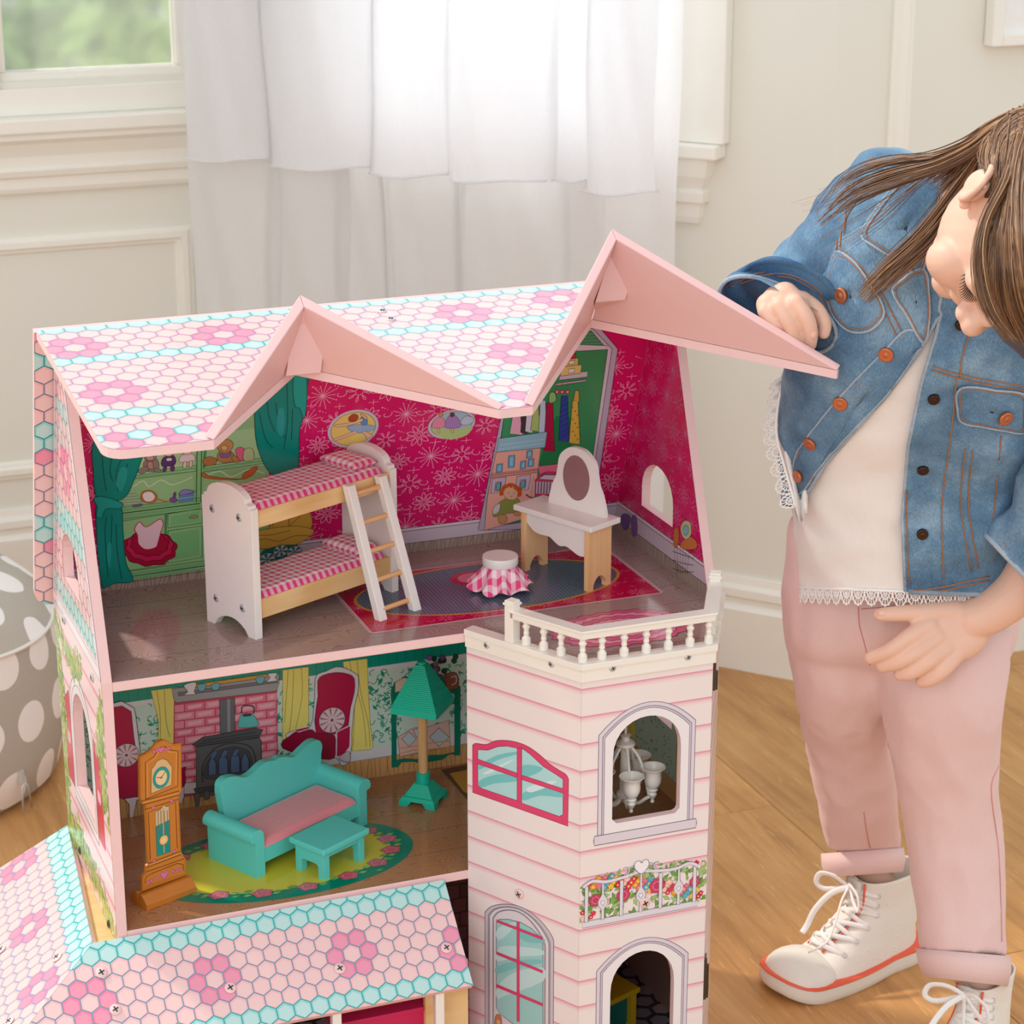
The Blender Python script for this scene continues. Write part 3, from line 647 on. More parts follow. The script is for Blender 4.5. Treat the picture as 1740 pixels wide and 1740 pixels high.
# pram
YL, YD = (230, 186, 84), (120, 80, 30)
blob([(1255, 1240), (1300, 1150), (1400, 1130), (1460, 1170), (1465, 1250), (1380, 1270), (1260, 1260)], (224, 178, 76), YD, .0008, n=4); 
for pts in ([(1360, 1150), (1350, 1240)], [(1355, 1240), (1440, 1160)], [(1290, 1180), (1265, 1245)]): pa.line(B(smooth(pts, 3)), .0008, YD)
blob([(1165, 1275), (1200, 1262), (1360, 1240), (1470, 1255), (1468, 1285), (1400, 1330), (1300, 1355), (1180, 1350), (1160, 1310)], YL, YD, .0008)
pa.line(B(smooth([(1170, 1320), (1230, 1305), (1300, 1318), (1380, 1290), (1460, 1290)], 4)), .0008, YD); pa.line(B(smooth([(1175, 1285), (1260, 1285), (1360, 1262)], 4)), .0008, YD)
blob([(1225, 1362), (1390, 1335), (1380, 1400), (1230, 1420)], (0, 132, 122), TLD)
def wheel(x, y, r):
    q = B([(x, y)])[0]; rr = r/3/1400
    pa.disk(q, rr, (200, 192, 205)); pa.disk(q, rr*.9, (0, 140, 130))
    for k in range(6):
        a = 2*pi*k/6; pa.poly([q, (q[0]+rr*.9*cos(a), q[1]+rr*.9*sin(a)), (q[0]+rr*.9*cos(a+.5), q[1]+rr*.9*sin(a+.5))], (222, 214, 226))
    pa.line([(q[0]+rr*cos(a), q[1]+rr*sin(a)) for a in (2*pi*k/18 for k in range(19))], .0007, (50, 45, 60)); pa.disk(q, rr*.15, (120, 110, 130))
for x, y, r in ((1240, 1410, 46), (1310, 1365, 42), (1378, 1370, 42)): wheel(x, y, r)
# oval pictures
def oval(x, y, rx, ry, K):
    q = B([(x, y)], K)[0]; s = 1/3/1400 if K is K2 else 1/3/1400
    pa.disk(q, rx*s, (120, 105, 120), ry*s*1.04, n=36); pa.disk(q, rx*s*.98, (222, 206, 220), ry*s*1.02, n=36); pa.disk(q, rx*s*.87, (90, 80, 90), ry*s*.9, n=36); return q, s
q, s = oval(300, 745, 140, 118, K2); pa.disk(q, 140*s*.85, (240, 214, 120), 118*s*.88, n=32)
def b2(pts, fill, line=(110, 70, 60), w=.0005, n=3): pa.outl(B(smooth(pts, n, True), K2), fill, line, w)
b2([(268, 735), (330, 722), (400, 728), (412, 745), (350, 765), (300, 762)], (160, 190, 225)); b2([(335, 690), (365, 680), (372, 720), (345, 725)], (110, 150, 205)); b2([(205, 725), (270, 715), (340, 692), (345, 706), (275, 728), (215, 735)], (240, 200, 170)); b2([(275, 690), (300, 668), (325, 678), (315, 705), (285, 708)], (180, 80, 40)); b2([(335, 668), (352, 672), (372, 690), (360, 694)], (240, 200, 170)); b2([(195, 800), (260, 775), (310, 755), (320, 765), (270, 785), (210, 806)], (240, 200, 170)); b2([(345, 760), (365, 758), (400, 780), (370, 795), (360, 778)], (240, 200, 170))
q, s = oval(802, 722, 134, 92, K2); pa.disk(q, 134*s*.85, (176, 205, 224), 92*s*.88, n=32); 
b2([(700, 735), (760, 745), (850, 745), (905, 730), (880, 775), (800, 798), (730, 780)], (190, 215, 140), (190, 215, 140)); b2([(700, 735), (720, 690), (760, 690), (768, 730), (730, 742)], (236, 150, 175)); b2([(768, 735), (785, 680), (825, 680), (850, 730), (810, 742)], (180, 140, 205)); b2([(845, 715), (870, 680), (905, 685), (915, 705), (880, 725)], (200, 215, 235)); b2([(735, 668), (752, 660), (758, 678), (742, 682)], (215, 150, 90)); b2([(795, 664), (815, 664), (812, 682), (796, 682)], (120, 70, 50)); b2([(730, 742), (738, 742), (740, 765), (732, 765)], (240, 200, 170)); b2([(800, 742), (808, 742), (812, 762), (802, 762)], (240, 200, 170))
# walk-in closet
def c3(pts, fill, line=(40, 40, 45), w=.0008, n=0): pa.outl(B(smooth(pts, n, True) if n else pts, K3), fill, line, w)
c3([(555, 440), (658, 560), (540, 1360), (50, 1372), (32, 1372), (140, 840), (330, 420)], (196, 184, 208)); c3([(545, 470), (632, 560), (520, 1300), (75, 1358), (150, 850), (340, 460)], (222, 212, 226))
c3([(330, 480), (540, 480), (612, 565), (510, 1300), (370, 1310), (110, 1355), (80, 1370), (150, 850)], (48, 158, 96)); pa.poly(B([(610, 565), (420, 590), (340, 700), (360, 1100), (430, 1050), (520, 1040), (560, 900)], K3), (58, 150, 92)); pa.poly(B([(380, 860), (470, 870), (440, 1040), (370, 1090), (300, 1080)], K3), (26, 132, 76))
for k in range(6): pa.line(B([(360+12*k, 480+16*k), (540+14*k, 478+14*k)], K3), .0009, (150, 140, 160))
c3([(470, 570), (612, 562), (612, 545), (480, 540)], (225, 215, 228)); 
c3([(300, 1085), (520, 1060), (512, 1110), (310, 1130)], (230, 120, 150))
def cloth_(x, y0, y1, wt, wb, c, line=(40, 40, 50)): c3([(x-wt, y0), (x+wt, y0), (x+wb, y1), (x-wb-6, y1-6)], c, line, .0007)
c3([(400, 672), (522, 660), (520, 685), (395, 700)], (214, 200, 216)); c3([(405, 640), (495, 630), (490, 668), (400, 682)], (236, 206, 130)); c3([(420, 608), (480, 600), (478, 632), (415, 640)], (222, 196, 110)); c3([(435, 585), (470, 580), (468, 602), (432, 606)], (200, 40, 80)); c3([(438, 650), (465, 647), (462, 664), (436, 668)], (245, 240, 235)); c3([(440, 614), (464, 611), (462, 626), (438, 629)], (245, 240, 235))
c3([(380, 715), (515, 697), (515, 705), (380, 724)], (226, 180, 200))
for x in (330, 355, 385, 408, 432): pa.line(B([(x, 712), (x-2, 745)], K3), .0006, (90, 90, 100))
for x in (385, 408, 432): q = B([(x, 752)], K3)[0]; pa.disk(q, .0034, (170, 30, 80)); pa.disk(q, .0018, (240, 170, 190))
cloth_(205, 835, 945, 14, 26, (240, 180, 205)); cloth_(240, 830, 940, 10, 12, (70, 62, 70)); cloth_(262, 830, 935, 12, 14, (225, 222, 235)); cloth_(292, 815, 930, 10, 20, (176, 205, 120)); cloth_(322, 790, 945, 12, 14, (190, 215, 235)); cloth_(352, 800, 1020, 14, 22, (176, 20, 70)); c3([(352, 758), (375, 755), (380, 790), (350, 800)], (150, 200, 120), n=3); cloth_(418, 770, 975, 14, 20, (50, 70, 160)); cloth_(466, 790, 985, 12, 22, (224, 186, 76)); cloth_(474, 745, 795, 8, 10, (214, 176, 76))
for k in range(9): q = B([(455+(k % 3)*11, 820+18*k)], K3)[0]; pa.disk(q, .0013, (150, 120, 50), n=7)
for k in range(7): pa.line(B([(400, 820+22*k), (438, 800+22*k)], K3), .0005, (20, 30, 100))
# dollhouse print inside the closet
c3([(125, 960), (340, 930), (330, 1000), (112, 1022)], (150, 196, 214)); 
for k in range(14): q = B([(135+14*k, 990-2*k)], K3)[0]; pa.disk(q, .0016, (176, 214, 228), n=7); q = B([(130+14*k, 1008-2*k)], K3)[0]; pa.disk(q, .0016, (176, 214, 228), n=7)
c3([(112, 1022), (312, 1002), (300, 1095), (92, 1118)], (240, 176, 160)); c3([(92, 1118), (300, 1095), (285, 1240), (300, 1300), (60, 1372), (70, 1240)], (244, 184, 168)); c3([(85, 1125), (298, 1100), (296, 1112), (82, 1136)], (230, 150, 140))
for x, y, w_, h_ in ((115, 1075, 26, 38), (168, 1037, 28, 55), (222, 1062, 24, 36), (250, 1015, 25, 34), (256, 1052, 25, 36)): c3([(x, y), (x+w_, y-3), (x+w_-3, y+h_-3), (x-3, y+h_)], (96, 170, 205), (60, 50, 90)); c3([(x+5, y+6), (x+w_-6, y+4), (x+w_-8, y+h_-10), (x+3, y+h_-8)], (140, 205, 226), (96, 170, 205))
for x, y in ((95, 1140), (205, 1130)): c3([(x, y), (x+62, y-8), (x+52, y+58), (x-8, y+66)], (206, 190, 214)); c3([(x+15, y+16), (x+40, y+12), (x+36, y+52), (x+10, y+56)], (240, 176, 160)); c3([(x+20, y+22), (x+36, y+19), (x+33, y+46), (x+17, y+50)], (96, 190, 200), n=3)
# rocking crib
c3([(288, 1142), (330, 1118), (400, 1120), (400, 1215), (285, 1218)], (150, 120, 140)); c3([(300, 1140), (330, 1122), (400, 1124), (398, 1150)], (226, 205, 222)); 
for k in range(7): pa.line(B([(296+13*k, 1150), (292+13*k, 1212)], K3), .0014, (232, 222, 232))
pa.line(B(smooth([(285, 1150), (330, 1112), (400, 1116)], 4), K3), .0028, (220, 50, 95)); pa.line(B([(286, 1148), (400, 1152)], K3), .0022, (220, 50, 95)); pa.line(B([(284, 1210), (400, 1215)], K3), .0026, (220, 50, 95)); pa.line(B([(280, 1125), (268, 1215)], K3), .002, (190, 180, 196)); pa.line(B(smooth([(245, 1210), (280, 1225), (400, 1222)], 4), K3), .0018, (60, 55, 70))
# rag doll
OK = (100, 105, 50)
c3([(105, 1270), (150, 1230), (205, 1225), (222, 1260), (215, 1285), (140, 1300), (100, 1310)], (148, 160, 84), OK, .0007, 3); c3([(100, 1270), (128, 1250), (125, 1285), (100, 1300)], (230, 220, 225), (90, 80, 90), .0006, 3); c3([(122, 1305), (155, 1302), (160, 1330), (140, 1342), (124, 1335)], (214, 160, 110), (110, 70, 50), .0006, 3); c3([(190, 1290), (225, 1288), (240, 1300), (200, 1305)], (214, 160, 110), (110, 70, 50), .0006, 3)
c3([(140, 1200), (148, 1180), (180, 1168), (208, 1182), (212, 1208), (196, 1232), (160, 1230)], (238, 190, 160), (110, 70, 50), .0006, 3)
rr = random.Random(5)
for k in range(26): a = pi*(1.02-k/25*1.1); q = B([(176+42*cos(a)+rr.uniform(-4, 4), 1204-36*sin(a)+rr.uniform(-4, 4))], K3)[0]; pa.disk(q, .0028, (196, 84, 30), n=7); pa.disk(q, .0016, (222, 110, 50), n=6, lay=False)
for x in (168, 192): pa.disk(B([(x, 1203)], K3)[0], .0009, (50, 40, 40), n=6)
pa.disk(B([(181, 1218)], K3)[0], .0011, (190, 60, 60), n=6)
pa.build('printed_wall_scene', bwa, 'gloss')
# ---- attic right wall print ----
NR = (W, 0, ZO)
cvR = [(0, 0), (D, 0), (RY+.02, .352), (RY-.02, .352)]
# split around the opening: convex pieces left/right/below/above of the hole
def split(cv, u0, u1, v0, v1):
    big = 9; out = []
    for r_ in ([(-big, -big), (u0, -big), (u0, big), (-big, big)], [(u1, -big), (big, -big), (big, big), (u1, big)], [(u0, -big), (u1, -big), (u1, v0), (u0, v0)]):
        q = clip(cv, r_)
        if len(q) > 2: out.append(q)
    return out
def around_arch(cv, hole, u0, u1, v0):
    out = split(cv, u0, u1, v0, 0); pts = hole[2:]      # arch points from right to left
    for i in range(len(pts)-1):
        a, b = pts[i], pts[i+1]
        if abs(a[0]-b[0]) < 1e-6: continue
        q = clip(cv, [(b[0], b[1]), (a[0], a[1]), (a[0], 9), (b[0], 9)])
        if len(q) > 2: out.append(q)
    return out
pcs = around_arch(cvR, holeA, u0, u1, v0)
FRO, FRU = (W, D, ZO), (0, -1, 0)           # u runs from the back to the front; normal -X (into the room)
flip = lambda poly: [(D-a, b) for a, b in poly]
pb_ = Pr(FRO, FRU, (0, 0, 1), cv=[flip(p) for p in pcs])
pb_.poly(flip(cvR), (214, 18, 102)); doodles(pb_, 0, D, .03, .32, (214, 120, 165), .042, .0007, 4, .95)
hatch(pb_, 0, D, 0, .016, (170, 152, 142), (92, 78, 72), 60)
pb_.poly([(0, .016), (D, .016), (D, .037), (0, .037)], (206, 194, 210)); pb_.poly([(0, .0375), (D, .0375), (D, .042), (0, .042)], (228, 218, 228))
for v in (.016, .037, .042): pb_.line([(0, v), (D, v)], .0008, (60, 50, 60))
def r3(pts, fill, line=(60, 40, 70), w=.0006): pb_.outl(pb_.uv(smooth(pts, 3, True), K3), fill, line, w)
r3([(675, 1310), (690, 1298), (715, 1310), (712, 1355), (690, 1372), (676, 1345)], (110, 80, 150)); r3([(720, 1315), (740, 1308), (748, 1350), (744, 1395), (725, 1398), (720, 1360)], (120, 88, 160))
for k in range(6): pb_.line(pb_.uv([(912+k*14, 1440), (920+k*10, 1570)], K3), .0007, (40, 36, 40))
for k in range(4): pb_.line(pb_.uv(smooth([(905, 1430+k*38), (950, 1445+k*38), (1000, 1470+k*30)], 3), K3), .0008, (40, 36, 40))
r3([(912, 1370), (930, 1362), (935, 1410), (925, 1450), (912, 1440)], (200, 120, 60)); r3([(975, 1400), (1010, 1420), (1012, 1455), (960, 1460), (940, 1440)], (206, 128, 70)); r3([(942, 1360), (960, 1330), (985, 1340), (990, 1390), (970, 1415), (950, 1400)], (200, 205, 150)); r3([(952, 1368), (965, 1350), (978, 1362), (976, 1388), (960, 1395)], (140, 190, 200))
pb_.build('printed_wallpaper', rw, 'gloss')
# left wall, inner side (thin strip and reflections) and outer side
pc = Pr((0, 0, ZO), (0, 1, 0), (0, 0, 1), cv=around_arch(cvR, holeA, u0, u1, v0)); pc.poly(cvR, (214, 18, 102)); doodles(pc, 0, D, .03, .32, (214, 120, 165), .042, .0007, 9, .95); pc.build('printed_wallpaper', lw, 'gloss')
# ---- floors: printed boards and rugs ----
def floorprint(z, col, mat, parent):
    m = MB(); pg = [(x, y) for x, y in bay]; pg = [(0, .0005), (T0[0]+.008, .0005)]+bay[2:]
    pr = Pr((0, 0, z), (1, 0, 0), (0, 1, 0)); pr.z = .0001; pr.poly(pg, col); return pr.build('printed_boards', parent, mat)
floorprint(ZA, (168, 146, 140), 'woodprint', floors['attic_floor']); floorprint(ZL, (184, 132, 92), 'woodprint', floors['living_floor']); floorprint(ZG, (120, 112, 118), 'woodprint', floors['ground_floor'])
def gp(x, y, z): q = P(x, y, 2, z); return (q.x, q.y)
pf_ = Pr((0, 0, ZA), (1, 0, 0), (0, 1, 0)); pf_.z = .0004
c0, c1, c2 = gp(634, 1080, ZA), gp(1120, 1003, ZA), gp(1012, 924, ZA); ry0 = (c0[1]+c1[1])/2; ry1 = min(D-.012, ry0+.185); rx0, rx1 = c0[0]+.002, c1[0]-.002
rim = []
nt = 60
for k in range(nt*2+1): f = k/(nt*2); rim.append((rx0+(rx1-rx0)*f, ry0-.003-.0014*abs(sin(k*pi/2+.3))))
for k in range(50): f = k/50; rim.append((rx1+.002+(.004 if k % 2 else 0), ry0+(ry1-ry0)*f))
rim += [(rx1, ry1+.003), (rx0, ry1+.003)]
for k in range(50): f = 1-k/50; rim.append((rx0-.002-(.004 if k % 2 else 0), ry0+(ry1-ry0)*f))
pf_.poly(rim, (214, 180, 190)); RB = [(rx0, ry0), (rx1, ry0), (rx1, ry1), (rx0, ry1)]; pf_.poly(RB, (190, 10, 66)); pf_.cvs = [RB]; doodles(pf_, rx0, rx1, ry0, ry1, (226, 130, 175), .042, .0006, 12, .8)
ecx, ecy, ea, eb = (rx0+rx1)/2-.004, (ry0+ry1)/2+.004, (rx1-rx0)*.455, (ry1-ry0)*.44
pf_.disk((ecx, ecy), ea+.004, (214, 150, 60), eb+.004, n=60); pf_.disk((ecx, ecy), ea, (110, 124, 146), eb, n=60)
EL = [(ecx+ea*cos(2*pi*k/48), ecy+eb*sin(2*pi*k/48)) for k in range(48)]; pf_.cvs = [EL]; pf_.lay()
for k in range(74): u = ecx-ea+2*ea*k/73; pf_.line([(u, ecy-eb), (u, ecy+eb)], .0007, (52, 66, 88), False)
pf_.lay()
for k in range(32): v = ecy-eb+2*eb*k/31; pf_.line([(ecx-ea, v), (ecx+ea, v)], .0007, (62, 76, 98), False)
hx = gp(806, 983, ZA)
for q in ((hx[0], hx[1]),):
    sc_pts = [(q[0]+.030*(1+.06*(k % 2))*cos(2*pi*k/44), q[1]+.026*(1+.06*(k % 2))*sin(2*pi*k/44)) for k in range(44)]
    pf_.poly(sc_pts, (190, 14, 70)); pf_.disk(q, .0215, (228, 130, 160), .0185, n=24)
    for k in range(8): a = 2*pi*k/8; pf_.disk((q[0]+.005*cos(a), q[1]+.0045*sin(a)), .0022, (110, 40, 70), n=7, lay=(k == 0))
pf_.cvs = None
# scalloped round rug on the balcony
q = gp(1052, 1082, ZA); q = (.60, -.052)
for r_, c_ in ((.088, (216, 100, 138)), (.074, (236, 150, 176)), (.06, (218, 108, 144)), (.046, (240, 160, 184)), (.032, (220, 116, 150)), (.018, (242, 166, 188))):
    pts = [(q[0]+r_*(1+.035*sin(24*t))*cos(t), q[1]+r_*.62*(1+.035*sin(24*t))*sin(t)) for t in (2*pi*k/120 for k in range(120))]
    pf_.poly(pts, c_); pf_.line(pts, .0012, (130, 30, 76), closed=True)
pf_.build('printed_rugs', floors['attic_floor'], 'gloss')
# oval rose rug on the living-room floor
pl_ = Pr((0, 0, ZL), (1, 0, 0), (0, 1, 0), cv=[[(0, .001), (.48, .001), (.48, D), (0, D)]]); pl_.z = .0004
L0, R0, F0 = gp(305, 1440, ZL), gp(728, 1400, ZL), gp(470, 1520, ZL)
rcx, rcy, ra, rb = .213, .108, .172, .098
pl_.disk((rcx, rcy), ra, (0, 132, 108), rb, n=72); pl_.disk((rcx, rcy), ra*.83, (206, 196, 60), rb*.78, n=60)
r = random.Random(2)
for k in range(16):
    a = 2*pi*k/16+.1; x, y = rcx+ra*.84*cos(a), rcy+rb*.81*sin(a)
    for j in range(4):
        b = a+pi/2*(1 if j % 2 else -1)+r.uniform(-.5, .5); lx, ly = x+.019*cos(b), y+.016*sin(b)+r.uniform(-.005, .005)
        pl_.outl([(lx-.006, ly), (lx, ly+.0035), (lx+.007, ly+.001), (lx, ly-.003)], (150, 190, 96) if j < 2 else (96, 170, 90), (60, 90, 50), .0005)
    c = (214, 96, 120) if k % 2 else (200, 110, 130)
    for j, (s, cc_) in enumerate(((.0125, c), (.009, tuple(min(255, v+22) for v in c)), (.0055, c))):
        pts = [(x+s*(1+.13*sin(5*t+j))*cos(t), y+s*.8*(1+.13*sin(5*t+j))*sin(t)) for t in (2*pi*q/18 for q in range(18))]
        pl_.poly(pts, cc_); pl_.line(pts, .0005, (120, 50, 70), closed=True)
pl_.build('printed_rug', floors['living_floor'], 'gloss')
paint('stair_opening', (96, 66, 46), .6); paint('ochre', (196, 140, 50), .5)
m = MB(); m.prism([gp(*q, ZL) for q in ((750, 1309), (800, 1299), (800, 1366))], ZL+.0006, ZL+.0012); m.build('stair_opening', 'stair_opening', floors['living_floor'])
m = MB(); m.prism([gp(*q, ZL) for q in ((764, 1316), (800, 1309), (800, 1350), (788, 1347))], ZL+.0012, ZL+.0018); m.build('stair_tread', 'ochre', floors['living_floor'])
# ---- living-room back wall print ----
cvl = [(0.0005, .0005), (W-.001, .0005), (W-.001, H-T), (.0005, H-T)]
pw_ = Pr((0, D, ZL), (1, 0, 0), (0, 0, 1), cv=[cvl])
def G(pts, K=K4): return pw_.uv(pts, K)
def g4(pts, fill, line=(50, 50, 55), w=.0007, n=0, K=K4): pw_.outl(G(smooth(pts, n, True) if n else pts, K), fill, line, w)
hatch(pw_, 0, W, 0, .028, (206, 160, 104), (120, 78, 46), 110, 6)
vR = G([(630/1, 0)], lambda p: [(706, 1124)])[0][1]
pw_.poly([(0, .028), (W, .028), (W, .043), (0, .043)], (214, 214, 220)); pw_.poly([(0, .043), (W, .043), (W, vR), (0, vR)], (200, 222, 212)); pw_.poly([(0, vR), (W, vR), (W, .31), (0, .31)], (10, 150, 130)); pw_.poly([(0, vR-.006), (W, vR-.006), (W, vR+.001), (0, vR+.001)], (218, 220, 226))
for k in range(60): pw_.line([(W*k/60, vR+.001), (W*k/60, .31)], .0006, (0, 116, 104), k == 0)
pw_.line([(0, .0285), (W, .0285)], .0006, (90, 80, 80))
r = random.Random(8); pw_.lay()
for k in range(1000):
    x, y = r.uniform(0, W), r.uniform(.047, vR-.009); a = r.uniform(0, 6.3); s = r.uniform(.004, .009); cc_ = (24, 146, 118) if r.random() < .8 else (70, 170, 140); cv_ = r.choice((-1, 1))
    pw_.line([(x+s*f*cos(a+cv_*f*2.3), y+s*f*sin(a+cv_*f*2.3)) for f in (0, .3, .6, .85, 1)], .0013, cc_, False)
    if k % 3 == 0: pw_.poly([(x+s*cos(a), y+s*sin(a)), (x+s*.4*cos(a+1), y+s*.4*sin(a+1)), (x-s*.5*cos(a), y-s*.5*sin(a)), (x+s*.4*cos(a-1), y+s*.4*sin(a-1))], cc_, False)
YC = (236, 222, 120); YCL = (120, 100, 50)
def curt(pts, lines, K):
    pw_.outl(G(pts, K), YC, YCL, .0006)
    for l in lines: pw_.line(G(smooth(l, 3), K), .0006, YCL)
curt([(558, 390), (700, 372), (690, 600), (660, 900), (590, 780), (600, 560)], [[(590, 390), (610, 560), (600, 760)], [(630, 385), (640, 560), (660, 640)]], K4)
curt([(0, 280), (140, 262), (140, 560), (120, 620), (0, 700)], [[(30, 280), (10, 560)], [(60, 275), (50, 500), (30, 640)], [(100, 268), (105, 420), (60, 640)]], K5)
curt([(325, 235), (455, 218), (462, 400), (470, 560), (487, 690), (470, 708), (375, 715), (360, 560)], [[(360, 232), (380, 330), (430, 500), (450, 690)], [(400, 226), (420, 400), (460, 560), (470, 690)], [(340, 260), (385, 440), (380, 690)]], K5)
# brick chimney, mantel, pipe, stove, kettle
BK = (232, 140, 160); ML = (190, 60, 90)
g4([(682, 445), (1235, 385), (1240, 720), (1240, 900), (735, 960), (680, 700)], (205, 70, 100), ML); 
for j in range(11):
    y = 470+44*j; off = 0 if j % 2 else 55
    for k in range(-1, 7):
        x0, x1 = max(686, 686+110*k+off), min(1236, 686+110*k+off+104); 
        if x1-x0 < 12: continue
        sl = lambda x: -(x-686)*.125
        pw_.poly(G([(x0, y+sl(x0)), (x1, y+sl(x1)), (x1, y+38+sl(x1)), (x0, y+38+sl(x0))], K4), (234, 146, 166) if (j+k) % 3 else (228, 120, 146), k == 0); x1-x0 > 50 and pw_.poly(G([(x0+12, y+9+sl(x0)), (x1-12, y+9+sl(x1)), (x1-18, y+28+sl(x1)), (x0+18, y+28+sl(x0))], K4), (240, 176, 190))
g4([(735, 885), (1240, 845), (1240, 900), (735, 945)], (220, 214, 220)); 
g4([(668, 380), (1245, 300), (1247, 350), (1230, 392), (690, 455), (680, 430)], (160, 160, 166)); g4([(700, 400), (1240, 330), (1240, 345), (705, 418)], (120, 120, 128)); g4([(760, 360), (1180, 300), (1180, 318), (770, 378)], (214, 160, 70))
for x, y in ((830, 360), (905, 355), (1145, 320)): g4([(x-22, y), (x+22, y-5), (x+14, y+28), (x-14, y+30)], (110, 180, 200), n=3)
g4([(735, 360), (800, 345), (790, 395), (800, 408), (735, 412), (755, 395)], (230, 225, 230), n=3); g4([(1185, 300), (1235, 295), (1225, 320), (1238, 335), (1180, 342), (1198, 320)], (230, 225, 230), n=3)
g4([(925, 440), (1008, 428), (1008, 610), (930, 620)], (112, 112, 118)); g4([(965, 436), (985, 433), (985, 610), (968, 612)], (150, 150, 156), (112, 112, 118))
g4([(1045, 520), (1100, 515), (1130, 550), (1128, 580), (1032, 588), (1030, 550)], (100, 196, 190), (40, 90, 90), n=3); pw_.line(G(smooth([(1045, 512), (1050, 475), (1090, 470), (1112, 482), (1108, 512)], 4), K4), .002, (70, 70, 80)); g4([(1050, 518), (1100, 512), (1095, 524), (1056, 528)], (60, 80, 90))
SG = (104, 104, 108); SD = (50, 50, 54)
g4([(778, 680), (835, 640), (1110, 590), (1160, 598), (1140, 640), (800, 690)], (92, 92, 96), SD, .001); g4([(800, 690), (1140, 640), (1150, 660), (1150, 900), (1130, 920), (800, 960)], SG, SD, .001)
pw_.line(G([(830, 660), (1120, 612)], K4), .0008, SD); pw_.line(G([(810, 675), (1135, 628)], K4), .0008, SD)
pw_.line(G(smooth([(835, 880), (835, 790), (900, 700), (1000, 670), (1090, 690), (1120, 760), (1120, 830)], 5), K4), .0016, (66, 66, 70)); g4([(850, 860), (850, 790), (905, 720), (1000, 690), (1080, 712), (1100, 770), (1100, 815), (1000, 850)], (86, 86, 92), SD, n=3)
for x, w_, h_ in ((865, 42, 110), (920, 50, 125), (984, 50, 132), (1042, 42, 105)): g4([(x, 845-(x-865)*.12), (x, 845-h_*.6-(x-865)*.12), (x+w_/2, 845-h_-(x-865)*.12), (x+w_, 845-h_*.6-(x-865)*.12), (x+w_, 840-(x-865)*.12)], (96, 118, 160), (40, 42, 50), .0011)
for x in (893, 950, 1010): g4([(x-20, 745-(x-893)*.1), (x, 712-(x-893)*.1), (x+24, 718-(x-893)*.1), (x+2, 755-(x-893)*.1)], (96, 118, 160), (40, 42, 50), .0008)
g4([(785, 915), (900, 900), (1150, 870), (1150, 895), (800, 945)], (84, 84, 88), SD); g4([(790, 945), (820, 940), (815, 1000), (800, 1035), (795, 990)], SG, SD, n=3); g4([(845, 930), (870, 928), (868, 965), (845, 975)], SG, SD, n=3)
# armchairs
CH = (178, 14, 72); WH = (222, 216, 226)
def ch(pts, fill=CH, line=(60, 20, 40), w=.0008, n=3, K=K4): g4(pts, fill, line, w, n, K)
ch([(340, 460), (400, 445), (465, 480), (475, 520), (500, 720), (520, 880), (600, 930), (735, 870), (735, 960), (720, 1000), (690, 970), (480, 975), (460, 1080), (440, 1080), (440, 1000), (405, 960), (340, 960)], WH, n=0)
ch([(350, 480), (400, 470), (450, 500), (465, 640), (490, 800), (500, 880), (560, 960), (470, 960), (410, 970), (340, 950)], CH, n=0); ch([(560, 930), (730, 800), (738, 830), (735, 900), (640, 955)], CH, n=3)
def pillow(x, y, r_, K):
    c = G([(x, y)], K)[0]; rr_ = r_; pw_.disk(c, rr_, (90, 40, 60), n=24); pw_.disk(c, rr_*.95, (226, 196, 204), n=24)
    for k in range(11): a = 2*pi*k/11; pw_.poly([(c[0]+rr_*.2*cos(a), c[1]+rr_*.2*sin(a)), (c[0]+rr_*.9*cos(a-.1), c[1]+rr_*.9*sin(a-.1)), (c[0]+rr_*.9*cos(a+.08), c[1]+rr_*.9*sin(a+.08))], (150, 110, 124), k == 0)
    pw_.disk(c, rr_*.12, (120, 60, 80), n=8)
pillow(425, 735, .0165, K4)
ch([(175, 330), (190, 300), (235, 285), (285, 262), (340, 270), (395, 300), (408, 320), (405, 400), (385, 480), (378, 560), (372, 620), (372, 690), (350, 780), (310, 790), (285, 750), (100, 740), (20, 640), (25, 620), (60, 605), (150, 580), (165, 500), (172, 420)], WH, K=K5, n=2)
ch([(188, 340), (215, 308), (285, 292), (350, 300), (385, 325), (385, 400), (365, 480), (355, 560), (345, 600), (300, 620), (180, 620), (180, 480), (190, 420)], CH, K=K5, n=2)
ch([(30, 640), (80, 605), (160, 600), (180, 620), (280, 630), (285, 730), (250, 760), (120, 740), (0, 700), (0, 660)], (150, 8, 56), K=K5, n=2); ch([(290, 612), (365, 575), (362, 690), (330, 735), (288, 745)], CH, WH, .0016, K=K5, n=0); ch([(60, 600), (140, 582), (150, 592), (85, 612)], CH, WH, .0012, K=K5, n=0)
ch([(300, 750), (355, 715), (362, 770), (330, 772)], (196, 190, 200), K=K5, n=3)
pillow(265, 548, .0185, K5)
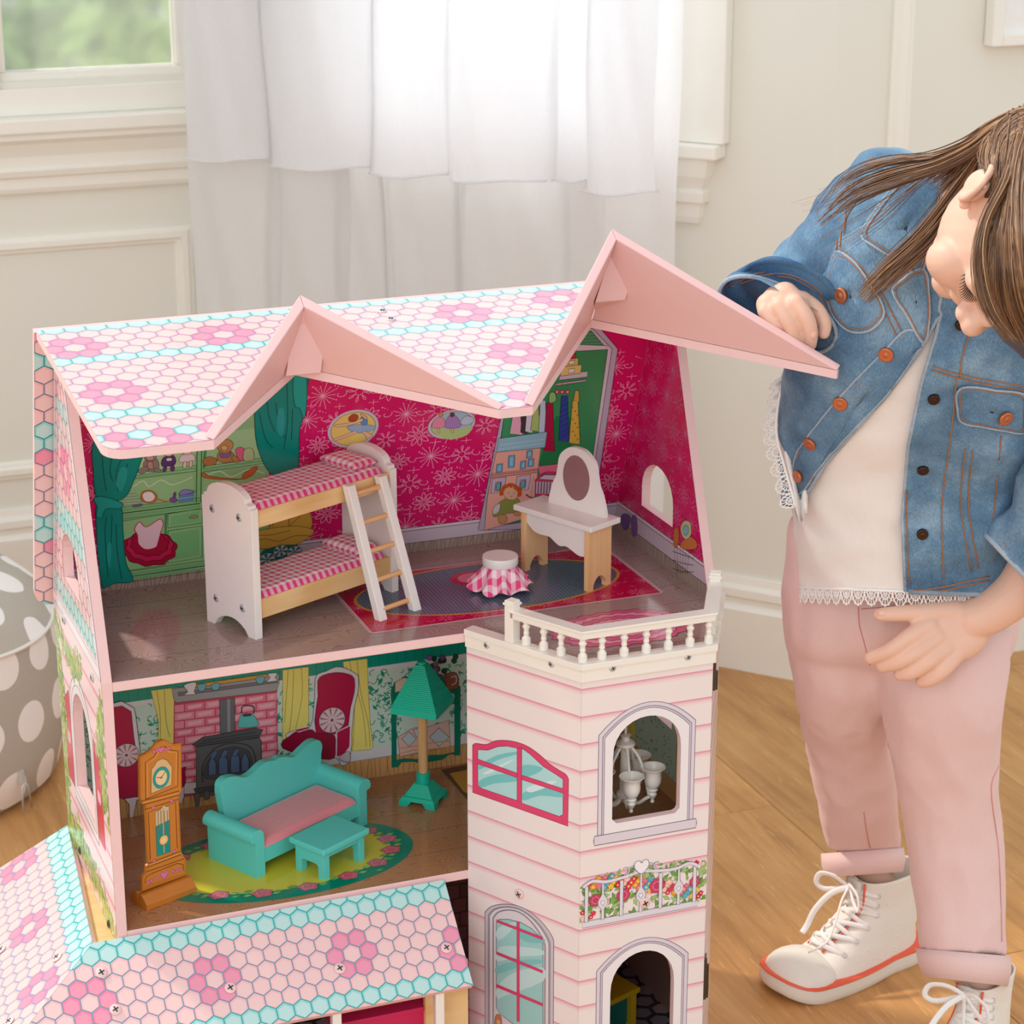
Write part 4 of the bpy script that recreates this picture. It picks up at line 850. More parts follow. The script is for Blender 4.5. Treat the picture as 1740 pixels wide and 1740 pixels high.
# quilt stand with flowers
GS = (0, 122, 100); GD = (0, 70, 60)
for pts in ([(585, 370), (610, 360), (612, 800), (588, 803)], [(925, 370), (955, 365), (955, 735), (925, 740)], [(585, 480), (955, 430), (955, 455), (588, 512)], [(590, 770), (650, 755), (720, 760), (760, 740), (860, 735), (955, 715), (955, 738), (900, 730), (860, 760), (740, 780), (700, 770), (640, 775), (620, 800), (588, 803)], [(600, 350), (860, 330), (950, 370), (950, 400), (600, 430)]): g4(pts, GS, GD, .0007, K=K5)
g4([(605, 345), (650, 320), (700, 330), (690, 380), (605, 400)], (222, 196, 180), K=K5)
g4([(620, 640), (700, 590), (780, 585), (895, 548), (903, 690), (800, 710), (700, 730), (630, 745), (625, 690)], (224, 188, 180), (110, 60, 60), .0008, K=K5)
for pts in ([(640, 650), (680, 610), (720, 650), (680, 690)], [(790, 640), (840, 590), (895, 640), (840, 690)], [(700, 600), (740, 590), (760, 620), (720, 640)]): g4(pts, (190, 206, 214), (120, 40, 60), .0009, K=K5)
for pts in ([(625, 700), (700, 690), (800, 670), (903, 660)], [(630, 730), (700, 710), (800, 705), (900, 690)]): pw_.line(G(pts, K5), .0016, (214, 160, 90))
g4([(640, 470), (710, 450), (900, 440), (895, 545), (700, 590), (640, 600)], (200, 220, 210), (200, 220, 210), .0003, K=K5)
r = random.Random(4)
for k in range(26):
    x, y = 770+r.uniform(0, 190), 205+r.uniform(0, 120); c = r.choice([(110, 80, 140), (130, 100, 160), (30, 90, 60), (20, 70, 60), (150, 110, 120)])
    g4([(x-16, y), (x-4, y-14), (x+14, y-8), (x+12, y+12), (x-6, y+16)], c, (30, 30, 40), .0005, 2, K5)
g4([(880, 300), (935, 295), (945, 370), (890, 385), (875, 340)], (150, 90, 70), K=K5, n=3); pw_.line(G(smooth([(905, 320), (930, 312), (932, 345), (908, 360)], 4), K5), .0016, (200, 190, 196))
pw_.build('printed_wall_scene', bwl, 'print')
# ground-floor back wall: brick-like kitchen print
pk = Pr((0, D, ZG), (1, 0, 0), (0, 0, 1), cv=[cvl]); pk.poly(cvl, (96, 58, 62))
for j in range(14):
    for k in range(34): x = k*.022+(.011 if j % 2 else 0); pk.poly([(x+.001, j*.022+.001), (x+.021, j*.022+.001), (x+.021, j*.022+.021), (x+.001, j*.022+.021)], (150, 96, 92) if (j*7+k*3) % 4 else (128, 84, 84), k == 0)
pk.build('printed_tiles', bwl, 'print')
pt = Pr((0, 0, ZG), (1, 0, 0), (0, 1, 0)); pt.z = .0004; pt.cvs = [[(0, 0), (W, 0), (W, D), (0, D)], [(T0[0]+.01, 0), (T1[0], T1[1]+.012), (T2[0], T2[1]+.012), (W, -.01)]]
pt.poly([(0, -.14), (W, -.14), (W, D), (0, D)], (60, 56, 66))
for j in range(18):
    for k in range(26):
        x, y = k*.03+(.015 if j % 2 else 0), -.14+j*.026; pt.poly([(x+.014*cos(pi/3*q+.5), y+.013*sin(pi/3*q+.5)) for q in range(6)], (140, 134, 146) if (j+k) % 3 else (170, 150, 156), k == 0)
pt.cvs = None; pt.disk((.56, .0), .085, (176, 14, 44), .08, n=40)
pt.build('printed_tiles', floors['ground_floor'], 'gloss')
YC_ = (236, 222, 120)
# side walls inside, living room and ground floor
for xx, par, nx in ((0, lw, 1), (W, rw, -1)):
    for z0, c1_, c2_ in ((ZL, (190, 216, 204), (10, 150, 130)), (ZG, (150, 120, 110), (120, 90, 84))):
        pr = Pr((xx, 0 if nx > 0 else D, z0), (0, nx, 0), (0, 0, 1), cv=[[(a, b) for a, b in [(0, 0), (D, 0), (D, H-T), (0, H-T)]]] if z0 != ZL else None)
        if z0 == ZL:
            hu = [(lo_u0, lo_u1)] if nx > 0 else [(D-lo_u1, D-lo_u0)]
            hv = lo_v0+H; hole = [(a if nx > 0 else D-a, b+H) for a, b in holeL]
            if nx < 0: hole = [hole[1], hole[0]]+hole[:1:-1]
            pr.cvs = around_arch([(0, 0), (D, 0), (D, H-T), (0, H-T)], hole, hu[0][0], hu[0][1], hv)
        pr.poly([(0, 0), (D, 0), (D, .235), (0, .235)], c1_); pr.poly([(0, .235), (D, .235), (D, H-T), (0, H-T)], c2_)
        if z0 == ZL:
            rq = random.Random(6); pr.lay()
            for k in range(260): x, y, a_, q = rq.uniform(0, D), rq.uniform(.03, .22), rq.uniform(0, 6.3), rq.uniform(.004, .008); pr.line([(x+q*f*cos(a_+f*2.2), y+q*f*sin(a_+f*2.2)) for f in (0, .35, .7, 1)], .0014, (24, 146, 118), False)
            pr.poly([(0, 0), (D, 0), (D, .03), (0, .03)], (206, 160, 104))
            for x in (.055, .213): pr.outl([(x, .035), (x+.034, .035), (x+.03, .15), (x+.036, .29), (x, .29), (x+.006, .15)], YC_, (120, 100, 50), .0008); pr.line([(x+.014, .04), (x+.016, .28)], .0006, (120, 100, 50))
        pr.build('printed_wallpaper', par)
# ---- outer face of the left wall: tiled gable, ivy, boards, shutters ----
pcsL = around_arch([(0, -.64), (D, -.64), (D, -.02), (0, -.02)], holeL, lo_u0, lo_u1, lo_v0)+around_arch(cvR, holeA, u0, u1, v0)+[[(0, -.02), (D, -.02), (D, 0), (0, 0)]]
po = Pr((-T, D, ZO), (0, -1, 0), (0, 0, 1), cv=[flip(p) for p in pcsL])
U = lambda pts, K=K0: po.uv(pts, K)
po.poly([(0, -.64), (D, -.64), (D, 0), (RY+.02, .352), (RY-.02, .352), (0, 0)], (246, 220, 226))
for k in range(22): v = .04-.032*k; po.poly([(0, v), (D, v), (D, v-.005), (0, v-.005)], (244, 170, 192), k == 0); po.line([(0, v), (D, v)], .0008, (222, 120, 160), False)
# gable tiles, tilted rows
gab = [(0.004, -.02), (D-.004, -.02), (D-.004, 0), (RY+.02-.001, .350), (RY-.02+.001, .350), (.004, 0)]
po.cvs = [q for q in (clip(p, [(0.014, .02), (D-.014, .02), (D-.014, .03), (RY+.012, .350), (RY-.012, .350), (.014, .03)]) for p in po.cvs) if len(q) > 2]
hexes(po, .0215, 0, D, .02, .36, lambda i, j: 'b' if i in (0, 1, 6, 7, 14) else 'p', fl=[(.15, .2), (.10, .3)])
po.cvs = [flip(p) for p in pcsL]
for a, b in (((.008, .012), (RY-.018, .35)), ((D-.008, .012), (RY+.018, .35))): po.line([a, b], .012, (240, 236, 244)); po.line([a, b], .0012, (150, 140, 170))
po.line([(.002, .008), (D-.002, .008)], .014, (240, 236, 244)); po.line([(.002, .002), (D-.002, .002)], .001, (150, 140, 170))
fa = lambda pts, s, c_: [((a-c_[0])*s+c_[0], (b-c_[1])*s+c_[1]) for a, b in pts]
hl = flip(holeL); ctr = (D-(lo_u0+lo_u1)/2, (lo_v0+lo_v1)/2)
po.poly(fa(hl, 1.32, ctr), (120, 110, 130)); po.poly(fa(hl, 1.29, ctr), (240, 236, 244)); po.line(fa(hl, 1.15, ctr), .001, (120, 110, 130), closed=True)
for sx in (-1, 1):
    x = ctr[0]+sx*.093; po.outl([(x-.019, lo_v0-.01), (x+.019, lo_v0-.01), (x+.019, lo_v1-.04), (x+sx*-.019, lo_v1-.02), (x-.019, lo_v1-.045)], (216, 50, 90), (150, 20, 60), .0012)
    po.disk((x-.004, lo_v0+.05), .006, (246, 200, 214), .008); po.disk((x+.004, lo_v0+.05), .006, (246, 200, 214), .008)
r = random.Random(11)
def ivy(path, n, sp):
    for k in range(n):
        f = r.random()*(len(path)-1); i = int(f); g = f-i; x = path[i][0]*(1-g)+path[i+1][0]*g+r.gauss(0, sp); y = path[i][1]*(1-g)+path[i+1][1]*g+r.gauss(0, sp); s = r.uniform(.0025, .006); a = r.uniform(0, 6)
        po.poly([(x+s*cos(a+q*1.57)*(1 if q % 2 else 1.7), y+s*sin(a+q*1.57)*(1 if q % 2 else 1.7)) for q in range(4)], r.choice([(150, 190, 90), (176, 206, 110), (190, 200, 120), (130, 176, 90)]), k % 60 == 0)
ivy([(.0, -.02), (.02, -.12), (.01, -.25), (.03, -.4)], 420, .010); ivy([(D-.01, -.03), (D-.03, -.1), (D-.015, -.16)], 220, .010); ivy([(.03, -.03), (.1, -.05), (.16, -.03)], 160, .008); ivy([(.03, -.3), (.1, -.29), (.2, -.3), (D-.01, -.33)], 420, .010)
po.build('printed_siding', lw, 'gloss')
for x, y in ((235/2.175, 0),): pass
screw(lw, PP(109, 1053, (-T-.0005, 0, 0), (1, 0, 0)), (-1, 0, 0), .006, 'steel'); screw(lw, PP(157, 1151, (-T-.0005, 0, 0), (1, 0, 0)), (-1, 0, 0), .006, 'steel')
screw(lw, PP(136, 1445, (-T-.0005, 0, 0), (1, 0, 0)), (-1, 0, 0), .005, 'steel_dark'); screw(lw, PP(185, 1570, (-T-.0005, 0, 0), (1, 0, 0)), (-1, 0, 0), .005, 'steel_dark')
# ================= ROOF =================
EA = V((RX0, -.220, .3375+ZO)); RD_ = V((0, EA.y-RY, EA.z-RZ)).normalized(); SL = .3705
ND = V((1, 0, 0)).cross(V((0, -RD_.y, -RD_.z))); ND = ND if ND.z > 0 else -ND      # upward normal
RF = Fr((RX0, RY, RZ), (1, 0, 0), -RD_)     # u along ridge, v = minus distance down the slope
def rs(x, y): q = RF.inverted() @ PP(x, y, (RX0, RY, RZ), ND); return (q.x, q.y)
WR = RX1-RX0; SE = -SL
n1L, n1A, n1R = rs(365, 750), rs(502, 623), rs(846, 694); n2L, n2A, n2R = rs(905, 690), rs(1005, 543), rs(1424, 631)
n1L, n1R, n2L = (n1L[0], SE), (n1R[0], SE), (n2L[0], SE); n2R = (WR-.006, SE+.010)
rc = .022
cornL = [(rc-rc*sin(pi/2*k/5), SE+rc-rc*cos(pi/2*k/5)) for k in range(6)]
outer = [(0, 0)]+cornL[::-1]+[n1L, n1A, n1R, n2L, n2A, n2R, (WR-.002, SE+.014), (WR-.004, SE+.03), (WR-.024, 0)]
rp = bpy.data.objects.new('front_roof_panel', None); 
m = MB(); m.prism(outer, -.010, 0, M=RF); rfp = m.build('front_roof_panel', 'pink_edge', house)
pcs = [[(0, 0)]+cornL[::-1]+[n1L, (n1L[0], 0)], [(n1L[0], 0), n1L, n1A, (n1A[0], 0)], [(n1A[0], 0), n1A, n1R, (n1R[0], 0)], [(n1R[0], 0), n1R, n2L, (n2L[0], 0)], [(n2L[0], 0), n2L, n2A, (n2A[0], 0)], [(n2A[0], 0), n2A, n2R, (WR-.003, SE+.02), (WR-.024, 0)]]
pr = Pr(RF.col[3].to_3d(), (1, 0, 0), -RD_, cv=pcs); pr.z = .0003
def up(x, y, K=K0): return rs(*K([(x, y)])[0])
b0 = up(172, 702)[1]; hp = .0239; rp_ = hp*.866
v_last = up(197, 743)[1]
ph = v_last; rows_b = []
nrow = round((0-v_last)/rp_)+2
blue_rows = set()
def rowof(v): return round((v-v_last)/rp_)
for (x, y) in ((172, 702), (107, 620)): blue_rows.add(rowof(up(x, y)[1]))
top = rowof(-.012); blue_rows |= {top, top+1, top-1} if False else {top, top+1}
u_off = up(197, 743)[0]
while u_off > 0: u_off -= hp
def colr(i, j):
    i -= 2
    if i in blue_rows or i > top: return 'b'
    if i == 0: return 'b' if j % 2 else 'h'
    if i < 0: return 'h' if (j % 2 == 0) else 'p'
    return 'p'
hexes(pr, hp, u_off-hp, WR+hp, v_last-2*rp_, .03, colr, fl=[up(130, 592), up(362, 569), up(203, 669), up(780, 532), up(882, 598), up(960, 512)], line=(168, 140, 180), bl=(60, 170, 172))
pr.build('printed_tiles', rfp, 'gloss')
for x, y in ((650, 530), (664, 544)): q = RF @ V((*rs(x, y), .0006)); screw(rfp, q, ND, .0055)
# back roof panel, printed on the side that shows past the gable
BD = BL.copy(); LB = .405; bdir = V((0, .106, -.287)).normalized()
RB_ = Fr((RX0, RY+.0168, RZ-.006), (1, 0, 0), -bdir); nb = RB_.col[2].to_3d()
sg = 1 if nb.y < 0 else -1
cb = [(rc-rc*sin(pi/2*k/5), -LB+rc-rc*cos(pi/2*k/5)) for k in range(6)]
outb = [(0, 0)]+cb[::-1]+[(WR-.02-rc, -LB), (WR-.02, -LB+rc), (WR-.02, 0)]
m = MB(); m.prism(outb, -.009*sg if sg > 0 else 0, 0 if sg > 0 else .009, M=RB_); rbp = m.build('back_roof_panel', 'pink_edge', house)
for nm, flipn in (('printed_tiles', False), ('printed_tiles', True)):
    if not flipn: pr = Pr(RB_.col[3].to_3d(), (1, 0, 0), -bdir, cv=[outb]); ca = lambda i, j: 'b' if i in (0, 6, 7, 13, 14, 19) else ('h' if (i*5+j*3) % 7 == 0 else 'p'); pr.z = .0002
    else: pr = Pr(RB_.col[3].to_3d()+V((WR, 0, 0))-nb*.009, (-1, 0, 0), -bdir, cv=[[(WR-a, b) for a, b in outb]]); pr.z = .0002
    hexes(pr, .0225, -.0112, WR+.02, -LB-.005, .03, ca, line=(90, 130, 150), bl=(20, 150, 150)); pr.build(nm, rbp, 'gloss')
# piano hinge bar under the ridge
m = MB(); m.cyl((RX0+.02, RY, RZ-.012), (RX1-.02, RY, RZ-.012), .003, n=10); m.build('ridge_hinge', 'hinge_metal', house, smooth=True)
# ---- dormers: two boards meeting over each notch, plus a corner block ----
def roofpt(p): return RF @ V((p[0], p[1], 0))
def dormer(A, L_, R_, apx_out, apx_in, blk):
    Bp = roofpt(A)+ND*.0; Lp = roofpt(L_); Rp = roofpt(R_)
    AO = PP(*apx_out, Bp, (1, 0, 0)); AI = PP(*apx_in, Bp, (1, 0, 0))
    for foot, nm in ((Lp, 'L'), (Rp, 'R')):
        vdir = (foot-Bp).normalized(); ap = AI; nrm = (foot-Bp).cross(ap-Bp).normalized()
        if nrm.dot(ND) < 0: nrm = -nrm                     # outward
        side = V((-1 if nm == 'L' else 1, 0, 0)); 
        if nrm.dot(side+ND*.3) < 0: nrm = -nrm
        th = .011; m = MB()
        f2 = foot+vdir*.0
        inn = [Bp, f2, ap]; ft = foot+nrm*th; ou = [Bp+nrm*th*.8, ft, AO]
        # small blunt foot
        e = (ap-foot).normalized(); inn = [Bp, foot, foot+e*.006, ap]; ou = [Bp+nrm*th*.8, foot+nrm*th, foot+nrm*th+e*.006, AO]
        m.add(inn+ou, [(0, 1, 2, 3), (7, 6, 5, 4), (0, 4, 5, 1), (1, 5, 6, 2), (2, 6, 7, 3), (3, 7, 4, 0)])
        m.build('dormer_board', 'pink_board', house, bevel=.0012)
    # block in the fold
    (ba, bb, bc, bd), dpt = blk                              # four photo points of its front face: top left, top right, bottom right, bottom left
    nB = (ray(*ba)).normalized(); q0 = AI+(Bp-AI)*.25; fr = [PP(*p, q0+V((0, -.002, 0)), V((0, 1, 0))) for p in (ba, bb, bc, bd)]
    top = AI+(Bp-AI)*.06
    m = MB(); m.add(fr+[top, Bp+(AI-Bp)*.12+V((0, .004, 0))], [(0, 1, 2, 3), (0, 4, 1), (1, 4, 5, 2), (3, 2, 5), (0, 3, 5, 4)])
    m.build('corner_block', 'pink_board', house, bevel=.0008, seg=1)
dormer(n1A, n1L, n1R, (510, 500), (517, 521), ((497, 551), (557, 548), (546, 634), (485, 640)), 0)if False else None
dormer(n1A, n1L, n1R, (510, 500), (517, 521), (((497, 551), (557, 548), (546, 634), (485, 640)), 0))
dormer(n2A, n2L, n2R, (1040, 388), (1048, 407), (((1036, 434), (1087, 431), (1063, 510), (1011, 514)), 0))
# ================= BAY TOWER =================
ZB0 = .0; ZT = ZO-.0008
def v2(p): return V((p[0], p[1], 0))
def tower_panel(name, A, B, hole=(), thick=.009):
    A = v2(A); B = v2(B); L = (B-A).length; Fm = Fr(A, B-A, (0, 0, 1))     # u along face, v = world z, normal outward
    m = MB(); m.prism([(0, 0), (L, 0), (L, ZT), (0, ZT)], -thick, 0, M=Fm, holes=hole); return m.build(name, 'pink_edge', house), Fm, L
z1l = HZ(T1, 1172); zst = HZ(T1, 1172)-HZ(T1, 1219)
def tower_print(Fm, L, cvs):
    p = Pr(Fm.col[3].to_3d(), Fm.col[0].to_3d(), (0, 0, 1), cv=cvs); p.z = .0002
    p.poly([(0, 0), (L, 0), (L, ZT), (0, ZT)], (240, 230, 229))
    for st, (a, b, c_) in enumerate(((0, .0072, (240, 218, 221)), (0, .0046, (238, 202, 210)), (0, .0026, (234, 176, 192)))):
        p.lay(); z = z1l
        while z > 0: p.poly([(0, z-b+.001), (L, z-b+.001), (L, z+.0004), (0, z+.0004)], c_, False); z -= zst
    p.lay(); z = z1l
    while z > 0: p.line([(0, z+.0004), (L, z+.0004)], .0008, (222, 128, 156), False); z -= zst
    return p
# left face
tl, FL, LL = tower_panel('tower_left_panel', T0, T1)
ptl = tower_print(FL, LL, None); X = lambda pts, K: ptl.uv(pts, K)
MG, MGD = (222, 66, 112), (150, 30, 80)
fr = [(85, 1400), (85, 1110), (105, 1098), (170, 1105), (225, 1083), (290, 1080), (360, 1092), (430, 1120), (500, 1170), (560, 1225), (620, 1265), (660, 1290), (676, 1320), (672, 1608)]
ptl.outl(X(smooth(fr[1:-1], 3)+[fr[-1], fr[0]], K6), MG, MGD, .0008)
TA, TB_ = (176, 222, 224), (120, 200, 202)
inn = [(118, 1345), (118, 1138), (180, 1140), (240, 1118), (300, 1115), (362, 1130), (362, 1450), (140, 1375)]; inn2 = [(388, 1128), (440, 1165), (520, 1240), (600, 1290), (642, 1320), (642, 1535), (620, 1548), (388, 1465)]
for pts in (inn, inn2):
    ptl.outl(X(pts, K6), TA, MGD, .0007)
for st in ([(130, 1230), (240, 1170), (360, 1150), (360, 1165), (240, 1200), (130, 1260)], [(125, 1330), (230, 1290), (360, 1290), (360, 1330), (220, 1345), (140, 1370)], [(400, 1230), (520, 1250), (440, 1300), (395, 1290)], [(400, 1400), (520, 1370), (630, 1400), (630, 1430), (500, 1420), (400, 1450)]): ptl.poly(X(smooth(st, 3, True), K6), TB_)
for st in ([(150, 1280), (300, 1210), (340, 1200), (200, 1280)], [(420, 1370), (560, 1330), (600, 1340), (450, 1400)]): ptl.poly(X(smooth(st, 3, True), K6), (214, 236, 240))
ptl.outl(X([(112, 1192), (362, 1282), (362, 1310), (112, 1222)], K6), MG, MGD, .0006); ptl.outl(X([(386, 1292), (645, 1378), (645, 1405), (386, 1320)], K6), MG, MGD, .0006); ptl.outl(X([(360, 1126), (388, 1128), (388, 1465), (360, 1455)], K6), MG, MGD, .0006)
# tall arched window lower left
def archpts(l, r_, topy, lb, rb, n=10): pass
LV = (206, 198, 206); LVD = (96, 88, 104)
out1 = [(168, 1760), (168, 945), (210, 908), (290, 893), (380, 905), (460, 945), (530, 1005), (585, 1075), (610, 1125), (606, 1900)]
def shrink(pts, f, cx=388, by=1760): return [(cx+(x-cx)*f, y+(1-f)*(150 if y < 1600 else 0)) for x, y in pts]
ptl.outl(X(smooth(out1[1:-1], 3)+[out1[-1], out1[0]], K7), LV, LVD, .0009)
for f_, c_ in ((.90, (176, 168, 182)), (.86, (226, 220, 226)), (.77, (186, 178, 190)), (.74, (220, 214, 222))):
    q = shrink(out1, f_); ptl.outl(X(smooth(q[1:-1], 3)+[q[-1], q[0]], K7), c_, LVD, .0006)
gl = [(243, 1560), (243, 1010), (262, 990), (320, 990), (400, 1010), (470, 1050), (520, 1100), (542, 1150), (542, 1800), (400, 1700), (270, 1600)]
ptl.outl(X(gl, K7), (156, 208, 208), LVD, .0009)
for st in ([(250, 1050), (350, 1010), (370, 1020), (300, 1100), (250, 1120)], [(250, 1190), (300, 1160), (520, 1180), (540, 1220), (380, 1230), (250, 1260)], [(250, 1420), (360, 1330), (540, 1300), (540, 1390), (300, 1480), (250, 1500)]): ptl.poly(X(smooth(st, 3, True), K7), (190, 224, 226))
for st in ([(380, 1060), (540, 1110), (540, 1140), (420, 1130)], [(250, 1290), (420, 1250), (540, 1250), (540, 1270), (380, 1300), (250, 1340)]): ptl.poly(X(smooth(st, 3, True), K7), (126, 196, 198))
for pts in ([(375, 1002), (392, 1006), (392, 1650), (375, 1645)], [(243, 990), (542, 1105), (542, 1122), (243, 1006)], [(243, 1196), (542, 1318), (542, 1336), (243, 1214)], [(243, 1405), (542, 1530), (542, 1548), (243, 1424)]): ptl.outl(X(pts, K7), MG, MGD, .0004)
ptl.outl(X(smooth([(232, 1700), (235, 1620), (255, 1600), (275, 1620), (278, 1700)], 3), K7), (196, 130, 90), (90, 50, 30), .0006); ptl.disk(X([(256, 1650)], K7)[0], .003, (230, 180, 130))
ptl.build('printed_siding', tl, 'print')
screw(tl, FL @ V((*X([(391, 827)], K7)[0], .001)), FL.col[2].to_3d(), .0068, 'pink_edge'); 
# right (front) face with the two arched openings
LR = T2[0]-T1[0]; FRm = Fr((T1[0], T1[1], 0), (1, 0, 0), (0, 0, 1))
def fx(pts, K): 
    o = FRm.col[3].to_3d(); n = FRm.col[2].to_3d(); r_ = []
    for x, y in K(pts): q = FRm.inverted() @ PP(x, y, o, n); r_.append((q.x, q.y))
    return r_
h1 = fx([(945, 1560), (948, 1160), (1000, 1010), (1090, 945), (1170, 925), (1240, 925), (1310, 955), (1355, 1010), (1360, 1100), (1352, 1490), (1310, 1525)], K6)
a0_, a1_ = fx([(945, 1300), (1364, 1200)], K6); z0_ = (fx([(960, 1590)], K6)[0][1]+fx([(1320, 1530)], K6)[0][1])/2; zt_ = fx([(1200, 922)], K6)[0][1]
def arch2(l, r_, b, t_, h, n=14, rc=.006):
    c = (l+r_)/2; w_ = (r_-l)/2
    pts = [(l+rc, b), (r_-rc, b), (r_-rc*.3, b+rc*.3), (r_, b+rc)]
    return pts+[(c+w_*cos(pi*k/n), t_-h+h*sin(pi*k/n)**.9) for k in range(n+1)]+[(l, b+rc), (l+rc*.3, b+rc*.3)]
hole1 = arch2(a0_[0], a1_[0], z0_, zt_, .046)
d0, d1 = fx([(970, 1500), (1380, 1400)], K7); dz = fx([(1210, 1188)], K7)[0][1]
hole2 = arch2(d0[0], d1[0], ZG+.002, dz, .05)
tr_, FRm, LR = tower_panel('tower_front_panel', T1, T2, [hole1, hole2])
def pieces(L, holes_, z0, z1):               # convex pieces of a panel with stacked arched openings
    out = []; zc = z0
    for l, r_, b, h in holes_:
        out.append([(0, zc), (L, zc), (L, b), (0, b)]); top = max(p[1] for p in h); hl = sorted([p for p in h], key=lambda p: p[0])
        ts = top+.004; out.append([(0, b), (l, b), (l, ts), (0, ts)]); out.append([(r_, b), (L, b), (L, ts), (r_, ts)])
        ap = [p for p in h[4:-2]]
        for i in range(len(ap)-1): a, c = ap[i], ap[i+1]; out.append([(c[0], c[1]), (a[0], a[1]), (a[0], ts), (c[0], ts)])
        out.append([(l, b), (l+.006, b), (l, b+.006)]); out.append([(r_-.006, b), (r_, b), (r_, b+.006)]); zc = ts
    out.append([(0, zc), (L, zc), (L, z1), (0, z1)]); return out
pcs = pieces(LR, [(d0[0], d1[0], ZG+.002, hole2), (a0_[0], a1_[0], z0_, hole1)], 0, ZT)
ptr = tower_print(FRm, LR, pcs); X2 = lambda pts, K: ptr.uv(pts, K)
def seg_arch(l, r_, b, sp, rise, n=14):      # straight sides, low segmental arch with shoulders
    return [(l, b), (r_, b)]+[((l+r_)/2+(r_-l)/2*(1-2*k/n), sp+rise*(1-(1-2*k/n)**2)) for k in range(n+1)]
def surround(l, r_, b, t_, sill):
    for e, c_ in ((.0185, LVD), (.0178, (222, 214, 226)), (.0135, LVD), (.0128, (206, 196, 212)), (.0108, LVD), (.0102, (238, 234, 238))):
        rise = .026+e*.35; ptr.poly(seg_arch(l-e, r_+e, b-(e if not sill else .012), t_+e*.95-rise, rise), c_)
surround(a0_[0], a1_[0], z0_, zt_, True)
l, r_ = a0_[0]-.022, a1_[0]+.022
ptr.outl([(l, z0_-.024), (r_, z0_-.024), (r_+.001, z0_-.018), (r_, z0_-.012), (l, z0_-.012), (l-.001, z0_-.018)], (222, 214, 226), LVD, .0009)
surround(d0[0], d1[0], ZG+.02, dz, False)
# printed flower balcony
zf = lambda x, y: X2([(x, y)], K7)[0]
bl_, br_ = zf(800, 1025), zf(1590, 860); zb_ = bl_[1]; 
r = random.Random(21); cvs_keep = ptr.cvs; ptr.cvs = [[(.0005, zb_-.01), (LR-.0005, zb_-.01), (LR-.0005, zb_+.09), (.0005, zb_+.09)]]
u_a, u_b = .004, LR-.012; HB = .054
for k in range(230):
    x = r.uniform(0.001, LR-.001); y = zb_+r.uniform(.002, HB+.010*sin(pi*x/LR)); s = r.uniform(.003, .006); a = r.uniform(0, 6.3)
    ptr.outl([(x+s*1.3*cos(a), y+s*1.3*sin(a)), (x+s*.5*cos(a+1.4), y+s*.5*sin(a+1.4)), (x-s*cos(a), y-s*sin(a)), (x+s*.5*cos(a-1.4), y+s*.5*sin(a-1.4))], r.choice([(140, 186, 96), (110, 166, 80), (160, 200, 120)]), (50, 80, 50), .0004, k % 10 == 0)
fc = [(214, 40, 70), (240, 190, 80), (90, 180, 210), (236, 120, 150), (240, 160, 60), (226, 60, 90), (250, 200, 190)]
for k in range(66):
    x = .004+(LR-.008)*((k*.618) % 1); y = zb_+.006+(HB-.006)*((k*.377+.2) % 1)+.008*sin(pi*x/LR); s = r.uniform(.0028, .0048); c_ = fc[k % 7]
    ptr.outl([(x+s*(1+.22*sin(5*t))*cos(t), y+s*(1+.22*sin(5*t))*sin(t)) for t in (2*pi*q/15 for q in range(15))], c_, (90, 30, 40), .0004, k % 6 == 0); ptr.disk((x, y), s*.35, (246, 220, 120), n=6, lay=False)
for x, y, s in ((.056, zb_+.03, .0085), (.1, zb_+.034, .010), (.02, zb_+.03, .008), (.15, zb_+.03, .007)):
    for q, c_ in ((1, (214, 70, 110)), (.7, (232, 110, 146)), (.4, (206, 60, 100))): pts = [(x+s*q*(1+.1*sin(6*t+q*9))*cos(t), y+s*q*(1+.1*sin(6*t+q*9))*sin(t)) for t in (2*pi*w_/16 for w_ in range(16))]; ptr.poly(pts, c_); ptr.line(pts, .0005, (120, 20, 60), closed=True)
RW, RWD = (226, 222, 232), (110, 104, 124)
ptr.outl([(u_a, zb_-.004), (u_b, zb_-.004), (u_b, zb_+.004), (u_a, zb_+.004)], RW, RWD, .0006)
xc = (u_a+u_b)/2
for f_ in (.03, .33, .67, .97): x = u_a+(u_b-u_a)*f_; ptr.outl([(x-.0022, zb_+.003), (x+.0022, zb_+.003), (x+.0022, zb_+.05), (x-.0022, zb_+.05)], RW, RWD, .0005)
for f_ in (.17, .5, .83):
    x = u_a+(u_b-u_a)*f_; ptr.outl([(x-.002, zb_+.003), (x+.002, zb_+.003), (x+.0018, zb_+.017), (x+.006, zb_+.022), (x+.0062, zb_+.028), (x+.0015, zb_+.036), (x+.0012, zb_+.055), (x-.0012, zb_+.055), (x-.0015, zb_+.036), (x-.0062, zb_+.028), (x-.006, zb_+.022), (x-.0018, zb_+.017)], RW, RWD, .0005)
    hrt = [(x, zb_+.021), (x+.0028, zb_+.0255), (x+.002, zb_+.028), (x, zb_+.0268), (x-.002, zb_+.028), (x-.0028, zb_+.0255)]; ptr.outl(hrt, (246, 240, 244), RWD, .0005)
rail = smooth([(u_a, zb_+.050), (u_a+.012, zb_+.056), (u_a+.03, zb_+.052), (xc-.02, zb_+.054), (xc, zb_+.057), (xc+.02, zb_+.054), (u_b-.03, zb_+.052), (u_b-.012, zb_+.056), (u_b, zb_+.050)], 4)
ptr.line(rail, .0048, RWD); ptr.line(rail, .0038, RW)
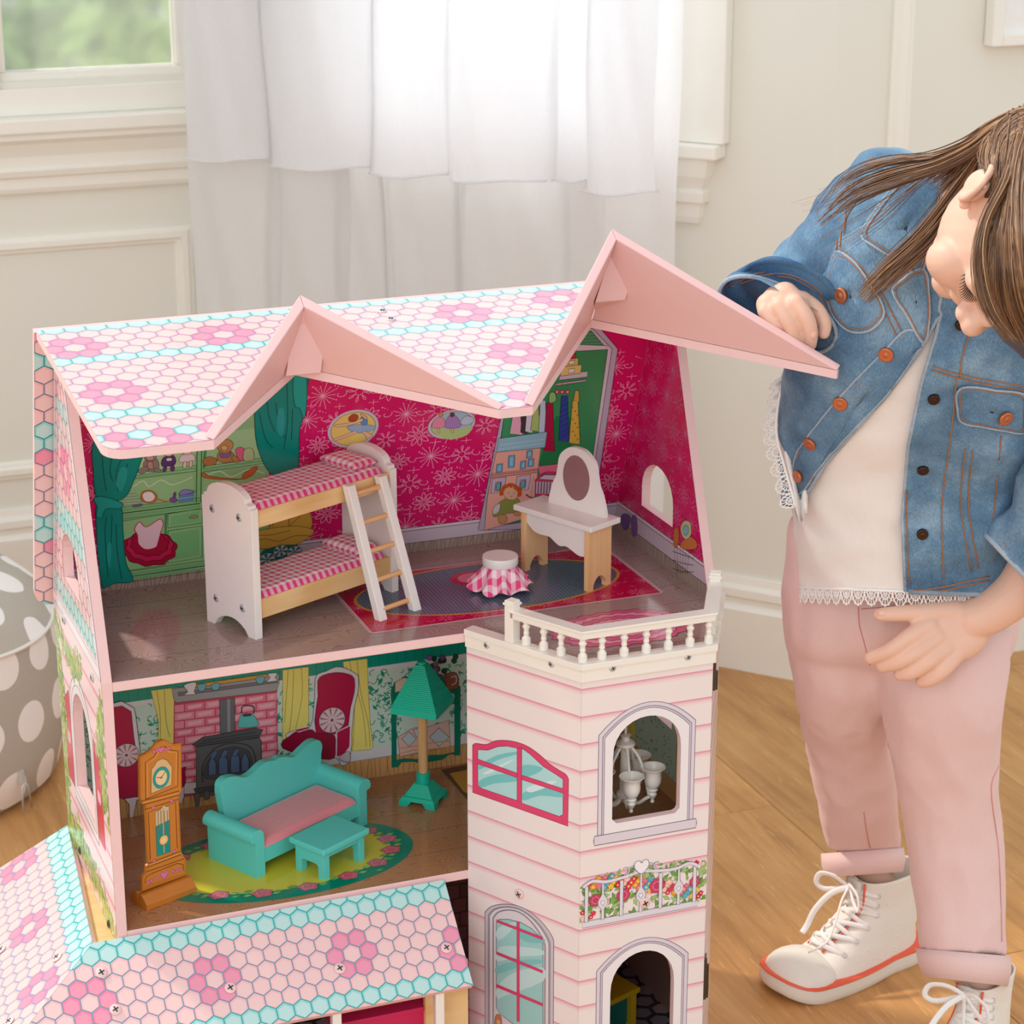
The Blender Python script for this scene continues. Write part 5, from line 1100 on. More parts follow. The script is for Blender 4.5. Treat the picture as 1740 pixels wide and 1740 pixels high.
for sx in (-1, 1):
    for rr_ in (.012, .02): ptr.line([(xc+sx*(rr_+.004*cos(t)), zb_+.061+.004*sin(t)) for t in (2*pi*q/12 for q in range(10))], .002, RWD); ptr.line([(xc+sx*(rr_+.004*cos(t)), zb_+.061+.004*sin(t)) for t in (2*pi*q/12 for q in range(10))], .0012, RW)
ptr.outl(smooth([(xc, zb_+.054), (xc+.009, zb_+.063), (xc+.008, zb_+.0705), (xc+.003, zb_+.0715), (xc, zb_+.068), (xc-.003, zb_+.0715), (xc-.008, zb_+.0705), (xc-.009, zb_+.063)], 3, True), (244, 240, 246), RWD, .0006)
ptr.cvs = cvs_keep
ptr.build('printed_siding', tr_, 'print')
screw(tr_, FRm @ V((*X2([(1192, 882)], K7)[0], .0014)), FRm.col[2].to_3d(), .0068, 'pink_edge')
ts_, FS, LS = tower_panel('tower_side_panel', T2, T3)
pts_ = tower_print(FS, LS, None); pts_.build('printed_siding', ts_, 'print')
for yy in ((1130, 1175), (1632, 1700)):
    za_, zb2 = HZ(T2, yy[1]), HZ(T2, yy[0]); q = FS @ V((.006, 0, 0)); m = MB(); m.cyl((q.x, q.y-.001, za_), (q.x, q.y-.001, zb2), .0032, n=10)
    n_ = FS.col[2].to_3d(); m.box((0.008, za_+.004, 0), (.026, zb2-.004, .0016), M=FS); m.cyl((q.x+.006, q.y+.004, za_-.002), (q.x+.006, q.y+.004, zb2-.012), .0026, n=10); m.build('hinge', 'hinge_metal', house, smooth=True)
# ---- balcony railing ----
rail_ = bpy.data.objects.new('balcony_railing', None); 
path = [V((*T0, 0)), V((*T1, 0)), V((*T2, 0)), V((*T3, 0))]
outn = []
def offs(d):                                # polyline moved outward by d
    segs = [((path[i+1]-path[i]).normalized()) for i in range(3)]; nrm = [V((s.y, -s.x, 0)) for s in segs]; r_ = [path[0]+nrm[0]*d]
    for i in (1, 2): b = (nrm[i-1]+nrm[i]).normalized(); r_.append(path[i]+b*(d/b.dot(nrm[i])))
    r_.append(path[3]+nrm[2]*d); return r_
def band(m, z0, z1, d0_, d1_, t0=0.0):
    A_ = offs(d0_); B_ = offs(d1_)
    if t0: A_[0] = A_[0].lerp(A_[1], t0); B_[0] = B_[0].lerp(B_[1], t0); A_[3] = A_[3].lerp(A_[2], t0); B_[3] = B_[3].lerp(B_[2], t0)
    for i in range(3):
        vs = []
        for z in (z0, z1): vs += [V((A_[i].x, A_[i].y, z)), V((A_[i+1].x, A_[i+1].y, z)), V((B_[i+1].x, B_[i+1].y, z)), V((B_[i].x, B_[i].y, z))]
        m.add(vs, [(0, 1, 2, 3), (7, 6, 5, 4), (0, 4, 5, 1), (1, 5, 6, 2), (2, 6, 7, 3), (3, 7, 4, 0)])
zt1 = ZA+.0065
m = MB(); band(m, ZA-.0165, ZA-.001, .0003, .0035); band(m, ZA-.001, zt1, -.012, .0055); band(m, ZA-.003, ZA-.001, .0003, .0045); rb0 = m.build('railing_base', 'white_plastic', house, bevel=.0008)
ZR0, ZR1 = ZA+.0355, ZA+.0465
m = MB(); band(m, ZR0, ZR1-.003, -.011, .002, .39); band(m, ZR1-.003, ZR1, -.013, .0045, .38); m.build('handrail', 'white_plastic', house, bevel=.0008)
def on(i, f, d=-.0045):
    o_ = offs(d); return o_[i].lerp(o_[i+1], f)
def post(p, dirv, w_, h):
    Mx = Fr(p, dirv, (0, 0, 1)); m = MB(); m.box((-w_/2, zt1-.001, -w_/2), (w_/2, h-.006, w_/2), M=Mx); m.box((-w_/2-.0015, h-.006, -w_/2-.0015), (w_/2+.0015, h-.003, w_/2+.0015), M=Mx); m.box((-w_/2, h-.003, -w_/2), (w_/2, h, w_/2), M=Mx); m.build('post', 'white_plastic', house, bevel=.0006)
dd1 = (path[1]-path[0]).normalized()
post(on(0, .39), dd1, .013, HZ(on(0, .39), 1019))
e3 = (path[3]-path[2]).normalized(); post(on(2, .61), e3, .013, HZ(on(0, .39), 1019))
bprof = [(.0030, 0), (.0040, .001), (.0040, .0085), (.0026, .011), (.0020, .0125), (.0028, .0145), (.0024, .016), (.0022, .019), (.0037, .023), (.0022, .0262), (.0030, .0275), (.0022, .029), (.0032, .0305)]
bprof = [(r*1.35, z) for r, z in bprof]
m = MB(); m.lathe(bprof, 12); b0_ = m.build('baluster', 'white_plastic', house, smooth=True)
spots = [on(0, f) for f in (.515, .667, .817)]+[on(1, f) for f in (.0, .149, .321, .494, .668, .84, .99)]+[on(2, f) for f in (.167, .32, .47)]
for i, s in enumerate(spots):
    o = b0_ if i == 0 else b0_.copy()
    if i: COL.objects.link(o); o.parent = house
    o.location = (s.x, s.y, zt1-.0005)
for (x, y, A_, n_) in ((827, 1096, T0, FL), (937, 1128, T0, FL), (1041, 1135, T1, FRm), (1169, 1116, T1, FRm)):
    nn_ = n_.col[2].to_3d(); o_ = n_.col[3].to_3d()+nn_*.0036; q = PP(x, y, o_, nn_); screw(rb0, q, nn_, .0045)
# ================= PORCH ROOF =================
TRp = P(755, 1497, 1, -.005); TLp = P(157, 1600, 1, -.005); zt = (TRp.z+TLp.z)/2; TRp.z = TLp.z = zt
BRp = P(804, 1674, 0, TRp.x); sd = (BRp-TRp).normalized(); LP = (BRp-TRp).length
np_ = V((1, 0, 0)).cross(-sd); np_ = np_ if np_.z > 0 else -np_
PF = Fr((TLp.x, TRp.y, zt), (1, 0, 0), -sd); WP = TRp.x-TLp.x
hipq = PF.inverted() @ PP(50, 1740, TRp, np_); hd = V((hipq.x, hipq.y)).normalized(); f_ = LP/-hd.y; hipE = (hd.x*f_, -LP)
of = [(0, 0), hipE, (WP, -LP), (WP, 0)]
m = MB(); m.prism(of, -.010, 0, M=PF); ppf = m.build('porch_roof_front', 'pink_edge', house)
pr = Pr(PF.col[3].to_3d(), (1, 0, 0), -sd, cv=[of]); pr.z = .0002
def pu(x, y): q = PF.inverted() @ PP(x, y, TRp, np_); return (q.x, q.y)
hb = pu(500+1180/4.833, 1580+430/4.833); hb2 = pu(500+1045/4.833, 1580+460/4.833); hpp = abs(hb[0]-hb2[0]); r2 = hpp*.866
uo = hb[0]
while uo > -.1: uo -= hpp
# make row 0 be the blue row at the eave
nrows = int(LP/r2)+2; toprow = int((0-hb[1])/r2+.5)
if toprow % 1: pass
hexes(pr, hpp, uo, WP+.03, hb[1]-2*r2, .02, lambda i, j: 'b' if (i-2 == 0 or i-2 >= toprow-1) else 'p', fl=[pu(150, 1706), pu(374, 1661), pu(590, 1618), pu(787, 1603)], line=(110, 150, 170), bl=(30, 168, 160))
pr.build('printed_tiles', ppf, 'gloss')
for x, y in ((172, 1653), (196, 1716), (391, 1679), (577, 1646), (758, 1611)): screw(ppf, PF @ V((*pu(x, y), .0012)), np_, .0068, 'pink_edge')
# left slope
q0 = PF @ V((0, 0, 0)); q1 = PF @ V((*hipE, 0)); qb = P(115, 1402, 2, zt)
nl = (qb-q0).cross(q1-q0).normalized(); nl = nl if nl.z > 0 else -nl
ub = (q0-qb).normalized(); SLm = Fr(qb, ub, nl.cross(ub)); Lt = (q0-qb).length
e1 = SLm.inverted() @ q1; e2 = SLm.inverted() @ PP(0, 1475, qb, nl); k_ = e1.y/e2.y; ol = [(0, 0), (e2.x*k_, e1.y), (e1.x, e1.y), (Lt, 0)]
m = MB(); m.prism(ol, -.010, 0, M=SLm); ppl = m.build('porch_roof_side', 'pink_edge', house)
cvx = ol if True else None
pr = Pr(qb, ub, nl.cross(ub), cv=[ol]); pr.z = .0002
def pv(x, y): q = SLm.inverted() @ PP(x, y, qb, nl); return (q.x, q.y)
hexes(pr, hpp, -.05, Lt+.12, e1.y-(e1.y % r2)*0-.01+((0-(e1.y-.01)) % r2)-.4*r2, .02, lambda i, j: 'p', fl=[]) if False else None
v0_ = -.35*r2
while v0_ > e1.y-.02: v0_ -= r2
nr0 = round((-.35*r2-v0_)/r2)
hexes(pr, hpp, -.05-hpp, Lt+.14, v0_, .02, lambda i, j: 'b' if i >= nr0-1 or i in (2, ) else 'p', fl=[pv(31, 1476), pv(47, 1574), pv(67, 1682)], line=(130, 160, 200), bl=(30, 168, 180))
pr.build('printed_tiles', ppl, 'gloss')
for x, y in ((3, 1615), (98, 1628), (17, 1737)): screw(ppl, SLm @ V((*pv(x, y), .0012)), nl, .0068, 'pink_edge')
# wooden ledger between the side slope and the wall, posts and beam under the eave
m = MB(); m.prism([(-T-.0004, -.004), (-T-.0004, D-.01), (qb.x+.001, D-.01), (TLp.x+.004, -.004)], zt-.03, zt-.012); m.build('ledger_board', 'pine', house)
eave = PF @ V((0, -LP, 0)); zE = eave.z-.012; yE = eave.y+.012
for x in (pu(755, 1690)[0]+TLp.x-.002, pu(585, 1735)[0]+TLp.x-.004, .03):
    m = MB(); m.box((x-.0055, yE-.0055, 0.03), (x+.0055, yE+.0055, zE+.006)); m.build('porch_post', 'white_toy', house, bevel=.0008)
m = MB(); m.box((-.03, yE-.03, 0), (T0[0]-.004, 0-.001, .03)); m.build('porch_deck', 'pink_board', house)
m = MB(); m.box((.345, -.06, .03), (.40, -.052, zE+.02)); m.build('porch_panel', 'pine', house)
# ================= TOY FURNITURE =================
def ging(name, a, b, k, rot=0.0):
    t = NT(name); co = t.coord('Object', (k, k, k), (0, 0, rot)); sep = t.n('SeparateXYZ'); t.link(co, sep.inputs[0])
    fx_ = t.math('GREATER_THAN', t.math('FRACT', t.math('ADD', sep.outputs[0], 50.0)), .5); fy_ = t.math('GREATER_THAN', t.math('FRACT', t.math('ADD', sep.outputs[1], 50.0)), .5)
    nz = t.math('MULTIPLY', t.math('ADD', fx_, fy_), .5); t.base(t.mix(nz, rgb(a), rgb(b))); t.set(.8, spec=.15, sheen=.2); t.bump(t.noise(t.coord(), 900, 2), .3, .0004); M[name] = t.m
ging('gingham', (246, 236, 238), (226, 66, 132), 98)
# ---- bunk bed ----
bA = P(435, 1088, 2, ZA); bB = P(352, 1055, 2, ZA); bl = V((bB.x-bA.x, bB.y-bA.y, 0)); BW = bl.length; brz = atan2(bl.y, bl.x)-pi/2
bed = thing('bunk_bed', 'white and pine toy bunk bed with pink gingham mattresses standing on the attic floor', 'bunk bed', (bA.x, bA.y, ZA), brz)
Bi = (Matrix.Translation(bA) @ Matrix.Rotation(brz, 4, 'Z')).inverted()
def bl_(x, y, off=0.0):                      # photo point on the bed's front plane (local y = off)
    n = V((-sin(brz), cos(brz), 0)); return Bi @ PP(x, y, V((bA.x, bA.y, ZA))+n*off, n)
BLn = bl_(655, 1017).x; tb = .0105
def endboard(x, h):
    pr_ = [(0, 0), (.014, 0)]+[(.014+(BW-.028)*k/10, .017*sin(pi*k/10)**.6) for k in range(1, 10)]+[(BW-.014, 0), (BW, 0), (BW, h-.0), (BW-.003, h), (BW-.004, h+.004), (BW-.010, h+.006)]
    arc = [(BW/2+(BW/2-.010)*cos(pi*k/12), h+.006+.017*sin(pi*k/12)) for k in range(1, 12)]
    pr_ = pr_+arc+[(.010, h+.006), (.004, h+.004), (.003, h), (0, h)]
    m = MB(); m.prism(pr_, 0, tb, M=Matrix(((0, 0, 1, x), (1, 0, 0, 0), (0, 1, 0, 0), (0, 0, 0, 1)))); return m.build('end_board', 'white_toy', bed, bevel=.0012)
hL = bl_(428, 868).z; eb1 = endboard(0, hL); eb2 = endboard(BLn+.012, hL)
xr = BLn+.012
for y in (0.003, BW-.010):
    for z0, z1 in ((bl_(437, 1056).z, bl_(437, 1023).z), (bl_(430, 902).z, bl_(432, 872).z)):
        m = MB(); m.box((tb, y, z0), (xr, y+.007, z1)); m.build('side_rail', 'pine', bed, bevel=.0006)
for zt_ in (bl_(437, 1023).z, bl_(432, 872).z):
    zb_ = zt_-.003
    m = MB(); m.box((tb, .004, zb_-.005), (xr, BW-.004, zb_-.001)); m.build('slat_base', 'pine', bed)
    m = MB(); n1, n2 = 26, 14; top = []
    L_, W_ = xr-tb-.001, BW-.008
    for i in range(n1+1):
        row = []
        for j in range(n2+1):
            u = i/n1; v = j/n2; e = min(1, min(u, 1-u)*n1*.6, min(v, 1-v)*n2*.6); row.append(V((tb+L_*u, .004+W_*v, zb_+.001+.0095*sqrt(max(0, 1-(1-e)**2))+.0006*sin(u*30)*sin(v*11))))
        top.append(row)
    m.grid(top); mt = m.build('mattress', 'gingham', bed, smooth='all')
    m = MB(); px0, px1, py0, py1 = xr-.047, xr-.008, .016, BW-.014
    for sgn in (1, -1):
        rows = []
        for i in range(15):
            row = []
            for j in range(19):
                u = -1+2*i/14; v = -1+2*j/18; b = max(0, (1-u**4)*(1-v**4))**.5; pin = 1+.07*(abs(u*v))
                row.append(V(((px0+px1)/2+(px1-px0)/2*u*pin, (py0+py1)/2+(py1-py0)/2*v*pin, zb_+.0155+sgn*.0065*b)))
            rows.append(row)
        m.grid(rows)
    m.build('pillow', 'gingham', mt, smooth='all')
for y, z in ((.022, bl_(430, 886).z), (BW-.02, bl_(430, 886).z), (.022, bl_(437, 1040).z), (BW-.02, bl_(437, 1040).z)): screw(bed, V((0, y, z)), (-1, 0, 0), .0052)
# ladder hooked on the front rail
l1, l2 = bl_(648, 1058), None
q1 = Bi @ P(636, 1057, 2, ZA); q2 = Bi @ P(692, 1041, 2, ZA); t1_ = bl_(604, 820, -.004); t2_ = bl_(660, 802, -.004)
ztop = bl_(604, 820, -.004).z
for q, t_ in ((q1, t1_), (q2, t2_)):
    x = (q.x+t_.x)/2; m = MB(); b = V((x, q.y, 0)); t_ = V((x, -.004, ztop)); 
    m.prism([(-.006, -.0055), (.006, -.0055), (.006, .0055), (-.006, .0055)], 0, 1, M=Matrix(((1, 0, t_.x-b.x, b.x), (0, 1, t_.y-b.y, b.y), (0, 0, t_.z-b.z, b.z), (0, 0, 0, 1)))); m.build('ladder_rail', 'white_toy', bed, bevel=.0009)
xa, xb = (q1.x+t1_.x)/2, (q2.x+t2_.x)/2; yb_ = (q1.y+q2.y)/2
m = MB(); m.cyl((xa+.003, 0, 0), (xb-.003, 0, 0), .0031, n=12, cap=False); rg = m.build('rung', 'dowel', bed, smooth=True)
for k in range(5):
    f = (.075+.212*k); o = rg if k == 0 else rg.copy()
    if k: COL.objects.link(o); o.parent = bed
    o.location = (0, yb_+(-.004-yb_)*f, ztop*f)
# ---- dressing table ----
def frame_of(p0, p1, z):                     # origin p0, x toward p1 on plane z
    a = P(*p0, 2, z); b = P(*p1, 2, z); d = b-a; return a, atan2(d.y, d.x), d.length
vA = P(1000, 1007, 2, ZA); vC = P(1037, 993, 2, ZA); vd = (V((vC.x-vA.x, vC.y-vA.y, 0))); VW = vd.length
vx = V((vd.y, -vd.x, 0)).normalized(); vL = P(893, 972, 2, ZA)            # front runs from the right leg toward the left leg
if (vL-vA).dot(vx) > 0: pass
else: vx = -vx
VL = abs((vL-vA).dot(vx))+.008
rzv = atan2(-vx.y, -vx.x); org = vA+vx*VL
van = thing('dressing_table', 'white toy dressing table with an oval mirror and plywood legs on the attic rug', 'dressing table', (org.x, org.y, ZA), rzv)
Vi = (Matrix.Translation((org.x, org.y, ZA)) @ Matrix.Rotation(rzv, 4, 'Z')).inverted(); VW = max(VW, .036)
def vp(x, y, off=0.0): n = V((-sin(rzv), cos(rzv), 0)); return Vi @ PP(x, y, V((org.x, org.y, ZA))+n*off, n)
VW = .042; ztb = vp(1000, 903).z; tt = .0075
def leg(x):
    pr_ = [(0, 0), (.009, 0), (.009, .006)]+[(.009+(VW-.018)*k/8, .006+.011*sin(pi*k/8)**.7) for k in range(1, 8)]+[(VW-.009, .006), (VW-.009, 0), (VW, 0), (VW, ztb), (0, ztb)]
    m = MB(); m.prism(pr_, 0, .008, M=Matrix(((0, 0, 1, x), (1, 0, 0, 0), (0, 1, 0, 0), (0, 0, 0, 1)))); return m.build('leg', 'plywood', van, bevel=.0006)
leg(0); leg(VL-.008)
m = MB(); m.box((-.010, -.004, ztb), (VL+.006, VW+.010, ztb+tt)); m.build('table_top', 'white_toy', van, bevel=.0012)
zz = ztb; ap = [(.008, zz), (VL-.008, zz), (VL-.008, zz-.034), (VL-.014, zz-.0355), (VL-.03, zz-.034)]+[(VL/2+.022-.044*k/8, zz-.024-.006*sin(pi*k/8)**.5+.0) for k in range(9)]+[(.03, zz-.026), (.016, zz-.025), (.009, zz-.016)]
apr = [(.008, zz), (VL-.0085, zz), (VL-.0085, zz-.036), (VL-.02, zz-.037), (VL-.034, zz-.032), (VL-.042, zz-.030), (VL/2+.006, zz-.032), (VL/2-.004, zz-.028), (VL/2-.012, zz-.024), (.03, zz-.0245), (.018, zz-.022), (.008, zz-.014)]
m = MB(); m.prism([(a, b) for a, b in smooth(apr[2:], 3)]+[(.008, zz), (VL-.0085, zz)], .003, .008, M=Matrix(((1, 0, 0, 0), (0, 0, 1, 0), (0, 1, 0, 0), (0, 0, 0, 1)))); m.build('apron', 'white_toy', van, bevel=.0008)
mz = ztb+tt; yo = VW-.008; t0 = vp(975, 760, yo).z-mz; cxm = (vp(932, 850, yo).x+vp(1027, 873, yo).x)/2; hw = abs(vp(1027, 873, yo).x-vp(932, 850, yo).x)/2
bp = smooth([(-hw, 0), (-hw*.98, t0*.1), (-hw*.86, t0*.33), (-hw*.74, t0*.46), (-hw*.68, t0*.62), (-hw*.6, t0*.82), (-hw*.3, t0*.97), (0, t0), (hw*.3, t0*.97), (hw*.6, t0*.82), (hw*.68, t0*.62), (hw*.74, t0*.46), (hw*.86, t0*.33), (hw*.98, t0*.1), (hw, 0)], 3)
m = MB(); m.prism([(cxm+a, mz+b) for a, b in bp], yo, yo+.007, M=Matrix(((1, 0, 0, 0), (0, 0, 1, 0), (0, 1, 0, 0), (0, 0, 0, 1)))); mb_ = m.build('mirror_board', 'white_toy', van, bevel=.0009)
m = MB(); m.prism([(cxm+hw*.47*cos(a), mz+t0*.52+t0*.36*sin(a)) for a in (2*pi*k/36 for k in range(36))], yo-.0006, yo, M=Matrix(((1, 0, 0, 0), (0, 0, 1, 0), (0, 1, 0, 0), (0, 0, 0, 1)))); m.build('mirror', 'mirror_film', mb_)
# ---- stool with gingham skirt ----
ging('gingham_skirt', (250, 232, 238), (236, 74, 140), 85, .5)
sq = P(846, 1000, 2, ZA); sc = V((sq.x+.002, sq.y-.003, ZA)); hs = HZ(sc, 943)-ZA; pxm = 1400
st = thing('stool', 'small round white toy stool with a flared pink gingham skirt', 'stool', sc, .2)
rt = 35/1560
m = MB(); m.lathe([(rt*.97, hs-.0005), (rt, hs-.002), (rt, hs-.0105), (rt*.97, hs-.012)], 40); m.build('seat', 'white_toy', st, smooth=True)
m = MB(); m.lathe([(rt*.55, 0), (rt*.55, hs-.012)], 20); m.build('leg_core', 'white_toy', st, smooth=True)
m = MB(); rows = []
for j in range(20):
    f = j/19; row = []
    for k in range(96):
        a = 2*pi*k/96; r_ = rt*.86+(.020)*f**1.3; am = .0045*f**.9; w_ = am*(sin(a*9+.4*sin(a*3))+.4*sin(a*5+1)); row.append(V(((r_+w_)*cos(a), (r_+w_)*sin(a), (hs-.012)*(1-f)+.0035*f+.0028*f*sin(a*9+1.2)+.003*f)))
    rows.append(row)
m.grid(rows, closed=True); m.build('skirt', 'gingham_skirt', st, smooth='all')
# ---- sofa ----
sF = P(437, 1494, 2, ZL); sR = P(620, 1402, 2, ZL); sB_ = P(363, 1462, 2, ZL)
sd_ = V((sR.x-sF.x, sR.y-sF.y, 0)); rzs = atan2((sB_-sF).y, (sB_-sF).x)-pi/2; sxv = V((cos(rzs), sin(rzs), 0)); syv = V((-sin(rzs), cos(rzs), 0))
SLn = P(622, 1400, 2, ZL); SL_ = (SLn-sF).dot(sxv); SW_ = .086
sofa = thing('sofa', 'turquoise wooden toy sofa with scalloped back and rolled arms on the rose rug', 'sofa', (sF.x, sF.y, ZL), rzs)
Si = (Matrix.Translation((sF.x, sF.y, ZL)) @ Matrix.Rotation(rzs, 4, 'Z')).inverted()
def sp(x, y, off=0.0): return Si @ PP(x, y, V((sF.x, sF.y, ZL))+syv*off, syv)
za_ = sp(448, 1408).z; zs_ = sp(452, 1440).z; ath = .0145
hA = sp(450, 1405).z; ra_ = .0105
XZ = Matrix(((1, 0, 0, 0), (0, 0, 1, 0), (0, 1, 0, 0), (0, 0, 0, 1)))
SLL = SL_
for x, s in ((0, -1), (SLL-ath, 1)):
    xo = x if s < 0 else x+ath; cx = x+ath/2+s*.004
    if s < 0: poly = [(x, 0), (x+ath, 0), (x+ath, hA-ra_)]+[(cx+ra_*1.05*cos(a), hA-ra_+ra_*sin(a)) for a in (pi*k/12-.1 for k in range(0, 15))]+[(x, hA-ra_*1.6)]
    else: poly = [(x, 0), (x+ath, 0), (x+ath, hA-ra_*1.6)]+[(cx+ra_*1.05*cos(a), hA-ra_+ra_*sin(a)) for a in (pi*k/12-.5 for k in range(0, 15))]+[(x, hA-ra_)]
    m = MB(); m.prism(poly, 0, SW_, M=XZ); m.build('arm', 'teal_toy', sofa, bevel=.0008)
zse = sp(455, 1440).z; zsb = sp(452, 1466).z
zse = hA*.55; zsb = hA*.24
m = MB(); m.box((ath, .002, zsb), (SLL-ath, SW_-.01, zse)); m.build('seat_board', 'teal_toy', sofa, bevel=.0006)
yB = SW_-.012
tps = [(340+x*.1839, 1230+y*.1839) for x, y in ((190, 655), (195, 560), (250, 500), (330, 485), (400, 495), (440, 490), (500, 450), (560, 390), (620, 350), (700, 335), (740, 310), (800, 305), (860, 310), (900, 290), (960, 230), (1030, 170), (1080, 150), (1112, 162), (1130, 205), (1120, 275))]
tb_ = [(q.x, q.z) for q in (sp(x, y, yB) for x, y in tps)]
poly = [(tb_[0][0]+.012, zse-.02)]+smooth(tb_, 3)+[(tb_[-1][0]-.004, zse-.02)]
m = MB(); m.prism(poly, yB, yB+.011, M=XZ); m.build('backrest', 'teal_toy', sofa, bevel=.0009)
t = NT('rose_velvet'); nn = t.noise(t.coord(), 300, 3); t.base(t.mix(nn, rgb((222, 128, 140)), rgb((236, 150, 158)))); t.set(.7, sheen=.5, spec=.2); M['rose'] = t.m
m = MB(); rows = []; x0, x1, y0, y1 = ath+.0005, SLL-ath-.0005, .001, yB-.0005
for i in range(31):
    row = []
    for j in range(17):
        u = i/30; v = j/16; e = max(0, min(1, min(u, 1-u)*14, min(v, 1-v)*9)); row.append(V((x0+(x1-x0)*u, y0+(y1-y0)*v, zse+.0005+.008*sqrt(max(0, 1-(1-e)**2)))))
    rows.append(row)
m.grid(rows); m.build('seat_cushion', 'rose', sofa, smooth='all')
# ---- coffee table ----
cF = P(551, 1497, 2, ZL); cR_ = P(625, 1464, 2, ZL)
rzc = rzs; tx = V((cos(rzc), sin(rzc), 0)); ty = V((-sin(rzc), cos(rzc), 0)); cL = P(508, 1474, 2, ZL)
tl = max(.06, (cR_-cF).dot(tx)); tw = max(.03, (cL-cF).dot(ty))
tab = thing('coffee_table', 'small turquoise toy coffee table in front of the turquoise sofa', 'table', (cF.x, cF.y, ZL), rzc)
ht = HZ(cF, 1452)-ZL-.0; tt = .008
m = MB(); m.box((-.005, -.005, ht), (tl+.005, tw+.006, ht+tt)); m.build('table_top', 'teal_toy', tab, bevel=.0018)
for sd_x in (0, 1):
    x = 0 if sd_x == 0 else tl-.010
    m = MB(); m.prism([(0, 0), (.010, 0), (.010, ht*.45), (.014, ht*.52), (tw-.014, ht*.52), (tw-.010, ht*.45), (tw-.010, 0), (tw, 0), (tw, ht), (0, ht)], 0, .010, M=Matrix(((0, 0, 1, x), (1, 0, 0, 0), (0, 1, 0, 0), (0, 0, 0, 1)))); m.build('leg', 'teal_toy', tab, bevel=.0006)
m = MB(); m.box((.010, .003, ht*.75), (tl-.010, .008, ht)); m.build('rail', 'teal_toy', tab)
# ---- floor lamp ----
lc = P(716, 1352, 2, ZL); lc = V((lc.x, lc.y+.006, ZL)); 
la = P(680, 1368, 2, ZL); lb = P(737, 1377, 2, ZL); rzl = atan2((lb-la).y, (lb-la).x); LWd = (lb-la).length
lc = (la+lb)/2+V((-sin(rzl), cos(rzl), 0))*LWd/2; lc.z = ZL; rzl_ = rzl
lamp = thing('floor_lamp', 'green toy floor lamp with pyramid shade and wooden pole beside the sofa', 'lamp', lc, rzl)
def pyr(z0, h0, z1, h1, m): m.add([V((s*h, t_*h, z)) for z, h in ((z0, h0), (z1, h1)) for s, t_ in ((-1, -1), (1, -1), (1, 1), (-1, 1))], [(3, 2, 1, 0), (4, 5, 6, 7), (0, 1, 5, 4), (1, 2, 6, 5), (2, 3, 7, 6), (3, 0, 4, 7)])
hb = LWd/2
m = MB(); pyr(.007, hb*1.05, .012, hb*.9, m); pyr(.012, hb*.84, .027, hb*.42, m)
for s in (-1, 1):
    for t_ in (-1, 1): m.add([V((s*hb*1.08, t_*hb*1.08, 0)), V((s*hb*.55, t_*hb*1.08, 0)), V((s*hb*.55, t_*hb*.55, 0)), V((s*hb*1.08, t_*hb*.55, 0)), V((s*hb*1.05, t_*hb*1.05, .008)), V((s*hb*.3, t_*hb*1.05, .008)), V((s*hb*.3, t_*hb*.3, .008)), V((s*hb*1.05, t_*hb*.3, .008))], [(0, 1, 2, 3), (7, 6, 5, 4), (0, 4, 5, 1), (1, 5, 6, 2), (2, 6, 7, 3), (3, 7, 4, 0)])
m.build('base', 'teal_lamp', lamp, bevel=.0006)
m = MB(); m.lathe([(.0092, .026), (.0092, .041), (.0066, .041), (.0066, .034)], 24); m.build('socket', 'teal_lamp', lamp, smooth=True)
zsh0 = HZ(lc, 1203)-ZL; zsh1 = HZ(lc, 1124)-ZL
m = MB(); m.cyl((0, 0, .03), (0, 0, zsh0+.012), .0063, n=24); m.build('pole', 'lamp_pole_wood', lamp, smooth=True)
m = MB(); hs_ = hb*1.34
for k in range(24):
    f0, f1 = k/24, (k+1)/24; h0_ = hs_*(1-f0)+.006*f0; h1_ = hs_*(1-f1)+.006*f1; st_ = .0
    z0 = zsh0+.007+(zsh1-zsh0-.010)*f0; z1 = zsh0+.007+(zsh1-zsh0-.010)*f1; rg_ = .0007
    m.add([V((s*h, t_*h, z)) for z, h in ((z0, h0_), (z1-.0003, h0_-.0001), (z1, h1_)) for s, t_ in ((-1, -1), (1, -1), (1, 1), (-1, 1))], [(a+b*4, (a+1) % 4+b*4, (a+1) % 4+4+b*4, a+4+b*4) for a in range(4) for b in (0, 1)])
m.add([V((s*hs_, t_*hs_, z)) for z in (zsh0, zsh0+.007) for s, t_ in ((-1, -1), (1, -1), (1, 1), (-1, 1))], [(a, (a+1) % 4, (a+1) % 4+4, a+4) for a in range(4)])
m.lathe([(.006, zsh1-.003), (.006, zsh1), (.003, zsh1+.001)], 16, close=True)
m.build('shade', 'teal_lamp', lamp)
# ---- grandfather clock ----
kA = P(250, 1549, 2, ZL); kB = P(334, 1516, 2, ZL); kL = P(222, 1524, 2, ZL); rzk = atan2((kB-kA).y, (kB-kA).x); KL = (kB-kA).length
clock = thing('grandfather_clock', 'flat brown wooden toy grandfather clock on a slotted block near the left wall', 'clock', (kA.x, kA.y, ZL), rzk)
Ki = (Matrix.Translation((kA.x, kA.y, ZL)) @ Matrix.Rotation(rzk, 4, 'Z')).inverted(); KW = max(.03, (Ki @ kL).y); KW = .034
m = MB(); m.prism([(0, 0), (KW, 0), (KW, .008), (KW*.72, .0175), (KW*.56, .0175), (KW*.56, .010), (KW*.44, .010), (KW*.44, .0175), (KW*.28, .0175), (0, .008)], 0, KL, M=Matrix(((0, 0, 1, 0), (1, 0, 0, 0), (0, 1, 0, 0), (0, 0, 0, 1)))); m.build('base_block', 'clock_wood', clock, bevel=.0008)
ky = V((-sin(rzk), cos(rzk), 0)); yk = KW*.45
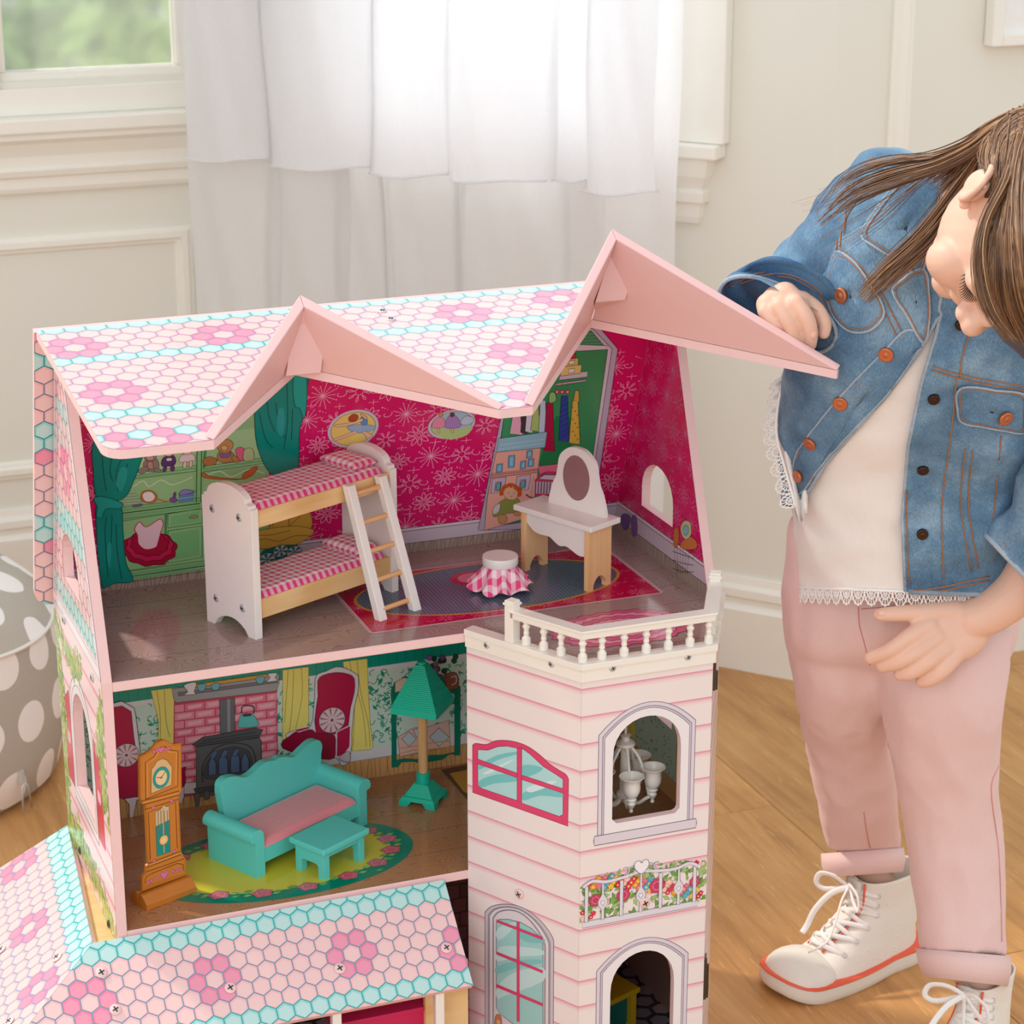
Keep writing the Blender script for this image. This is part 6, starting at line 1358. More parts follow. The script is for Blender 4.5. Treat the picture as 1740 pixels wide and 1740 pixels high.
KO = V((kA.x, kA.y, ZL))+ky*yk
def kp(pts, K=K4): return [(q.x, q.z) for q in (Ki @ PP(x, y, KO, ky) for x, y in K(pts))]
sil = kp([(512, 1470), (512, 1395), (530, 1370), (535, 1335), (545, 1325), (530, 1015), (510, 1000), (508, 985), (500, 970), (498, 745), (520, 735), (560, 710), (590, 670), (625, 655), (650, 662), (680, 680), (722, 672), (725, 930), (712, 950), (710, 975), (722, 1255), (738, 1285), (748, 1300), (748, 1375), (735, 1390)])
m = MB(); m.prism(sil, yk, yk+.0045, M=XZ); cb_ = m.build('clock_body', 'clock_wood', clock, bevel=.0005)
pk_ = Pr(KO, V((cos(rzk), sin(rzk), 0)), (0, 0, 1)); kk = lambda pts: pk_.uv(pts, K4)
BRN, BR2, BR3 = (196, 118, 40), (222, 150, 70), (120, 66, 20)
pk_.z = .0001; pk_.poly(kk([(520, 1440), (515, 1400), (540, 1370), (545, 1335), (555, 1325), (538, 1012), (515, 990), (507, 965), (505, 752), (570, 715), (598, 675), (628, 664), (655, 675), (690, 692), (716, 682), (718, 925), (705, 950), (702, 978), (712, 1260), (735, 1295), (740, 1372)]), (206, 130, 52))
for pts in ([(530, 975), (528, 775), (575, 745), (600, 700), (630, 690), (660, 710), (705, 715), (702, 905), (530, 975)], [(508, 985), (710, 930)], [(515, 1005), (708, 952)], [(525, 1030), (706, 975)], [(545, 1320), (715, 1255)], [(540, 1340), (720, 1272)], [(535, 1365), (735, 1295)], [(525, 1430), (530, 1395), (560, 1375), (700, 1320), (730, 1325), (735, 1360)], [(555, 1300), (545, 1045), (690, 990), (700, 1240)]): pk_.line(kk(pts), .0011, BR3)
for pts in ([(540, 960), (538, 785), (580, 755), (605, 712), (632, 700), (655, 720), (695, 725), (692, 895)], [(512, 996), (708, 942)], [(548, 1330), (718, 1263)]): pk_.line(kk(pts), .0008, (236, 170, 96))
pk_.outl(kk([(558, 945), (560, 815), (572, 800), (590, 770), (620, 755), (645, 765), (660, 785), (672, 800), (668, 898)]), (224, 190, 140), BR3, .0007)
c = kk([(613, 858)])[0]; 
for r_, c_ in ((.0125, (30, 90, 100)), (.0121, (30, 160, 160)), (.0088, (30, 90, 100)), (.0085, (244, 214, 160))): pk_.disk(c, r_*.95, c_, r_*1.1, n=32)
pk_.line([c, (c[0]+.0065, c[1]+.006)], .0009, (90, 60, 40)); pk_.line([c, (c[0]-.006, c[1]+.002)], .0009, (90, 60, 40)); pk_.disk(c, .0014, (150, 90, 60), n=10)
pk_.outl(kk([(590, 1282), (582, 1040), (608, 1030), (625, 1003), (640, 1015), (655, 1010), (662, 1258)]), (20, 150, 150), BR3, .0008)
pk_.poly(kk([(584, 1120), (582, 1042), (608, 1032), (625, 1005), (640, 1016), (654, 1012), (656, 1085)]), (214, 190, 150)); pk_.poly(kk([(590, 1280), (586, 1120), (656, 1085), (661, 1256)]), (0, 150, 145))
for x in (595, 610, 628, 645): pk_.line(kk([(x, 1035), (x+4, 1160)]), .0009, (120, 100, 90))
pk_.line(kk([(622, 1010), (628, 1262)]), .0014, (220, 170, 110)); c = kk([(626, 1193)])[0]; pk_.disk(c, .0068, BR3, n=20); pk_.disk(c, .0062, (240, 190, 120), n=20); pk_.disk(c, .004, (248, 214, 160), n=16)
PKP = (226, 120, 176)
def heart(x, y, s):
    c = kk([(x, y)])[0]; pk_.outl(smooth([(c[0], c[1]-s), (c[0]+s, c[1]+.2*s), (c[0]+.6*s, c[1]+.8*s), (c[0], c[1]+.45*s), (c[0]-.6*s, c[1]+.8*s), (c[0]-s, c[1]+.2*s)], 3, True), PKP, (150, 60, 110), .0004)
heart(612, 707, .004); heart(630, 1380, .0055)
for x, y in ((575, 718), (590, 712), (640, 705), (655, 700), (588, 1398), (560, 1412), (545, 1420), (675, 1362), (700, 1358), (715, 1352), (570, 1020), (668, 982), (575, 1305), (682, 1255)): heart(x, y, .0024)
pk_.build('printed_dial', cb_, inv=Ki)
# ---- chandelier in the tower, yellow table and red things below, pink bathtub under the porch ----
chn = P(1078, 1280, 1, -.075); cc0 = V((chn.x, -.075, 0)); zt2 = ZA-T
ch_ = thing('chandelier', 'white plastic toy chandelier hanging inside the tower behind the upper arched window', 'chandelier', (cc0.x, cc0.y, zt2))
ctr2 = P(1062, 1290, 1, -.075); off = cc0-cc0
cx_ = P(1062, 1300, 1, -.075).x-cc0.x
ztop_ = 0; zc1 = HZ((cc0.x, -.075), 1262)-zt2; zc0 = HZ((cc0.x, -.075), 1352)-zt2
m = MB(); m.cyl((cx_, 0, 0), (cx_, 0, zc1+.010), .0016, n=10); m.lathe([(a_*1.4, b_) for a_, b_ in [(.002, zc1+.014), (.005, zc1+.012), (.0032, zc1+.009), (.004, zc1+.006), (.008, zc1+.003), (.0086, zc1), (.0065, zc1-.003), (.004, zc1-.006), (.0045, zc0+.010), (.0072, zc0+.006), (.007, zc0+.002), (.003, zc0-.002), (.002, zc0-.006), (.0003, zc0-.007)]], 20, o=(cx_, 0, 0)); m.build('stem', 'white_plastic', ch_, smooth=True)
for k, a in enumerate((-1.75, -.55, .65, 1.9, 3.1, -2.9)):
    d = V((cos(a), sin(a), 0)); R2 = .034; pts = [V((cx_, 0, zc0+.004))+d*r_+V((0, 0, z)) for r_, z in ((.004, 0), (.009, -.008), (.017, -.010), (.025, -.004), (R2, .002))]
    m = MB(); m.tube(smooth([tuple(p) for p in pts], 4), .0022, 8); m.tube(smooth([tuple(V((cx_, 0, zc1))+d*r_+V((0, 0, z))) for r_, z in ((.004, -.002), (.010, -.006), (.020, -.024), (R2-.004, zc0-zc1+.004))], 4), .0018, 8); ar = m.build('arm', 'white_plastic', ch_, smooth=True)
    e = V((cx_, 0, zc0+.004))+d*R2
    m = MB(); m.lathe([(a_*1.32, b_*1.15) for a_, b_ in [(.0003, -.008), (.002, -.006), (.0014, -.003), (.003, 0), (.0042, .003), (.003, .006), (.005, .008), (.0035, .0095), (.0058, .012), (.0078, .017), (.0082, .022), (.0078, .027), (.009, .031), (.0118, .034), (.0112, .0345), (.0070, .028), (.0068, .02), (.003, .014)]], 24, o=e); m.build('lamp_cup', 'white_plastic', ar, smooth=True)
tq = P(1052, 1700, 2, ZG+.05); tb2 = thing('toy_table', 'yellow toy side table inside the tower behind the lower arched opening', 'table', (tq.x-.014, tq.y+.02, ZG), .35)
m = MB(); m.box((-.04, -.03, .052), (.04, .03, .060)); m.build('table_top', 'yellow_toy', tb2, bevel=.002)
for sx in (-1, 1): 
    for sy in (-1, 1): m = MB(); m.box((sx*.03-.005, sy*.022-.005, 0), (sx*.03+.005, sy*.022+.005, .053)); m.build('leg', 'yellow_toy', tb2)
m = MB(); m.box((-.03, -.02, .008), (.03, .02, .045)); paint('teal_dark', (20, 120, 110), .5); m.build('drawer_box', 'teal_dark', tb2)
tq = P(655, 1722, 1, -.05); tub = thing('toy_counter', 'magenta toy counter partly visible under the porch roof', 'counter', (tq.x+.02, -.035, ZG), 0)
m = MB(); m.box((-.075, -.018, 0), (.075, .05, tq.z-ZG-.004)); m.build('body', 'magenta_toy', tub, bevel=.001)
m = MB(); m.box((-.078, -.021, tq.z-ZG-.004), (.078, .053, tq.z-ZG+.002)); m.build('counter_top', 'magenta_toy', tub, bevel=.001)
sk = P(618, 1728, 1, -.03); chq = thing('toy_chair', 'pink rounded toy chair back beside the magenta counter under the porch roof', 'chair', (sk.x-.06, -.06, ZG))
m = MB(); hq = sk.z-ZG+.004
rows = [[V((.024*cos(a), .020*sin(a), z)) for a in (pi*.0+pi*k/16 for k in range(17))] for z in (.03, hq*.5, hq*.9, hq)]
m.grid(rows); m.build('backrest', 'magenta_toy', chq, smooth='all', solid=.004)
m = MB(); m.lathe([(.022, .03), (.024, .034), (.022, .038)], 24); m.build('seat', 'magenta_toy', chq, smooth=True)
for a in (.8, 2.4, 3.9, 5.5): m = MB(); m.cyl((.016*cos(a), .014*sin(a), 0), (.016*cos(a), .014*sin(a), .031), .0025, n=10); m.build('leg', 'magenta_toy', chq, smooth=True)
# ================= THE CHILD =================
from mathutils.bvhtree import BVHTree
from mathutils import noise as NZ
child = thing('person', 'young child with long brown hair in denim jacket and pink trousers bending over the dollhouse', 'person', P(1500, 1640, 2, 0))
ci = Matrix.Translation(-child.location)
def loc(m): m.v = [tuple(V(v)+0*V(v)-child.location) for v in m.v]; return m
def ring(s, N, grow=0.0, fold=0.0, k=0):
    (xl, yl), (xr, yr), d, th = s[:4]; dd = s[4] if len(s) > 4 else 0; ti = s[5] if len(s) > 5 else 0
    a = SP(xl, yl, d-dd); b = SP(xr, yr, d+dd); c = (a+b)/2; h = (b-a)/2; n = -(ray((xl+xr)/2, (yl+yr)/2).normalized()); n = (n-h.normalized()*n.dot(h.normalized())).normalized()
    if ti: q_ = h.normalized().cross(n); q_ = q_ if q_.dot(cu) > 0 else -q_; n = n*cos(ti)+q_*sin(ti)
    hl = h.length; out = []
    ts_ = k if k else [2*pi*i/N for i in range(N)]
    for t in ts_:
        ct, st_ = cos(t), sin(t); e = .92
        p = c+h.normalized()*((hl+grow)*(abs(ct)**e)*(1 if ct > 0 else -1))+n*((th+grow)*(abs(st_)**e)*(1 if st_ > 0 else -1))
        out.append(p)
    return out
def flat_(s): return tuple([*s[0], *s[1], s[2], s[3], s[4] if len(s) > 4 else 0, s[5] if len(s) > 5 else 0])
def unflat(t): return ((t[0], t[1]), (t[2], t[3]), t[4], t[5], t[6], t[7])
def loft(m, secs, N=48, sub=5, grow=0.0, cap=True, wr=0.0, ws=14, close_round=False):
    ss = [unflat(t) for t in smooth([flat_(s) for s in secs], sub)]
    rows = [ring(s, N, grow) for s in ss]
    if wr:
        for r in rows:
            c = sum(r, V())/len(r)
            for i, p in enumerate(r):
                d = (p-c).normalized(); q = V((p.x*ws, p.y*ws, p.z*ws*1.5)); r[i] = p+d*wr*(NZ.noise(q)+.5*NZ.noise(q*2.3)+.35*(1-abs(NZ.noise(q*1.3+V((5, 1, 2))))*3))
    n0 = len(m.v); m.grid(rows, closed=True)
    if cap:
        for r in (rows[0], rows[-1]):
            c = sum(r, V())/len(r); m.add([c]+r, [(0, 1+i, 1+(i+1) % len(r)) for i in range(len(r))])
    return rows
def remesh(m, vox, iters=4, fac=.5):
    o = m.build('tmp', None, None, fix=True); md = o.modifiers.new('r', 'REMESH'); md.mode = 'VOXEL'; md.voxel_size = vox
    sm = o.modifiers.new('s', 'SMOOTH'); sm.iterations = iters; sm.factor = fac
    dg = bpy.context.evaluated_depsgraph_get(); me = bpy.data.meshes.new_from_object(o.evaluated_get(dg)); bpy.data.objects.remove(o)
    r = MB(); r.v = [tuple(v.co) for v in me.vertices]; r.f = [tuple(p.vertices) for p in me.polygons]; r.c = [None]*len(r.f); bpy.data.meshes.remove(me); return r
def wrinkle(m, amt, sc, st=(1, 1, 1)):
    me = bpy.data.meshes.new('t'); me.from_pydata(m.v, [], m.f); me.update(); nn = [v.normal.copy() for v in me.vertices]; bpy.data.meshes.remove(me)
    for i, v in enumerate(m.v):
        q = V((v[0]*sc*st[0], v[1]*sc*st[1], v[2]*sc*st[2])); f = NZ.noise(q)+.6*(.35-abs(NZ.noise(q*1.7+V((3, 7, 1))))*1.6)+.3*NZ.noise(q*4); m.v[i] = tuple(V(v)+nn[i]*amt*f)
def bvh(*ms):
    v = []; f = []
    for m in ms: o = len(v); v += [V(p) for p in m.v]; f += [tuple(i+o for i in q) for q in m.f]
    return BVHTree.FromPolygons(v, f)
def hit(tree, x, y, off=.0):
    d = ray(x, y).normalized(); h = tree.ray_cast(CAM, d)
    if h[0] is None: return None, None
    n = h[1]; n = -n if n.dot(d) > 0 else n; return h[0]+n*off, n
def place(m, name, mat, parent=child, **kw): return loc(m).build(name, mat, parent, **kw)
def ell(m, c, ax, r, n=20):                  # ellipsoid with axes matrix ax (3 vectors) and radii
    rows = []
    for i in range(n+1):
        ph = -pi/2+pi*i/n; rows.append([V(c)+ax[0]*(r[0]*cos(ph)*cos(t))+ax[1]*(r[1]*cos(ph)*sin(t))+ax[2]*(r[2]*sin(ph)) for t in (2*pi*k/24 for k in range(24))])
    m.grid(rows, closed=True)
def chain(m, pts, n=14): m.tube(smooth([tuple(p) for p in [list(SP(*q[:3])) for q in pts]], 4), [r for (r,) in smooth([(q[3],) for q in pts], 4)], n); [ell(m, SP(*q[:3]), (cr, cu, cf), (q[3],)*3, 8) for q in (pts[0], pts[-1])]
# ---- materials ----
t = NT('skin'); nn = t.noise(t.coord(), 14, 3); t.base(t.mix(nn, rgb((230, 184, 160)), rgb((240, 200, 180)))); t.set(.5, sss=.12, spec=.35); t.bump(t.noise(t.coord(), 300, 3), .08, .0006); M['skin'] = t.m
def denim(name, a, b, c):
    t = NT(name); n1 = t.noise(t.coord('Object', (1, 1, 1)), 9, 4, .6); n2 = t.noise(t.coord('Object', (1, 1, .35)), 700, 2, .6)
    f = t.math('ADD', t.math('MULTIPLY', n1, .75), t.math('MULTIPLY', n2, .25)); t.base(t.ramp(f, [(.36, rgb(a)), (.5, rgb(b)), (.64, rgb(c))])); t.set(.8, spec=.15, sheen=.1)
    t.bump(t.math('ADD', t.math('MULTIPLY', n2, .5), t.noise(t.coord(), 60, 3)), .35, .0015); M[name] = t.m
denim('denim', (70, 102, 134), (102, 138, 168), (150, 180, 202)); denim('denim_edge', (120, 140, 160), (160, 176, 192), (190, 202, 212)); denim('denim_dark', (50, 84, 120), (74, 112, 150), (104, 142, 176))
def cloth(name, a, b, sc=500, bp=.3): 
    t = NT(name); n1 = t.noise(t.coord('Object', (1, 1, .5)), sc, 2, .6); n0 = t.noise(t.coord(), 6, 2); t.base(t.mix(t.math('ADD', t.math('MULTIPLY', n1, .5), t.math('MULTIPLY', n0, .5)), rgb(a), rgb(b))); t.set(.85, spec=.1, sheen=.2); t.bump(n1, bp, .0008); M[name] = t.m
cloth('pink_twill', (224, 190, 186), (238, 208, 204)); cloth('white_jersey', (238, 232, 228), (248, 244, 241), 160, .4); cloth('lace', (246, 243, 240), (252, 250, 248))
cloth('canvas_white', (232, 226, 214), (242, 238, 230), 400); cloth('lace_cord', (240, 236, 232), (250, 248, 246), 600, .5)
paint('rubber_white', (232, 228, 218), .45, .02, .02, 30); paint('orange_stripe', (236, 96, 62), .45, .03, 0); paint('thread', (176, 112, 62), .7); paint('thread_pale', (196, 150, 120), .7); paint('pink_thread', (214, 140, 140), .7)
t = NT('hair'); a_ = t.n('Attribute', attribute_name='Col'); n1 = t.noise(t.coord(), 120, 2); hv = t.n('HueSaturation', {'Value': t.math('ADD', t.math('MULTIPLY', n1, .4), .8)}); t.link(a_.outputs[0], hv.inputs['Color']); t.base(hv.outputs[0]); t.set(.36, spec=.5); M['hair'] = t.m
paint('lash', (50, 32, 26), .6); paint('lip', (206, 112, 104), .45)
# ---- feet ----
def shoe(toe, heel, top, name_lbl, other=False):
    a = P(*heel, 2, 0); b = P(*toe, 2, 0); d = b-a; L = d.length; X_ = d.normalized(); Yv = V((-X_.y, X_.x, 0)); R = Matrix(((X_.x, Yv.x, 0, a.x), (X_.y, Yv.y, 0, a.y), (0, 0, 1, 0), (0, 0, 0, 1)))
    sh = bpy.data.objects.new('shoe', None); COL.objects.link(sh); sh.parent = child; sh.matrix_local = Matrix.Translation(-child.location) @ R
    def wd(u): return L*(.150+.055*sin(pi*min(1, max(0, (u-.30)/.9)))+.01)*(1-max(0, (u-.80)/.2)**2.2*.98)**.5*(1-max(0, (.14-u)/.14)**2*.95)**.5
    def off_(u): return .018*L*sin(pi*u)
    foot = [(u*L, wd(u)+off_(u)) for u in [i/28 for i in range(29)]]+[(u*L, -wd(u)+off_(u)) for u in [1-i/28 for i in range(29)]]
    def sole(z0, z1, g0, g1, nm, mat, lab=None):
        m = MB(); c = (L*.5, 0)
        def g(p, k): l = sqrt((p[0]-c[0])**2+p[1]**2); return (p[0]+(p[0]-c[0])/l*k, p[1]+p[1]/l*k)
        rows = [[V((*g(p, gg), z+.012*max(0, (p[0]/L-.82)/.18)**2)) for p in foot] for z, gg in ((z0, g0-.003), (z0+.003, g0), ((z0+z1)/2, (g0+g1)/2+.0008), (z1, g1))]
        m.grid(rows, closed=True); m.add(rows[0], [tuple(range(len(foot)))]); m.add(rows[-1], [tuple(range(len(foot)))]); o = m.build(nm, mat, sh, smooth=True, ang=50); return tag(o, lab) if lab else o
    sole(0, .021, .004, .003, 'sole', 'rubber_white'); sole(.0205, .0245, .0036, .0032, 'stripe', 'orange_stripe', 'orange stripe')
    # upper: loft of horizontal slices, heel to toe shrinking with height, rising into the ankle
    m = MB(); rows = []; H_ = top
    for j in range(26):
        f = j/25; z = .022+(H_-.022)*f; tt_ = 1-.02*f
        uend = 1.0-.56*min(1, (f/.62))**.62 if f < .62 else .44-.02*(f-.62); ust = .0+.045*sin(pi*min(1, f*1.1))*.8
        row = []
        for k in range(48):
            a_ = 2*pi*k/48; ca, sa = cos(a_), sin(a_); um = (uend+ust)/2; u = um+(uend-ust)/2*ca
            w_ = wd(min(.99, max(.01, u if f < .25 else u*(1-f)+.33*f)))*(1-.26*min(1, f*1.5)); row.append(V((u*L, (abs(sa)**.85)*(1 if sa > 0 else -1)*w_*(.9+.1*abs(ca))+off_(u), z)))
        rows.append(row)
    m.grid(rows, closed=True); up_ = m; m.build('upper', 'canvas_white', sh, smooth='all', solid=.0025)
    tree = bvh(m)
    m = MB(); cx, cz = L*.80, .024                       # rubber toe cap
    ell(m, V((L*.80, off_(.8), .022)), (V((1, 0, 0)), V((0, 1, 0)), V((0, 0, 1))), (L*.195, wd(.82)*.99, .030), 20); m.v = [(x, y, max(z, .021)) for x, y, z in m.v]; m.build('toe_cap', 'rubber_white', sh, smooth='all')
    # tongue, eyelets and laces
    def slope(f): return 1.0-.56*min(1, (f/.62))**.62 if f < .62 else .44
    def front(f, s): u = slope(f); z = .022+(H_-.022)*f; return V((u*L+.003, s, z+.004))
    m = MB(); rows = [[front(f, s*(.012+.004*f))+V((.001, 0, .002-abs(s)*.002)) for s in (-1, -.5, 0, .5, 1)] for f in (.24, .34, .44, .54, .66, .8, .97)]; m.grid(rows); m.build('tongue', 'canvas_white', sh, smooth='all', solid=.002)
    m = MB()
    for s in (-1, 1): m.tube([front(f, s*(.0145+.004*f))+V((-.003, 0, -.001)) for f in (.22, .34, .44, .54, .66, .8, .97)], .0016, 6)
    tag(m.build('eyelet_binding', 'orange_stripe', sh, smooth='all'), 'orange binding')
    ey = []
    for k in range(6):
        f = .27+.12*k
        for s in (-1, 1):
            o_ = V((slope(f)*L-.55*L*.0, 0, .022+(H_-.022)*f)); st0 = V((o_.x-.012-.001*k, s*.2, o_.z-.004)); h = tree.ray_cast(st0, V((0, -s, 0)))
            q = h[0] if h[0] else V((o_.x-.014, s*.03, o_.z)); n = h[1] if h[0] else V((0, s, 0)); n = n if n.y*s > 0 else -n
            m = MB(); mx_ = n.to_track_quat('Z', 'Y').to_matrix().to_4x4(); mx_.translation = q
            for a_ in range(1): m.lathe([(.0022, .0005), (.003, .0016), (.0042, .0016), (.0046, .0004)], 14, close=False)
            m.v = [tuple(mx_ @ V(v)) for v in m.v]; m.build('eyelet', 'steel', sh, smooth='all'); ey.append((q+n*.002, s, f))
    m = MB()
    for k in range(0, 10, 2):
        for s_, (e0, e1) in ((1, (ey[k], ey[k+3])), (-1, (ey[k+1], ey[k+2]))):
            a0, a1 = e0[0], e1[0]; mid = front((e0[2]+e1[2])/2, 0)+V((.007, 0, .004)); m.tube(smooth([tuple(a0), tuple((a0+mid)/2+V((.004, 0, .003))), tuple(mid), tuple((a1+mid)/2+V((.004, 0, .003))), tuple(a1)], 4), .0036, 8, flat=.4, up=(1, 0, .6))
    m.tube(smooth([tuple(ey[0][0]), tuple(front(.27, 0)+V((.008, 0, .004))), tuple(ey[1][0])], 5), .0036, 8, flat=.4, up=(1, 0, .6))
    m.build('laces', 'lace_cord', sh, smooth='all')
    # bow
    m = MB(); kq = front(.86, 0)+V((.010, 0, .004))
    ell(m, kq, (V((1, 0, 0)), V((0, 1, 0)), V((0, 0, 1))), (.006, .008, .006), 10)
    for s in (-1, 1):
        m.tube(smooth([tuple(kq+V(p)) for p in ((0, 0, 0), (.012, s*.018, .012), (.018, s*.040, .008), (.02, s*.046, -.008), (.014, s*.032, -.014), (0, 0, 0))], 5), .004, 8, flat=.4, up=(1, 0, 0))
        m.tube(smooth([tuple(kq+V(p)) for p in ((0, 0, 0), (.022, s*.012, -.010), (.040, s*.022, -.034), (.058 if s > 0 else .05, s*.026, -.058), (.086 if s > 0 else .06, s*.024, -.066))], 5), .0042, 8, flat=.35, up=(1, 0, 0))
    m.build('bow', 'lace_cord', sh, smooth='all')
    m = MB(); zq = tree.ray_cast(V((L*.14, -.3, H_*.75)), V((0, 1, 0)))[0]; 
    if zq:
        pts = []
        for i in range(12):
            h = tree.ray_cast(V((L*.13, -.3, .03+(H_-.035)*i/11)), V((0, 1, 0)))[0]
            if h: pts.append(h+V((0, -.001, 0)))
        m.tube(pts, .0018, 6); m.tube([pts[-1], pts[-1]+V((.002, -.003, -.014))], .0024, 8); m.build('side_zip', 'steel', sh, smooth='all')
    # raised dots on the canvas
    r = random.Random(3); m = MB()
    for k in range(60):
        h = tree.ray_cast(V((r.uniform(.12, .62)*L, -.3 if k % 2 else .3, r.uniform(.03, H_*.9))), V((0, 1 if k % 2 else -1, 0)))
        if h[0]: n = h[1] if h[1].y*(-1 if k % 2 else 1) > 0 else -h[1]; ell(m, h[0]+n*.001, (n.orthogonal().normalized(), n.cross(n.orthogonal()).normalized(), n), (.0020, .0020, .0009), 6)
    m.build('raised_dots', 'canvas_white', sh, smooth='all'); return R, L
R1, LS1 = shoe((1308, 1690), (1552, 1607), .138, '')
R2, LS2 = shoe((1556, 1880), (1700, 1765), .118, '')
def depth_of(p): return (V(p)-CAM).dot(cf)
an1 = R1 @ V((LS1*.2, 0, .13)); an2 = R2 @ V((LS2*.2, 0, .13)); dA1, dA2 = depth_of(an1), depth_of(an2)
# ---- trousers ----
dh = 2.93
l1s = [((1342, 1060), (1520, 1070), dh+.01, .085), ((1340, 1120), (1515, 1130), dh+.03, .082), ((1358, 1200), (1505, 1205), dh+.06, .072), ((1378, 1300), (1514, 1300), dh+(dA1-dh)*.55, .062), ((1396, 1390), (1524, 1385), dh+(dA1-dh)*.8, .056), ((1404, 1450), (1527, 1442), dA1, .052)]
l2s = [((1490, 1060), (1724, 1070), dh-.02, .09), ((1486, 1130), (1714, 1140), dh-.03, .088), ((1500, 1210), (1702, 1215), dh-.03+.0, .08), ((1524, 1310), (1692, 1320), (dh+dA2)/2-.02, .07), ((1532, 1370), (1697, 1380), (dh+dA2)/2, .066), ((1548, 1470), (1704, 1470), dA2-.005, .06), ((1562, 1560), (1706, 1570), dA2, .057), ((1566, 1615), (1706, 1625), dA2, .056)]
hip = [((1350, 880), (1738, 890), 2.875, .080), ((1337, 940), (1740, 950), 2.90, .086), ((1331, 1010), (1738, 1020), 2.915, .098), ((1335, 1080), (1726, 1085), dh, .108), ((1352, 1120), (1712, 1125), dh+.0, .09), ((1420, 1150), (1660, 1155), dh+.01, .05)]
m = MB(); loft(m, l1s, 40, cap=True); loft(m, l2s, 40); loft(m, hip, 56)
tm = remesh(m, .0055, 6, .6); wrinkle(tm, .0065, 10, (1.2, 1.2, .6)); ttree = bvh(tm)
trs = place(MB.__new__(MB) if False else tm, 'trousers', 'pink_twill', smooth='all')
def cuff(s0, s1, g=.004):
    m = MB(); r0 = ring(s0, 48, g); r1 = ring(s1, 48, g+.001); r0b = ring(s0, 48, -.002); r1b = ring(s1, 48, -.004); mid = [(a+b)/2+(a-(sum(r0, V())/48)).normalized()*.0025 for a, b in zip(r0, r1)]
    m.grid([r0b, r0, mid, r1, r1b], closed=True); return place(m, 'turned_cuff', 'pink_twill', trs, smooth='all')
cuff(((1400, 1450), (1530, 1441), dA1, .054), ((1410, 1490), (1528, 1482), dA1, .053)); cuff(((1563, 1612), (1710, 1624), dA2, .058), ((1578, 1660), (1703, 1675), dA2, .055))
def joinseams(tree, lst, mat, nm, parent, w=.0009, off=.0006):
    for pts in lst:
        runs = [[]]
        for x, y in smooth(pts, 5):
            p, nn = hit(tree, x, y, off)
            if p is None or (runs[-1] and (p-runs[-1][-1]).length > .03): runs.append([])
            if p is not None: runs[-1].append(p)
        for ps in runs:
            if len(ps) > 2: m = MB(); m.tube(ps, w, 5); place(m, nm, mat, parent, smooth='all')
joinseams(ttree, [[(1728, 1085), (1716, 1150), (1712, 1200), (1700, 1290), (1684, 1340), (1696, 1440), (1700, 1520), (1702, 1600)], [(1458, 1020), (1460, 1060), (1468, 1090), (1478, 1130)], [(1464, 1035), (1500, 1032), (1535, 1028)], [(1468, 1380), (1474, 1420), (1485, 1465)]], 'pink_thread', 'seam_stitching', trs, .0007, .0004)
# ---- body (one continuous skin) ----
HF = V((0, 0, 0)); sx_, sy_, sz_ = cr, cu, -cf
Fv = (sx_*-.38-sy_*.92+sz_*.05).normalized(); Uv = sx_*.45-sy_*.10+sz_*.89; Uv = (Uv-Fv*Uv.dot(Fv)).normalized(); Rv = Fv.cross(Uv)
hk = 1.15; ho = SP(1752, 372, 2.33)
def hp_(r, f, u): return ho+(Rv*r+Fv*f+Uv*u)*hk
AX = (Rv, Fv, Uv); m = MB()
E = lambda r, f, u, a, b, c, n=20: ell(m, hp_(r, f, u), AX, (a*hk, b*hk, c*hk), n)
E(0, -.012, .022, .071, .088, .075); E(0, .022, -.015, .062, .068, .072); E(0, .040, -.055, .043, .040, .038); E(0, .066, -.080, .018, .014, .014, 12)
for s in (-1, 1): E(s*.034, .060, -.030, .030, .023, .028, 14); E(s*.028, .072, .004, .016, .013, .012, 12)
E(0, .080, .020, .050, .014, .024, 14); E(0, .092, -.004, .009, .013, .020, 12); E(0, .101, -.022, .012, .014, .012, 12)
for s in (-1, 1): E(s*.011, .096, -.026, .008, .010, .008, 10)
E(0, .078, -.050, .017, .010, .006, 12); E(0, .074, -.059, .014, .010, .007, 12)
# ears: a curved rim and a plate
for s in (-1, 1):
    rim = [hp_(s*(.074+.012*sin(pi*k/12)), .000-.018*cos(pi*k/12*1.2+.3), .012+.022*sin(pi*k/12*1.2+.3)) for k in range(13)]
    m.tube(rim, [.0036*hk]*13, 10); E(s*.077, .003, .014, .005, .016, .018, 10); E(s*.069, .016, -.004, .005, .007, .007, 8)
# neck, trunk, arms, hands, legs
m.tube([hp_(0, -.03, -.03), SP(1680, 330, 2.46), SP(1640, 400, 2.58)], [.042, .043, .05], 20)
loft(m, [((1500, 330), (1770, 390), 2.60, .045), ((1460, 480), (1770, 520), 2.66, .075), ((1400, 680), (1740, 700), 2.74, .085), ((1380, 860), (1720, 870), 2.84, .08), ((1370, 1000), (1710, 1010), 2.91, .085), ((1400, 1090), (1680, 1095), 2.93, .07)], 40)
bd = lambda x, y: None
# depth of the dormer board where the right hand rests
bn = (roofpt(n2R)-roofpt(n2A)).cross(PP(1048, 407, roofpt(n2A), (1, 0, 0))-roofpt(n2A)).normalized(); 
dB = depth_of(PP(1372, 585, roofpt(n2R), bn)); dHd = dB+.028
chain(m, [(1500, 380, 2.62, .040), (1420, 440, 2.70, .028), (1362, 472, 2.68, .024), (1338, 500, dHd+.06, .022), (1328, 522, dHd+.015, .0195)], 18)
